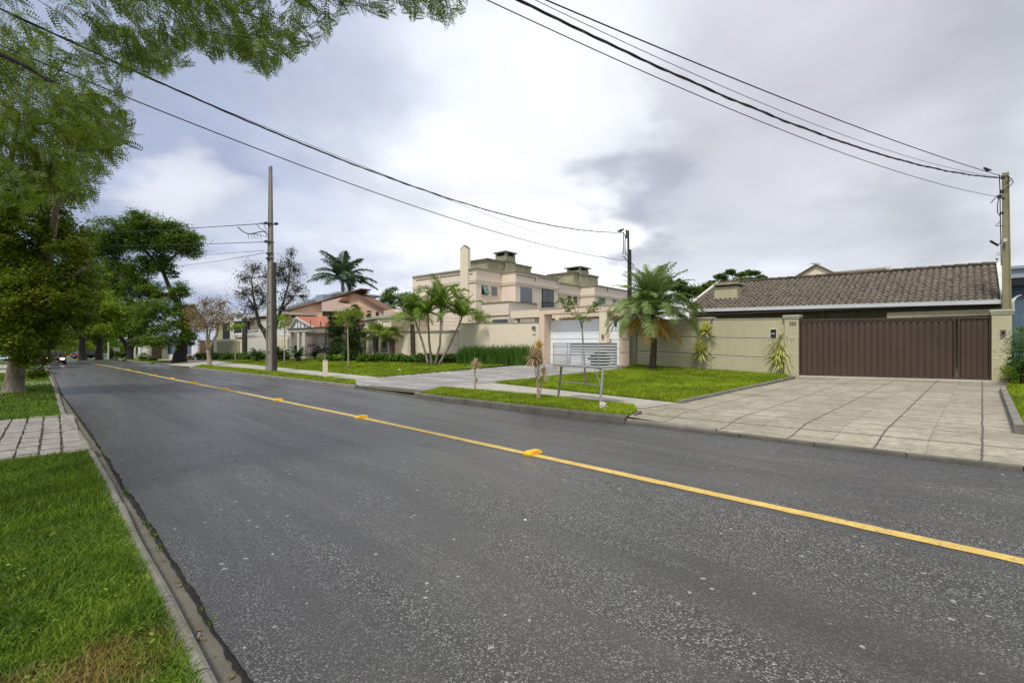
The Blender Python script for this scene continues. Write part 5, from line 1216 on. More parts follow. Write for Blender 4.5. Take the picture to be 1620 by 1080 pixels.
for i in range(8):
    z = zb_+.022+(zt_-zb_-.03)*i/7.9; h = .034
    for (p, q, nm) in (((.01, -.006), (ul-.01, -.004), 'front'), ((ul+.004, .01), (ul+.004, dpt-.01), 'side'), ((.01, dpt), (ul-.01, dpt), 'rear'), ((0, .01), (0, dpt-.01), 'side')):
        mb = MB(); zo = z+(.036 if nm == 'rear' else 0); P_, Q_ = Vector(rk(*p, zo)), Vector(rk(*q, zo)); d = (Q_-P_).normalized(); n = Vector((d.y, -d.x, 0))*.010
        mb.hexa([P_-n, Q_-n, Q_+n, P_+n], [x+Vector((0, 0, h)) for x in (P_-n*1.9, Q_-n*1.9, Q_+n*.1, P_+n*.1)]); mb.build('slat', M['slat'] if nm != 'rear' else M['rackdark'], tr)
mb = MB()
for i in range(9): b = .03+(dpt-.06)*i/8; mb.tube([rk(.01, b, zb_+.006), rk(ul-.01, b, zb_+.006)], .008, 4)
mb.build('floor_grid', M['metal'], tr)
for a, g, k in ((.16, bA, 0), (ul*1.02+.05, bB, 1)):
    mb = MB(); top = Vector(rk(min(a, ul), .12, zb_)); g2 = Vector((g.x, g.y, g.z-.1)); mb.tube([g2, top], .026, 8); mb.build('leg', M['rust'] if k == 0 else M['metal'], tr)
    for s in (-.14, .14):
        if k and s > 0: continue
        mb = MB(); m_ = g2.lerp(top, .55); mb.tube([m_, Vector(rk(min(a, ul)+s*1.1, .02, zb_))], .007, 4); mb.build('brace', M['metal'], tr)
mb = MB(); m1 = Vector((bA.x, bA.y, bA.z)).lerp(Vector(rk(.16, .12, zb_)), .55); m2 = Vector((bB.x, bB.y, bB.z)).lerp(Vector(rk(ul, .12, zb_)), .55); mb.tube([m1, m2], .010, 5); mb.build('crossbar', M['metal'], tr)
def blobmesh(c, rx, ry, rz, seed, amp=.25, n=20, fr=4.0):
    from mathutils import noise as mn
    vs = []; fs = []
    for i in range(n+1):
        th = math.pi*i/n
        for j in range(n):
            ph = 2*math.pi*j/n; d = Vector((math.sin(th)*math.cos(ph), math.sin(th)*math.sin(ph), math.cos(th)))
            k = 1+amp*mn.fractal(d*fr+Vector((seed, 0, 0)), 1.0, 2.0, 3); vs.append((c[0]+d.x*rx*k, c[1]+d.y*ry*k, c[2]+d.z*rz*k))
    for i in range(n):
        for j in range(n): fs.append((i*n+j, (i+1)*n+j, (i+1)*n+(j+1) % n, i*n+(j+1) % n))
    return MB().add(vs, fs)
c = rk(ul*.86, .24, zb_+.16); blobmesh(c, .22, .17, .17, 3, .35).build('rubbish_bag', M['blackbag'], label='black rubbish bag lying inside the metal slatted rack', cat='rubbish bag', smooth=True)
q = G(953.5, 648, .13); blobmesh((q.x, q.y, q.z+.055), .07, .07, .085, 9, .9, 16, 6).build('crumpled_paper', M['paper'], label='crumpled pale litter at the foot of the right rack leg', cat='litter')
# bag basket on a post
q = G(514.5, 597, .12); t = thing('bin_post', 'short white post with a thin stem carrying a rubbish basket', 'rubbish basket', q)
mb = MB(); mb.box((q.x, q.y, q.z-.1), .20, .18, .86, R(20)); mb.build('post', M['cream'], t)
mb = MB(); mb.tube([(q.x, q.y, q.z+.7), at(512.5, 556, q.y)], .035, 6); mb.build('stem', M['metal'], t)
c = at(510, 556.5, q.y); mb = MB(); mb.lathe(c, [(.2, 0), (.34, .05), (.36, .16)], 12); mb.build('basket', M['darkmetal'], t)
c = at(509.5, 551.5, q.y); blobmesh(c, .36, .30, .17, 5, .35).build('rubbish_bag', M['blackbag'], label='black rubbish bag in the basket on the white post', cat='rubbish bag', smooth=True)

# ---------------- cars ----------------
def car(label, base, heading, paint, lit=False):
    "body lofted along x (front at +x), 4.3 x 1.75 x 1.42 m"
    t = thing('parked_car' if not lit else 'oncoming_car', label, 'car', (0, 0, 0)); L = 4.3; W_ = .87
    st = [(-2.15, .45, .50, .72), (-2.08, .28, .86, .80), (-1.6, .22, .98, .86), (-.7, .20, .98, .87), (.4, .20, .95, .87), (1.2, .22, .88, .86), (1.8, .24, .78, .82), (2.08, .28, .66, .74), (2.15, .38, .55, .66)]
    vs = []; n = 12
    for (x, z0, z1, w) in st:
        for k in range(n):
            a = 2*math.pi*(k+.5)/n; cx_, sz = math.cos(a), math.sin(a); e = .45
            X = math.copysign(abs(cx_)**e, cx_)*w; Z = math.copysign(abs(sz)**e, sz); vs.append((x, X, (z0+z1)/2+Z*(z1-z0)/2))
    m = len(st); mb = MB().add(vs, [(i*n+k, (i+1)*n+k, (i+1)*n+(k+1) % n, i*n+(k+1) % n) for i in range(m-1) for k in range(n)]+[tuple(range(n)), tuple(reversed(range((m-1)*n, m*n)))])
    mb.build('body', paint, t, smooth=True)
    def frus(b, tp, nm, mt): return MB().hexa(b, tp).build(nm, mt, t)
    frus([(-1.75, -.74, .93), (1.05, -.74, .90), (1.05, .74, .90), (-1.75, .74, .93)], [(-1.15, -.58, 1.38), (.25, -.58, 1.38), (.25, .58, 1.38), (-1.15, .58, 1.38)], 'greenhouse', M['glass'])
    frus([(-1.20, -.60, 1.37), (.32, -.60, 1.37), (.32, .60, 1.37), (-1.20, .60, 1.37)], [(-1.10, -.54, 1.43), (.15, -.54, 1.43), (.15, .54, 1.43), (-1.10, .54, 1.43)], 'roof', paint)
    mb = MB()
    for s in (-1, 1):
        for (x0, x1) in ((1.07, .27), (-.42, -.40), (-1.77, -1.17)): mb.tube([(x0, s*.755, .91), (x1, s*.59, 1.39)], .035, 4)
    mb.build('window_pillars', paint, t)
    for sx in (-1.35, 1.32):
        for s in (-1, 1):
            wv_ = MB(); wv_.tube([(sx, s*.72, .31), (sx, s*.90, .31)], .31, 16); wh = wv_.build('wheel', M['tyre'], t); wv_ = MB(); wv_.tube([(sx, s*.89, .31), (sx, s*.91, .31)], .19, 12); wv_.build('rim', M['rim'], wh)
    for s in (-1, 1):
        MB().box((2.06, s*.56, .58), .12, .32, .15).build('headlight', M['lamp'] if lit else M['glass'], t); MB().box((-2.10, s*.60, .62), .10, .26, .16).build('tail_light', M['taillight'], t)
        MB().box((.75, s*.92, .92), .14, .16, .12).build('mirror', paint, t)
    MB().box((2.12, 0, .46), .06, .8, .16).build('grille', M['darkhole'], t); MB().box((2.165, 0, .34), .02, .42, .11).build('number_plate', M['sign'], t)
    MB().box((2.10, 0, .22), .10, 1.4, .12).build('bumper', M['darkmetal'], t); MB().box((-2.16, 0, .45), .02, .42, .11).build('number_plate', M['sign'], t)
    t.location = base; t.rotation_euler = (0, 0, heading); return t
q = G(86, 576.5, 0); car('dark red car driving towards the camera with lit headlights', q, math.atan2(-DS.y, -DS.x)+.02, M['redcar'], True)
q = at(138, 567, 82); q.z = gz(q.x, q.y)+.15; car('black car far down the road beside the dark trunks', q, math.atan2(DS.y, DS.x)-.9, M['blackcar'])

# ---------------- foliage builders ----------------
def unit(n):
    v = rng.normal(size=(n, 3)); return v/np.linalg.norm(v, axis=1)[:, None]
def leafquads(P, size, up=.5, asp=.5):
    n = len(P); N_ = unit(n); N_[:, 2] = np.abs(N_[:, 2])+up; N_ /= np.linalg.norm(N_, axis=1)[:, None]
    T = unit(n); T -= N_*(T*N_).sum(1)[:, None]; T /= np.linalg.norm(T, axis=1)[:, None]+1e-9; B = np.cross(N_, T)
    L = size*rng.uniform(.55, 1.3, n)[:, None]; Wd = L*asp
    V = np.stack([P-T*L/2, P+B*Wd/2+N_*L*.08, P+T*L/2, P-B*Wd/2+N_*L*.08], 1).reshape(-1, 3)
    return V, np.arange(n*4).reshape(n, 4)
class Blob:
    def __init__(s, px, py, Y, rx, ry, rd=None, w=1):
        s.c = np.array(at(px, py, Y)); s.r = np.array([rx*Y/F, rd if rd else rx*Y/F, ry*Y/F]); s.w = w
class WBlob(Blob):
    def __init__(s, c, r, w=1): s.c = np.array(c, float); s.r = np.array(r, float); s.w = w
def scatter(blobs, n, k=14, sig=.20, shell=.5):
    wts = np.array([(b.r.prod())**(2/3)*b.w for b in blobs]); wts /= wts.sum(); P = []; C = []
    for b, w in zip(blobs, wts):
        m = max(8, int(n*w)); u = unit(k)*(rng.uniform(shell**3, 1, k)**(1/3))[:, None]*.88; cc = b.c+u*b.r
        C.append(cc); i = rng.integers(0, k, m); s = b.r.mean()*sig*rng.uniform(.7, 1.4, k)[i]
        g = rng.normal(size=(m, 3))*s[:, None]*np.array([1.15, 1.15, .62]); P.append(cc[i]+g)
    return np.concatenate(P), C
def curve_pts(a, b, n, sag, jit):
    a, b = Vector(a), Vector(b); d = (b-a).length; P = []
    for i in range(n+1):
        t = i/n; p = a.lerp(b, t)+Vector((0, 0, sag*d*math.sin(math.pi*t)))
        if 0 < i < n: p += Vector([random.uniform(-1, 1)*jit*d for _ in range(3)])
        P.append(p)
    return P
def tree(name, label, trunk, blobs, n, size, leaf, bark, k=14, sig=.2, shell=.5, per=4, up=.5, asp=.5, limbs=(), group=None, cat='tree', br=.28, extra=None, base=None, tw=.5):
    "trunk: [(point, radius)], blobs: crown masses; limbs: extra explicit limbs"
    t = thing(name, label, cat, base or trunk[0][0], group)
    P, C = scatter(blobs, n, k, sig, shell); V, Q = leafquads(P, size, up, asp); npmesh('crown', V, Q, leaf, t)
    mb = MB(); pts = [Vector(p) for p, r in trunk]; rad = [r for p, r in trunk]
    fine = []; fr = []
    for i in range(len(pts)-1):
        for j in range(3): u = j/3; fine.append(pts[i].lerp(pts[i+1], u)+Vector((random.uniform(-1, 1), random.uniform(-1, 1), 0))*rad[i]*.10*(j > 0)); fr.append(rad[i]+(rad[i+1]-rad[i])*u)
    fine.append(pts[-1]); fr.append(rad[-1]); mb.tube(fine, fr, 10)
    for L in limbs: mb.tube([Vector(p) for p, r in L], [r for p, r in L], 7)
    tops = fine[len(fine)//2:]; tr_ = fr[len(fr)//2:]
    ends = [(Vector(p), r) for L in limbs for p, r in L[1:]]+list(zip(tops, tr_))
    for b, cc in zip(blobs, C):
        bc = Vector(b.c); s, rs = min(ends, key=lambda e: (e[0]-bc).length+(2 if e[0].z > bc.z+.5 else 0)); r0 = min(rs*.6, br*max(b.r)*.16)
        path = curve_pts(s, bc, 5, .05, .035); mb.tube(path, [r0*(1-.12*i) for i in range(6)], 6)
        for q in cc[:per]: pth = curve_pts(path[random.choice((2, 3, 4))], q, 4, .06, .05); mb.tube(pth, [r0*.5*(1-.2*i)+.004 for i in range(5)], 4)
    mb.build('trunk', bark, t, smooth=True)
    if extra is not None: npmesh('fine_leaves', extra[0], extra[1], extra[2], t)
    return t
def pinnate(P, D, Ln, pairs=9, ratio=.25, wr=.42):
    n = len(P); S = np.cross(D, unit(n)); S /= np.linalg.norm(S, axis=1)[:, None]; Nn = np.cross(D, S); Vs = []
    for i in range(pairs):
        t = (i+.8)/pairs; c = P+D*(Ln*t)[:, None]; c[:, 2] -= Ln*.22*t*t
        l = Ln*ratio*(math.sin(math.pi*(.12+.82*t))**.6)
        for s in (-1, 1):
            d = S*s*.9+D*.45+Nn*rng.uniform(-.25, .25, n)[:, None]; d /= np.linalg.norm(d, axis=1)[:, None]; w = D*(l*wr/2)[:, None]
            b = c+d*(l*.05)[:, None]; m = c+d*(l*.5)[:, None]; e = c+d*l[:, None]; Vs.append(np.stack([b, m-w, e, m+w], 1))
    # midrib as thin blades
    e = P+D*Ln[:, None]; e[:, 2] -= Ln*.22; m = P+D*(Ln*.5)[:, None]; m[:, 2] -= Ln*.05; w = S*(Ln*.008)[:, None]
    Vs.append(np.stack([P, m-w, e, m+w], 1))
    V = np.concatenate(Vs, 0).reshape(-1, 3); return V, np.arange(len(V)).reshape(-1, 4)

# ---------------- the overhanging tree, top left ----------------
YB = [(-400, 420), (-60, 380), (90, 330), (140, 305), (185, 235), (207, 212), (196, 150), (215, 118), (272, 122), (300, 72), (345, 92), (400, 98), (428, 128), (450, 104), (485, 84), (520, 70), (545, 16), (600, 24), (655, 20), (690, 34), (722, 42), (741, 2), (760, -60), (1000, -400)]
def yb(x):
    for (a, b), (c, d) in zip(YB[:-1], YB[1:]):
        if a <= x <= c: return b+(d-b)*(x-a)/(c-a)
    return -999
def twigs(xr, n, Yr, L=(.30, .55), leaf=(.12, .19), top=-330, dens=1, per=8):
    P = []; D = []; Ln = []; ends = []
    k = 0
    while k < n:
        px = random.uniform(*xr); lim = yb(px)-6; py = lim-(lim-top)*random.random()**1.5; Y = random.uniform(*Yr)
        if py > lim: continue
        k += 1; e = np.array(at(px, py, Y)); l = random.uniform(*L)
        d = np.array([random.uniform(-.2, .9), random.uniform(-.6, .6), -random.uniform(-.1, .7)]); d /= np.linalg.norm(d); s = e-d*l*.85
        ends.append((s, e-d*l*.12))
        for i in range(per):
            t = (i+.5)/per; p = s+d*l*t*.86; a = unit(1)[0]*.75+d*.75; a[2] -= .25; a /= np.linalg.norm(a)
            ll = random.uniform(*leaf)*(1-.25*t); q = p+a*ll
            ppx = CX+F*q[0]/max(q[1], .5); ppy = HY-(q[2]-CH)/max(q[1], .5)*F
            if ppy > yb(ppx)+4: continue
            P.append(p); D.append(a); Ln.append(ll)
    return np.array(P), np.array(D), np.array(Ln), ends
A_ = twigs((150, 745), 430, (4.3, 6.6), per=8, top=-150, leaf=(.14, .22))
B_ = twigs((-120, 430), 400, (4.6, 8.5), per=8, top=-220, leaf=(.14, .24))
P = np.concatenate([A_[0], B_[0]]); D = np.concatenate([A_[1], B_[1]]); Ln = np.concatenate([A_[2], B_[2]])
ends = A_[3]+B_[3]
tb = Vector((-5.6, 2.6, gz(-5.6, 2.6)))
t = thing('overhanging_tree', 'tree with fine feathery leaves hanging over the top left of the picture', 'tree', tb)
V, Q = pinnate(P, D, Ln); npmesh('leaves', V, Q, M['leafnear'], t)
mb = MB(); tr_ = [tb-Vector((0, 0, .3)), tb+Vector((.1, .1, 1.4)), tb+Vector((.3, .3, 3.2)), tb+Vector((.5, .5, 5.0))]; mb.tube(tr_, [.34, .26, .22, .16], 10)
limbs_ = []
for tgt in ((-260, -80, 6.5), (-40, -40, 6.2), (60, -120, 5.4), (220, -130, 5.5), (380, -110, 5.4), (520, -110, 5.4), (650, -100, 5.4), (80, 130, 8), (-60, 200, 8.0), (-160, 80, 7)):
    e = at(*tgt); p = curve_pts(tr_[-1] if tgt[1] < 0 else tr_[-2], e, 7, .06, .02); mb.tube(p, [.085*(1-.12*i)+.006 for i in range(8)], 6); limbs_ += p[2:]
for s, e in ends:
    if any(HY-(q[2]-CH)/q[1]*F > yb(CX+F*q[0]/q[1])-4 for q in (s, e)): continue
    s_ = Vector(s); c = min(limbs_, key=lambda q: (q-s_).length); p = curve_pts(c, s_, 3, .04, .03)
    if (c-s_).length < .75: mb.tube(p, [.008, .006, .005, .004], 3)
    mb.tube([s_, Vector(e)], [.004, .002], 3)
mb.build('trunk', M['barkdark'], t, smooth=True)

# ---------------- the big roadside tree on the left ----------------
tb = G(21, 622, .06); Yt = tb.y; at_ = lambda x, y, d=0: at(x, y, Yt+d)
bl = [Blob(*a) for a in ((-40, 520, Yt, 60, 50), (15, 535, Yt-.8, 42, 34), (58, 512, Yt, 42, 36), (112, 492, Yt+.8, 34, 36), (60, 445, Yt, 70, 45), (128, 440, Yt+.6, 34, 36), (-40, 400, Yt, 60, 70), (45, 370, Yt-.5, 55, 45), (105, 370, Yt+.4, 38, 34),
    (0, 300, Yt-1, 55, 55), (70, 310, Yt, 45, 40), (112, 395, Yt-1, 30, 22), (48, 568, Yt-.3, 20, 13, .7), (60, 592, Yt-.2, 12, 8, .4), (78, 538, Yt, 22, 16), (20, 470, Yt-1, 55, 40), (100, 470, Yt-.6, 45, 30))]
pn = []
def pinn_cloud(boxes, n, leaf):
    P = []; D = []
    for (px, py, Y, rx, ry), w in boxes:
        b = Blob(px, py, Y, rx, ry); m = int(n*w); q, _ = scatter([b], m, 10, .26, .2); P.append(q)
    P = np.concatenate(P); D = unit(len(P)); D[:, 2] -= .45; D /= np.linalg.norm(D, axis=1)[:, None]; Ln = rng.uniform(*leaf, len(P))
    px = CX+F*P[:, 0]/P[:, 1]; py = HY-(P[:, 2]-CH)/P[:, 1]*F; k = np.array([y < yb(x)+8 for x, y in zip(px, py)]); return P[k], D[k], Ln[k]
PP = pinn_cloud([((60, 180, Yt-3, 80, 70), .25), ((150, 190, Yt-3, 50, 60), .2), ((40, 90, Yt-4, 90, 60), .16), ((100, 270, Yt-2, 60, 50), .22), ((-40, 200, Yt-3, 70, 90), .17)], 3200, (.26, .44))
ex = pinnate(*PP, pairs=7, ratio=.28, wr=.42)
limbs = [[(at_(48, 460), .16), (at_(80, 400), .12), (at_(88, 330, -1), .08), (at_(120, 250, -2), .05), (at_(128, 190, -3), .03)], [(at_(40, 500), .15), (at_(10, 420), .12), (at_(10, 300, -1), .08), (at_(30, 180, -3), .05)], [(at_(60, 430), .12), (at_(110, 440), .07), (at_(140, 420), .04)], [(at_(28, 600, 0), .05), (at_(60, 585, .2), .03), (at_(78, 570, .3), .015)]]
tree('roadside_tree', 'big dark leafy tree with a furrowed trunk on the left verge', [(tb-Vector((0, 0, .2)), .38), (tb+Vector((.02, 0, .25)), .27), (at_(25, 585), .22), (at_(27, 550), .20), (at_(34, 505), .22), (at_(48, 455), .20), (at_(62, 400), .15), (at_(75, 340), .10)],
     bl, 80000, .12, M['leaft'], M['bark'], k=30, sig=.16, shell=.35, per=7, limbs=limbs, extra=(ex[0], ex[1], M['leaft']), base=tb)
# thin outer sprays over the street
mb = None
sp = [Blob(160, 335, Yt-1, 16, 18), Blob(150, 380, Yt, 14, 16), Blob(175, 345, Yt, 8, 6)]

# ---------------- trees down the street ----------------
tb = G(283, 573, .12); Yd = tb.y; a2 = lambda x, y, d=0: at(x, y, Yd+d)
bl = [Blob(x, y, Yd+d, rx, ry, rx*Yd/F*.9) for x, y, d, rx, ry in ((235, 375, 1, 50, 26), (180, 385, 2, 36, 20), (285, 385, 0, 34, 18), (150, 385, 2, 28, 16), (180, 362, 0, 32, 18), (222, 350, -1, 34, 16), (262, 362, 0, 30, 15), (298, 378, 0, 26, 14), (200, 385, 1, 40, 15), (250, 388, 0, 40, 13), (300, 398, 1, 22, 10), (170, 408, 2, 34, 12),
      (245, 412, 0, 26, 9), (272, 434, 0, 12, 7), (225, 425, 0, 24, 18), (195, 425, 1, 26, 18), (218, 452, 1, 26, 18), (185, 450, 2, 24, 18), (262, 418, 0, 22, 14), (248, 462, 0, 28, 15), (280, 462, -2, 22, 17), (222, 492, 0, 26, 18), (258, 490, -1.5, 32, 19), (293, 494, -2, 20, 20), (236, 520, -1, 28, 15), (278, 522, -2.5, 28, 17), (256, 541, -2, 30, 9), (303, 532, -1, 14, 16), (222, 540, 0, 14, 8), (210, 470, 2, 20, 20), (312, 515, 0, 10, 14))]
limbs = [[(a2(294, 520), .42), (a2(288, 490), .3), (a2(272, 465), .24), (a2(240, 470), .26), (a2(222, 462), .22), (a2(198, 449), .18), (a2(178, 420), .12)], [(a2(290, 495), .28), (a2(268, 455), .2), (a2(258, 430), .16), (a2(265, 412), .12), (a2(285, 398), .09)], [(a2(258, 430), .2), (a2(240, 408), .14), (a2(215, 380), .10)]]
tree('umbrella_tree', 'broad layered dark green tree with a leaning trunk beside the far bushes', [(tb-Vector((0, 0, .4)), .8), (a2(284, 568), .62), (a2(287, 550), .5), (a2(294, 525), .40), (a2(296, 505), .28)], bl, 85000, .24, M['leafbig'], M['barkdark'], k=26, sig=.19, shell=.3, per=4, limbs=limbs, up=1.2, base=tb)
def bigtree(label, px, yb_, Y, trunkw, blobs, n, size, leaf, fork=None, bark='barkdark', name='street_tree', **k):
    b = at(px, yb_, Y); b.z = gz(b.x, b.y)-.1; f = lambda x, y: at(x, y, Y)
    tr = [(b-Vector((0, 0, .5)), trunkw*1.4), (b+Vector((0, 0, .6)), trunkw), (f(px, yb_-18), trunkw*.85), (f(px+2, yb_-38), trunkw*.6)]
    n = int(n*2.2); lb = [[(f(*p), trunkw*(.75-.13*i)) for i, p in enumerate(L)] for L in (fork or ())]
    return tree(name, label, tr, [Blob(x, y, Y+random.uniform(-2, 2), rx, ry) for x, y, rx, ry in blobs], n, size, leaf, M[bark], k=20, sig=.17, shell=.35, per=3, limbs=lb, base=b, **k)
bigtree('yellow green tree with a forked dark trunk beyond the far bushes', 205, 568, 66, .42, ((190, 470, 34, 30), (160, 480, 34, 36), (205, 500, 26, 22), (175, 520, 30, 20), (215, 525, 16, 12), (140, 500, 26, 30), (200, 440, 30, 18), (225, 505, 16, 14)), 16000, .26, M['leafyellow'],
        fork=[[(204, 556), (196, 540), (186, 528), (178, 515)], [(205, 552), (216, 540), (224, 524), (222, 508)], [(204, 548), (206, 530), (204, 512)]])
bigtree('dark tree with thick trunk, second from the left beyond the road crest', 157, 569, 80, .5, ((150, 440, 40, 36), (130, 470, 34, 36), (165, 500, 24, 30), (150, 530, 26, 16)), 11000, .32, M['leafdark'])
bigtree('dark tree with thick trunk beside the far black car', 130, 569, 74, .5, ((110, 420, 40, 40), (95, 470, 34, 40), (125, 510, 28, 30), (100, 530, 30, 20)), 11000, .30, M['leafdark'])
bigtree('tall green tree left of the far car, behind the roadside tree', 60, 566, 52, .5, ((60, 500, 50, 40), (20, 470, 50, 50), (75, 535, 36, 20), (-40, 500, 60, 50), (30, 540, 40, 18)), 12000, .24, M['leaft'], bark='bark')
bigtree('tree at the far left edge of the picture', -40, 570, 38, .35, ((-40, 480, 60, 60), (-10, 530, 50, 26), (20, 545, 34, 14)), 9000, .18, M['leaft'], bark='bark')
bigtree('distant green tree closing the view over the road', 175, 567, 105, .6, ((160, 540, 40, 16), (200, 545, 36, 14), (120, 545, 40, 16), (180, 515, 50, 20), (235, 540, 26, 12), (90, 548, 40, 14)), 12000, .36, M['leafyellow'])
bigtree('dark round tree behind the gap between pink and beige houses', 625, 545, 85, .4, ((622, 468, 18, 14), (640, 474, 16, 14), (610, 482, 14, 12), (650, 480, 12, 14), (628, 500, 26, 20)), 8000, .30, M['leafdark'])
bl_ = ((1140, 437, 12, 5), (1155, 431, 10, 4.5), (1172, 434, 10, 5), (1190, 432, 14, 4.5), (1205, 440, 10, 5), (1182, 446, 26, 5), (1150, 446, 10, 4), (1128, 447, 8, 4))
bigtree('flat topped dark tree behind the low tiled roof', 1172, 520, 62, .35, bl_, 7000, .22, M['leafdark'])
bigtree('green tree mass behind the short feathery palm', 1100, 530, 58, .35, ((1112, 456, 20, 9), (1090, 462, 22, 12), (1070, 452, 18, 12), (1125, 462, 16, 8)), 6000, .24, M['leafdark'])
P = []
for i in range(46):
    px = -260+i*12; Y = random.uniform(112, 150); b = Blob(px, random.uniform(545, 556), Y, 16, random.uniform(8, 15)); q, _ = scatter([b], 700, 10, .25, .3); P.append(q)
V, Q = leafquads(np.concatenate(P), .6, .5, .6); npmesh('distant_woods', V, Q, M['leafdark'], label='distant mass of trees closing the street', cat='woods', kind='stuff')
# thin trees in front of the white house
tb = G(332, 577.5, .12); Ye = tb.y; a3 = lambda x, y, d=0: at(x, y, Ye+d)
bl = [Blob(x, y, Ye+random.uniform(-1, 1), rx, ry) for x, y, rx, ry in ((312, 500, 16, 16), (332, 492, 22, 18), (355, 496, 20, 15), (340, 512, 24, 10), (300, 495, 10, 14), (325, 515, 18, 10), (366, 505, 12, 9), (345, 478, 16, 10), (325, 476, 12, 8), (385, 500, 10, 6), (306, 515, 8, 8))]
tree('bare_tree', 'slender pale stemmed tree with thin rusty leaves left of the concrete pole', [(tb-Vector((0, 0, .2)), .22), (a3(331, 566), .15), (a3(329, 553), .14)], bl, 5200, .13, M['leafbrown'], M['barkpale'], k=30, sig=.30, shell=.1, per=28, base=tb, up=.1,
     limbs=[[(a3(329, 554), .15), (a3(327, 540), .11), (a3(328, 520), .07), (a3(322, 500), .04)], [(a3(329, 554), .14), (a3(336, 541), .12), (a3(343, 530), .09), (a3(346, 515), .06), (a3(352, 498), .04)], [(a3(331, 548), .09), (a3(331, 530), .06), (a3(338, 505), .04)]])
tb = G(433, 574, .12); Yf = tb.y; a4 = lambda x, y, d=0: at(x, y, Yf+d)
bl = [Blob(x, y, Yf+random.uniform(-1, 1), rx, ry) for x, y, rx, ry in ((388, 440, 14, 14), (402, 425, 14, 14), (385, 465, 16, 14), (408, 460, 16, 18), (398, 488, 18, 12), (420, 475, 12, 14), (455, 415, 12, 16), (468, 430, 12, 14), (450, 440, 16, 16), (472, 455, 14, 12), (455, 470, 16, 14), (480, 470, 8, 8), (462, 398, 7, 9), (425, 440, 12, 18), (440, 430, 12, 18), (445, 490, 12, 10))]
tree('bare_tree', 'sparse dark twiggy tree directly behind the concrete pole', [(tb-Vector((0, 0, .2)), .32), (a4(431, 555), .25), (a4(424, 535), .22), (a4(416, 520), .18)], bl, 9000, .13, M['leafbloom'], M['barkdark'], k=34, sig=.34, shell=.1, per=34, base=tb, up=.1,
     limbs=[[(a4(424, 535), .18), (a4(410, 512), .15), (a4(405, 490), .11), (a4(400, 465), .07), (a4(398, 440), .04)], [(a4(428, 540), .18), (a4(438, 510), .15), (a4(448, 480), .10), (a4(456, 450), .06), (a4(460, 420), .04)], [(a4(405, 492), .09), (a4(392, 470), .05)], [(a4(444, 492), .09), (a4(466, 468), .05)]])
def sapling(label, px, py, off, top, blobs, n, size, leaf, rad=.05, bark='barkpale', lim=(), **k):
    b = G(px, py, off); Y = b.y; tr = [(b-Vector((0, 0, .1)), rad*1.2), (b.lerp(at(*top, Y), .5), rad), (at(*top, Y), rad*.8)]
    return tree('sapling', label, tr, [Blob(x, y, Y, rx, ry) for x, y, rx, ry in blobs], n, size, leaf, M[bark], k=6, sig=.34, shell=.2, per=3, base=b, limbs=[[(at(x, y, Y), rad*(.6-.12*i)) for i, (x, y) in enumerate(L)] for L in lim], **k)
sapling('thin staked sapling before the conifer shrubs', 551.5, 583.5, .12, (550, 520), ((540, 497, 12, 9), (556, 493, 14, 10), (548, 508, 14, 8), (570, 500, 7, 6), (535, 510, 6, 5)), 1500, .10, M['leafyellow'], .04)
sapling('thin sapling with drooping yellow leaves beside the white carport', 450, 577, .12, (450, 520), ((443, 505, 9, 6), (452, 512, 9, 5), (440, 518, 6, 5), (455, 502, 5, 4)), 700, .14, M['leafyellow'], .04)
sapling('thin staked sapling before the boundary wall', 372.5, 573.5, .12, (373, 535), ((372, 517, 8, 5), (366, 520, 6, 4), (380, 516, 6, 5)), 500, .15, M['leafyellow'], .05)
sapling('young street tree with sparse broad leaves behind the rubbish rack', 927.5, 612, .12, (921, 520), ((890, 475, 12, 5), (904, 482, 10, 5), (900, 490, 9, 4), (918, 500, 12, 4), (938, 490, 9, 5), (945, 482, 9, 5), (925, 506, 9, 3), (952, 475, 5, 4)), 620, .085, M['areca'], .028, 'rust',
        lim=(((921, 522), (918, 508), (905, 495), (892, 478)), ((921, 522), (921, 505), (932, 494), (944, 484)), ((920, 512), (912, 498), (908, 485))))
q = G(930, 613, .12); mb = MB(); mb.tube([(q.x, q.y, q.z-.1), at(925, 572, q.y)], .014, 5); mb.build('stake', M['rust'], label='thin wooden stake tied beside the young street tree', cat='stake')

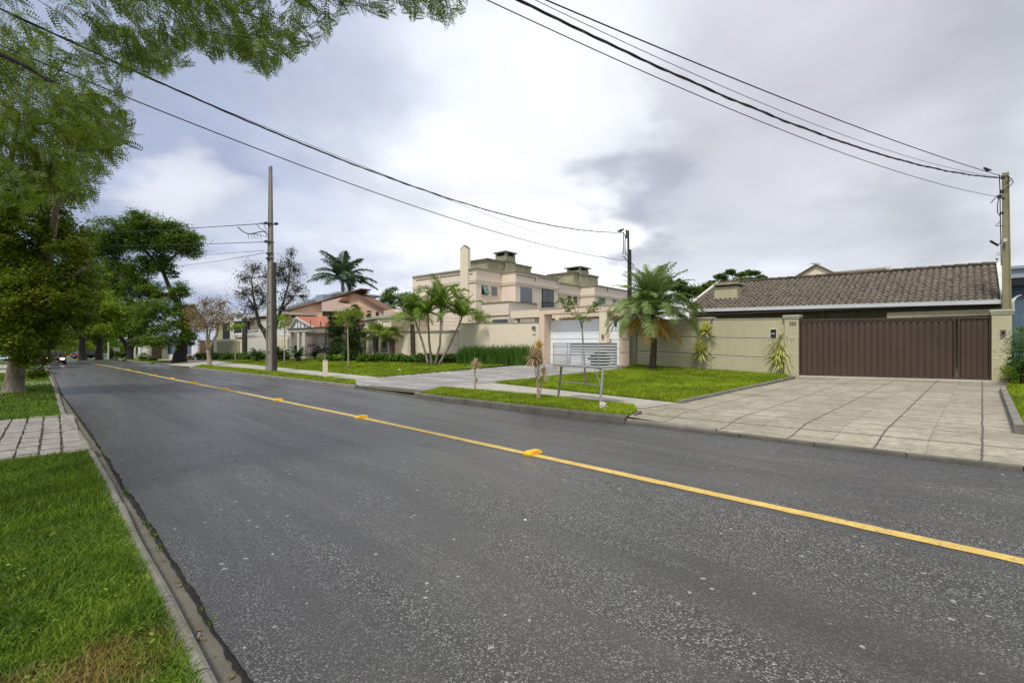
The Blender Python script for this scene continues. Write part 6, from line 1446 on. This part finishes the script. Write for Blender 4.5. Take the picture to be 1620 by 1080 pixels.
# ---------------- palms ----------------
def frond(L, e0, bend, pairs, ll, lw, droop=.5, spread=.5, v=.35, seed=0, ta=.5, stalk=.12):
    "feather leaf along +x from the origin; returns mesh arrays"
    rs = np.random.default_rng(seed); n = 24; x = z = 0; pts = [(0, 0)]; ang = [e0]
    for i in range(n):
        a = e0-bend*((i+1)/n)**1.2; x += math.cos(a)*L/n; z += math.sin(a)*L/n; pts.append((x, z)); ang.append(a)
    Vs = []
    for i in range(pairs):
        t = stalk+(1-stalk)*(i+.5)/pairs; f = t*n; k = min(n-1, int(f)); px = pts[k][0]+(pts[k+1][0]-pts[k][0])*(f-k); pz = pts[k][1]+(pts[k+1][1]-pts[k][1])*(f-k); a = ang[k]
        l = ll*(math.sin(math.pi*min(.97, .15+.80*t))**.7)*rs.uniform(.85, 1.1)
        T = np.array([math.cos(a), 0, math.sin(a)]); Up = np.array([-math.sin(a), 0, math.cos(a)])
        for s in (-1, 1):
            S = np.array([0, s, 0]); d = S*.85+T*ta+Up*v*rs.uniform(.3, 1.2); d /= np.linalg.norm(d); c = np.array([px, 0, pz])
            m = c+d*l*.5; e = c+d*l; e[2] -= droop*l*rs.uniform(.6, 1.2); m[2] -= droop*l*.2; w = T*lw/2+Up*lw*.2*s
            Vs.append([c-w*.5, c+w*.5, m+w, m-w]); Vs.append([m-w, m+w, e+w*.12, e-w*.12])
    for i in range(n):
        w = .022*L*(1-i/n*.85)/2; (x0, z0), (x1, z1) = pts[i], pts[i+1]
        Vs.append([[x0, -w, z0], [x0, w, z0], [x1, w*.9, z1], [x1, -w*.9, z1]]); Vs.append([[x0, 0, z0-w], [x0, 0, z0+w], [x1, 0, z1+w*.9], [x1, 0, z1-w*.9]])
    V = np.array(Vs).reshape(-1, 3); return V, np.arange(len(V)).reshape(-1, 4)
def meshdata(name, V, Q, m):
    me = bpy.data.meshes.new(name); me.vertices.add(len(V)); me.vertices.foreach_set('co', V.astype(np.float32).ravel()); me.loops.add(Q.size); me.loops.foreach_set('vertex_index', Q.astype(np.int32).ravel())
    me.polygons.add(len(Q)); me.polygons.foreach_set('loop_start', np.arange(0, Q.size, 4, dtype=np.int32)); me.materials.append(m); me.update(calc_edges=True); me.validate(); return me
def put(me, parent, loc, az, tilt=0, sc=1, name='frond'):
    o = bpy.data.objects.new(name, me); COL.objects.link(o); o.parent = parent; o.location = Vector(loc)-ORG[parent.name]; o.rotation_euler = (tilt, 0, az); o.scale = (sc,)*3; return o
def palm(name, label, path, rads, tm, sets, group=None, cat='palm', jit=.02):
    "path: stem points; sets: [(meshes, count, crown point, scale range)]"
    t = thing(name, label, cat, path[0], group); mb = MB(); fine = []; fr = []
    for i in range(len(path)-1):
        for j in range(6): fine.append(Vector(path[i]).lerp(Vector(path[i+1]), j/6)); fr.append((rads[i]+(rads[i+1]-rads[i])*j/6)*(1+(.12 if j % 2 else -.05)))
    fine.append(Vector(path[-1])); fr.append(rads[-1]); fine[0] -= Vector((0, 0, .1)); mb.tube(fine, fr, 9); mb.build('trunk', tm, t, smooth=True)
    for meshes, cnt, cp, (s0, s1) in sets:
        a0 = random.random()*6
        for i in range(cnt): put(meshes[i % len(meshes)], t, Vector(cp)+Vector((random.uniform(-jit, jit), random.uniform(-jit, jit), random.uniform(-jit, jit)*2)), a0+i*2.39996+random.uniform(-.2, .2), random.uniform(-.12, .12), random.uniform(s0, s1))
    return t
# short feathery palm
_w = wl(1032, -1.25); tb = Vector((_w.x, _w.y, hz(_w.x, _w.y, .13))); Yp = tb.y; S_ = Yp/F
pm_ = [meshdata('frond', *frond(94*S_, R(e), R(b), 54, 21*S_, .032, .40, seed=i), M['palm']) for i, (e, b) in enumerate(((86, 45), (76, 80), (66, 100), (54, 112), (38, 108), (20, 92), (81, 62)))]
po_ = [meshdata('frond', *frond(62*S_, R(e), R(b), 34, 16*S_, .036, .5, seed=20+i), M['palmold']) for i, (e, b) in enumerate(((-12, 50), (-22, 45), (4, 75)))]
cp = at(1030, 497, Yp)
palm('feather_palm', 'short palm with a dense feathery crown before the olive wall', [tb, at(1035, 545, Yp), at(1030, 497, Yp)], [.15, .12, .16], M['palmtrunk'], [(pm_[:4]+pm_[6:], 46, cp, (.75, 1.05)), (pm_[3:6], 28, cp-Vector((0, 0, .05)), (.75, 1.0)), (po_, 12, cp-Vector((0, 0, .12)), (.8, 1.05))], jit=.04)
# royal palm behind the pink house
Yr_ = 62; S_ = Yr_/F; rp = [meshdata('frond', *frond(56*S_, R(e), R(b), 60, 15*S_, .12, .55, seed=40+i, v=.5), M['royal']) for i, (e, b) in enumerate(((78, 60), (55, 72), (38, 72), (20, 50), (62, 50), (8, 45)))]
b = at(544, 520, Yr_); b.z = gz(b.x, b.y); cp = at(542, 444, Yr_)
palm('royal_palm', 'tall palm with drooping fronds rising behind the pink house roof', [b, at(543, 470, Yr_), cp], [.3, .22, .2], M['palmring'], [(rp, 22, cp, (.85, 1.05))])
# clump of ringed palms
tb = G(685, 577, .135); Ya = tb.y; S_ = Ya/F
ar = [meshdata('frond', *frond(64*S_, R(e), R(b), 30, 18*S_, .07, .45, seed=60+i, v=.6, ta=.7), M['areca']) for i, (e, b) in enumerate(((82, 95), (70, 110), (60, 120), (76, 70), (50, 120), (86, 45)))]
for (x0, x1, y1, x2, y2, cnt, lab) in ((-7, 668, 540, 656, 505, 9, 'leftmost stem, bowed to the left'), (-2, 679, 540, 677, 500, 9, 'second stem from the left'), (3, 696, 545, 698, 492, 10, 'tallest stem, third from the left'), (9, 712, 545, 730, 505, 9, 'rightmost stem, leaning to the right')):
    b = at(685+x0, 577, Ya+random.uniform(-.15, .15)); b.z = tb.z
    palm('cane_palm', 'ringed cane palm in the lawn clump, '+lab, [b, at(x1, y1, Ya), at(x2, y2, Ya)], [.08, .06, .05], M['palmring'], [(ar, cnt+4, at(x2, y2, Ya), (.6, 1.0))], 'cane palms clumped on the lawn')
# coarse palm left of the clump
tb = G(654, 571, .135); Yc = tb.y; S_ = Yc/F
cm = [meshdata('frond', *frond(52*S_, R(e), R(b), 20, 20*S_, .06, .3, seed=80+i, v=.5, ta=.8), M['areca']) for i, (e, b) in enumerate(((84, 20), (70, 90), (58, 110), (45, 110), (25, 90)))]
palm('rough_palm', 'rough trunked palm with arching leaves left of the cane palms', [tb, at(653, 540, Yc), at(652, 512, Yc)], [.16, .15, .13], M['palmtrunk'], [(cm, 15, at(652, 508, Yc), (.7, 1.05))])
def fanleaf(L, e0, r, seed):
    rs = np.random.default_rng(seed); Vs = []; ca, sa = math.cos(e0), math.sin(e0); hub = np.array([ca*L, 0, sa*L])
    T = np.array([math.cos(e0-.5), 0, math.sin(e0-.5)]); S = np.array([0, 1, 0]); w = .012*1
    Vs.append([[0, -w, 0], [0, w, 0], list(hub+[0, w, 0]), list(hub-[0, w, 0])])
    m = 19
    for i in range(m):
        a = (i/(m-1)-.5)*4.4; d = T*math.cos(a)+S*math.sin(a); p = np.cross(d, np.cross(T, S)); ww = r*.055; tip = hub+d*r*rs.uniform(.85, 1.05); tip[2] -= r*.25; md_ = hub+d*r*.6
        Vs.append([hub, md_-p*ww, tip, md_+p*ww])
    V = np.array([[list(x) for x in q] for q in Vs], float).reshape(-1, 3); return V, np.arange(len(V)).reshape(-1, 4)
for (px, py, tx, ty, r_, lab) in ((595, 571, 594, 534, 24, 'left of two fan palms before the cream gatehouse'), (620.5, 571, 620, 537, 22, 'right of two fan palms before the cream gatehouse')):
    tb = G(px, py, .135); Y_ = tb.y; S_ = Y_/F; fm_ = [meshdata('frond', *fanleaf(r_*.6*S_, R(e), r_*.62*S_, 90+i), M['fan']) for i, e in enumerate((75, 55, 35, 15, -5))]
    palm('fan_palm', lab, [tb, at(tx, ty, Y_)], [.17, .20], M['palmtrunk'], [(fm_, 20, at(tx, ty-3, Y_), (.8, 1.1))], 'pair of fan palms', jit=.05)
# cycads
for (px, py, s, lab) in ((472, 572, 1.0, 'largest cycad, before the white carport'), (499, 568.5, .62, 'small cycad right of the large one'), (518, 570, .7, 'cycad under the rubbish basket'), (406, 571.5, .85, 'cycad left of the concrete pole'), (441, 570, .9, 'cycad just right of the concrete pole')):
    tb = G(px, py, .135); S_ = tb.y/F; cy = [meshdata('frond', *frond(24*S_*s, R(e), R(b), 26, 4.5*S_*s, .035, .1, seed=120+i, v=.4), M['cycad']) for i, (e, b) in enumerate(((75, 50), (58, 55), (42, 55), (25, 40)))]
    palm('cycad', lab, [tb, tb+Vector((0, 0, 7*S_*s))], [.16*s, .18*s], M['palmtrunk'], [(cy, 30, tb+Vector((0, 0, 7*S_*s)), (.8, 1.05))], 'cycads on the lawn')

# ---------------- shrubs and hedges ----------------
def bush(name, label, blobs, n, size, leaf, cat='shrub', group=None, base=None, k=16, asp=.5, stems=6):
    P, C = scatter(blobs, n, k, .22, .3); b0 = blobs[0]
    b = base or Vector((b0.c[0], b0.c[1], hz(b0.c[0], b0.c[1], .12)))
    zz_ = np.array([hz(x, y, .12) for x, y in P[:, :2]]) if len(P) < 3000 else np.full(len(P), b.z); P[:, 2] = np.maximum(P[:, 2], zz_+.02)
    t = thing(name, label, cat, b, group); V, Q = leafquads(P, size, .4, asp); npmesh('foliage', V, Q, leaf, t)
    mb = MB()
    for bb, cc in zip(blobs, C):
        g = Vector((bb.c[0], bb.c[1], hz(bb.c[0], bb.c[1], .12)-.05))
        for q in cc[:stems]: mb.tube(curve_pts(g, q, 3, .03, .05), [.02, .015, .01, .005], 4)
    mb.build('stems', M['barkdark'], t); return t
def gb(px, py, rx, ry, off=.12, rd=None, lift=.75):
    g = G(px, py, off); k = (V2(g)-WA).dot(NW)
    if k > -.75 and px < 1000: w_ = wl(px, -.75); g = Vector((w_.x, w_.y, hz(w_.x, w_.y, .12)))
    s = g.y/F; return WBlob((g.x, g.y, g.z+ry*s*lift), (rx*s, rd or rx*s, ry*s))
for (px, py, rx, ry, m, lab) in ((298, 569, 5.5, 4.5, 'leafbrown', 'small reddish round bush at the left end of the hedge'), (312, 569, 7.5, 6.5, 'hedge', 'round green bush right of the reddish one'), (326, 568.5, 8, 6.5, 'hedge', 'round green bush behind the pale stemmed tree'),
        (228, 571, 9, 7, 'leafdark', 'larger of two dark bushes before the red booth'), (241, 571, 7, 5, 'leafdark', 'smaller of two dark bushes before the red booth'), (400, 562, 8, 7, 'hedge', 'round clipped bush before the white boundary wall'), (450, 566, 10, 9, 'hedge', 'round bush at the left carport pillar'),
        (511, 572, 9, 6, 'hedgelight', 'lime green bush beside the white bin post'), (545, 571, 14, 7, 'hedgelight', 'lime green bush under the conifer shrubs'), (528, 571, 10, 7, 'hedge', 'low olive bush left of the conifer shrubs')):
    bush('round_bush', lab, [gb(px, py, rx, ry)], 1500, .14, M[m])
bush('hedge', 'long low clipped hedge before the boundary wall', [gb(x, 566, 9, 6.5) for x in range(338, 432, 10)], 14000, .15, M['hedge'], 'hedge')
bush('hedge', 'leafy knee high hedge below the cream gatehouse', [gb(x, 573, 9, 8) for x in range(572, 640, 9)], 5000, .14, M['hedge'], 'hedge')
bush('hedge', 'leafy knee high hedge below the low cream wall', [gb(x, 573.5, 10, 8.5) for x in range(646, 745, 10)], 7000, .14, M['hedge'], 'hedge')
bush('conifer_shrub', 'left twisted upright conifer shrub before the pink house', [gb(530, 569, 13, 12), *[WBlob(at(x, y, wl(530, -.75).y), (r*.05, r*.05, r*.09)) for x, y, r in ((530, 548, 12), (532, 530, 10), (526, 515, 7), (537, 512, 7), (522, 500, 4.5), (538, 498, 5), (530, 508, 5))]], 16000, .13, M['conifer'], k=14, asp=.35)
bush('conifer_shrub', 'right twisted upright conifer shrub before the pink house', [gb(560, 569, 14, 13), *[WBlob(at(x, y, wl(560, -.75).y), (r*.05, r*.05, r*.09)) for x, y, r in ((560, 548, 13), (558, 530, 10), (560, 510, 9), (552, 500, 6), (566, 500, 6), (571, 530, 6), (576, 520, 4), (562, 488, 5))]], 17000, .13, M['conifer'], k=14, asp=.35)
p = wl(583, 4); bush('conifer_shrub', 'small pointed conifer behind the gatehouse roof', [WBlob((p.x, p.y, zof(p, 495)), (.22, .22, .6)), WBlob((p.x, p.y, zof(p, 502)), (.3, .3, .5))], 500, .12, M['conifer'], k=6, stems=2)
p = wl(764, .9); bush('yellow_bush', 'yellowish round shrub showing over the cream wall', [WBlob((p.x, p.y, zof(p, 500)), (.62, .5, .5)), WBlob((p.x+.4, p.y, zof(p, 507)), (.4, .4, .4)), WBlob((p.x-.4, p.y+.1, zof(p, 508)), (.4, .4, .4))], 2600, .07, M['hedgelight'], k=14, stems=3)
g = G(1600, 603, .16); bush('yellow_bush', 'yellow green shrub at the foot of the wide gate pillar', [WBlob((g.x-.05, g.y, g.z+.24), (.25, .25, .24)), WBlob((g.x+.28, g.y+.05, g.z+.34), (.26, .26, .26))], 2600, .05, M['hedgelight'], k=14)
g = G(1630, 610, .16); bush('garden_shrub', 'dark green shrub at the right edge beside the blue fence', [WBlob((g.x+.1, g.y+.3, g.z+z), (.34, .34, .4)) for z in (.3, .8, 1.2)], 2400, .07, M['hedge'], k=14)
def blade_plant(name, label, boxes, dens, h, w, m, cat='shrub'):
    "upright blades over a strip a-b (xy), depth d"
    a, b, d = boxes; n = dens; t = rng.uniform(0, 1, n); k = rng.uniform(-d, d, n); X = a.x+(b.x-a.x)*t+NW.x*k; Y = a.y+(b.y-a.y)*t+NW.y*k; Z = np.array([hz(x, y, .12) for x, y in zip(X, Y)])
    hh = h*rng.uniform(.55, 1.15, n)*(1-.25*np.abs(k)/d); an = rng.uniform(0, 6.28, n); ln = hh*rng.uniform(.05, .30, n); bx, by = np.cos(an)*ln, np.sin(an)*ln; s = rng.uniform(0, 6.28, n); sx, sy = np.cos(s)*w/2, np.sin(s)*w/2
    P = lambda sg, f, l, z: np.stack([X+sg*sx*f+bx*l, Y+sg*sy*f+by*l, Z+hh*z], 1)
    V = np.stack([P(-1, 1, 0, -.03), P(1, 1, 0, -.03), P(1, .9, .3, .6), P(-1, .9, .3, .6), P(1, .1, 1, 1), P(-1, .1, 1, 1)], 1).reshape(-1, 3); i = np.arange(n)[:, None]*6
    Q = np.concatenate([i+np.array([[0, 1, 2, 3]]), i+np.array([[3, 2, 4, 5]])]); return npmesh(name, V, Q, M[m], label=label, cat=cat)
blade_plant('reed_hedge', 'tall spiky green hedge standing before the smooth cream wall', (wl(731, -.9), wl(848, -.75), .55), 5200, 1.02, .04, 'tallgrass', 'hedge')

def rosette(r, n, w, seed, e=(-30, 85), m='draco'):
    rs = np.random.default_rng(seed); Vs = []
    for i in range(n):
        az = i*2.39996; el = R(rs.uniform(*e)); L = r*rs.uniform(.75, 1.1); d = np.array([math.cos(az)*math.cos(el), math.sin(az)*math.cos(el), math.sin(el)]); s = np.array([-math.sin(az), math.cos(az), 0])*w/2
        m1 = d*L*.55; e_ = d*L; e_[2] -= L*.16; b = d*L*.03; Vs.append([b-s*.5, b+s*.5, m1+s, m1-s]); Vs.append([m1-s, m1+s, e_+s*.1, e_-s*.1])
    V = np.array(Vs).reshape(-1, 3); return meshdata('leaf_rosette', V, np.arange(len(V)).reshape(-1, 4), M[m])
def spiky(label, base, heads, m, w, cat='plant', name='spiky_plant', group=None, off=.14):
    g = G(*base, off); t = thing(name, label, cat, g, group); s = g.y/F
    for i, (x, y, r, n, e, mm) in enumerate(heads):
        h = at(x, y, g.y+random.uniform(-.05, .05)); mb = MB(); b = g+Vector((random.uniform(-.05, .05), 0, -.05)); mb.tube(curve_pts(b, h, 4, .0, .02), [.022, .018, .015, .013, .012], 5); mb.build('stem', M['barkpale'], t)
        put(rosette(r*s, n, w, 200+i, e, mm or m), t, h, random.random()*6, name='leaf_rosette')
    return t
spiky('two headed spiky plant against the middle pillar of the olive wall', (1107, 585), ((1108, 556, 24, 100, (-40, 85), None), (1116, 524, 21, 80, (-35, 85), None), (1108, 551, 15, 30, (20, 88), None)), 'draco', .055)
spiky('bushy spiky plant with yellow and orange leaves beside the gate pillar', (1238, 592), ((1238, 548, 28, 130, (-35, 80), None), (1240, 524, 19, 50, (35, 88), 'hedge'), (1241, 540, 18, 40, (-10, 80), 'palmold'), (1236, 572, 24, 90, (-45, 50), None), (1240, 534, 24, 90, (-20, 85), None), (1232, 560, 22, 90, (-40, 60), None), (1246, 560, 18, 60, (-40, 70), 'areca')), 'draco', .055)
spiky('small pinkish spiky plant on the grass strip', (751.5, 617.5), ((753.5, 580, 17, 70, (-25, 85), None), (754, 603, 9, 30, (0, 85), None), (750, 578, 12, 20, (10, 85), None)), 'cordy', .024)
spiky('tall pinkish spiky plant left of the rubbish rack', (852, 631), ((846, 565, 25, 130, (-40, 75), None), (853, 552, 20, 40, (35, 85), 'palmold'), (860, 592, 17, 70, (-40, 85), None), (848, 572, 18, 40, (-45, 40), None)), 'cordy', .024)
# small things on the lawn
for (px, py, s, lab) in ((717, 573, .16, 'pale curled palm sheath on the lawn right of the cane palms'), (632, 586, .08, 'tiny pale stone in the middle of the wide lawn')):
    q = G(px, py, .14); blobmesh((q.x, q.y, q.z+s*.35), s*1.4, s, s*.5, px, .4, 10).build('lawn_litter', M['paper'], label=lab, cat='litter')
for (px, py, lab) in ((831, 822, 'white flattened speck of litter on the asphalt'),):
    q = G(px, py, 0); blobmesh((q.x, q.y, q.z+.002), .012, .012, .004, 2, .3, 8).build('road_litter', M['white'], label=lab, cat='litter')
# fallen twigs and leaves in the left gutter and on the verge
for i in range(90):
    u = random.random()**1.5; a, b_ = V2(kl_out[0]), V2(kl_out[4]); p = a+(b_-a)*u+DN*random.uniform(.0, .16); z = gz(*p)-.022
    an = random.random()*6; s = random.uniform(.008, .022); d = Vector((math.cos(an), math.sin(an), 0))*s; e = Vector((-math.sin(an), math.cos(an), 0))*s*.5
    if i == 0: LV = MB()
    c = Vector((p.x, p.y, z)); LV.add([c-d, c+e+Vector((0, 0, .004)), c+d, c-e+Vector((0, 0, .003))], [(0, 1, 2, 3)])
LV.build('fallen_leaves', M['leafbrown'], label='fallen dry leaves along the left gutter', cat='leaves', kind='stuff')
q = G(316, 1003, -.02); mb = MB(); mb.tube([(q.x, q.y, q.z+.008), (q.x+.02, q.y-.05, q.z+.012)], .004, 5); mb.build('twig', M['barkpale'], label='short dry twig lying in the left gutter', cat='twig')

# ragged growth: tufts on the kerb edge and in the gutter seam, litter on the verges
def scatter_leaves(name, label, pts, size, m, up=.8):
    P = np.array(pts); V, Q = leafquads(P, size, up, .55); V[:, 2] += 0; npmesh(name, V, Q, m, label=label, cat='leaves', kind='stuff')
pts = []
for _ in range(260):
    p = v1[2]+(v1[0]-v1[2])*0; x = random.uniform(-3.4, .2); y = random.uniform(1.2, 7)
    if inpoly(np.array([x]), np.array([y]), [tuple(q) for q in v1])[0]: pts.append((x, y, gz(x, y)+.09+random.random()*.02))
scatter_leaves('leaf_litter', 'scattered dry leaves on the near left verge', pts, .022, M['leafbrown'], 1.5)
pts = []
for _ in range(240):
    x = random.uniform(-3.4, .2); y = random.uniform(1.2, 7)
    if inpoly(np.array([x]), np.array([y]), [tuple(q) for q in v1])[0]:
        for k in range(5): pts.append((x+random.gauss(0, .03), y+random.gauss(0, .03), gz(x, y)+.095+random.random()*.02))
scatter_leaves('verge_weeds', 'small broad leaved weeds in the near left verge', pts, .026, M['hedgelight'], 1.5)
tu = []
for i in range(26):
    u = random.random(); a, b_ = js[0], js[len(js)//2]; k = int(random.random()**1.6*len(js)*.6); p = js[k]-DN*random.uniform(.0, .03); tu.append(p)
for i, p in enumerate(tu): pass
V_ = []; 
for p in tu:
    n = random.randint(5, 12)
    for k in range(n):
        a = random.random()*6.28; h = random.uniform(.02, .05); c = np.array([p.x+random.gauss(0, .012), p.y+random.gauss(0, .012), gz(*p)-.02]); d = np.array([math.cos(a)*h*.6, math.sin(a)*h*.6, h]); s_ = np.array([-math.sin(a), math.cos(a), 0])*.003
        V_.append([c-s_, c+s_, c+d*.6+s_, c+d*.6-s_]); V_.append([c+d*.6-s_, c+d*.6+s_, c+d+s_*.2, c+d-s_*.2])
V_ = np.array(V_).reshape(-1, 3); npmesh('gutter_weeds', V_, np.arange(len(V_)).reshape(-1, 4), M['grass'], label='tufts of weeds growing where the asphalt meets the gutter', cat='weeds', kind='stuff')
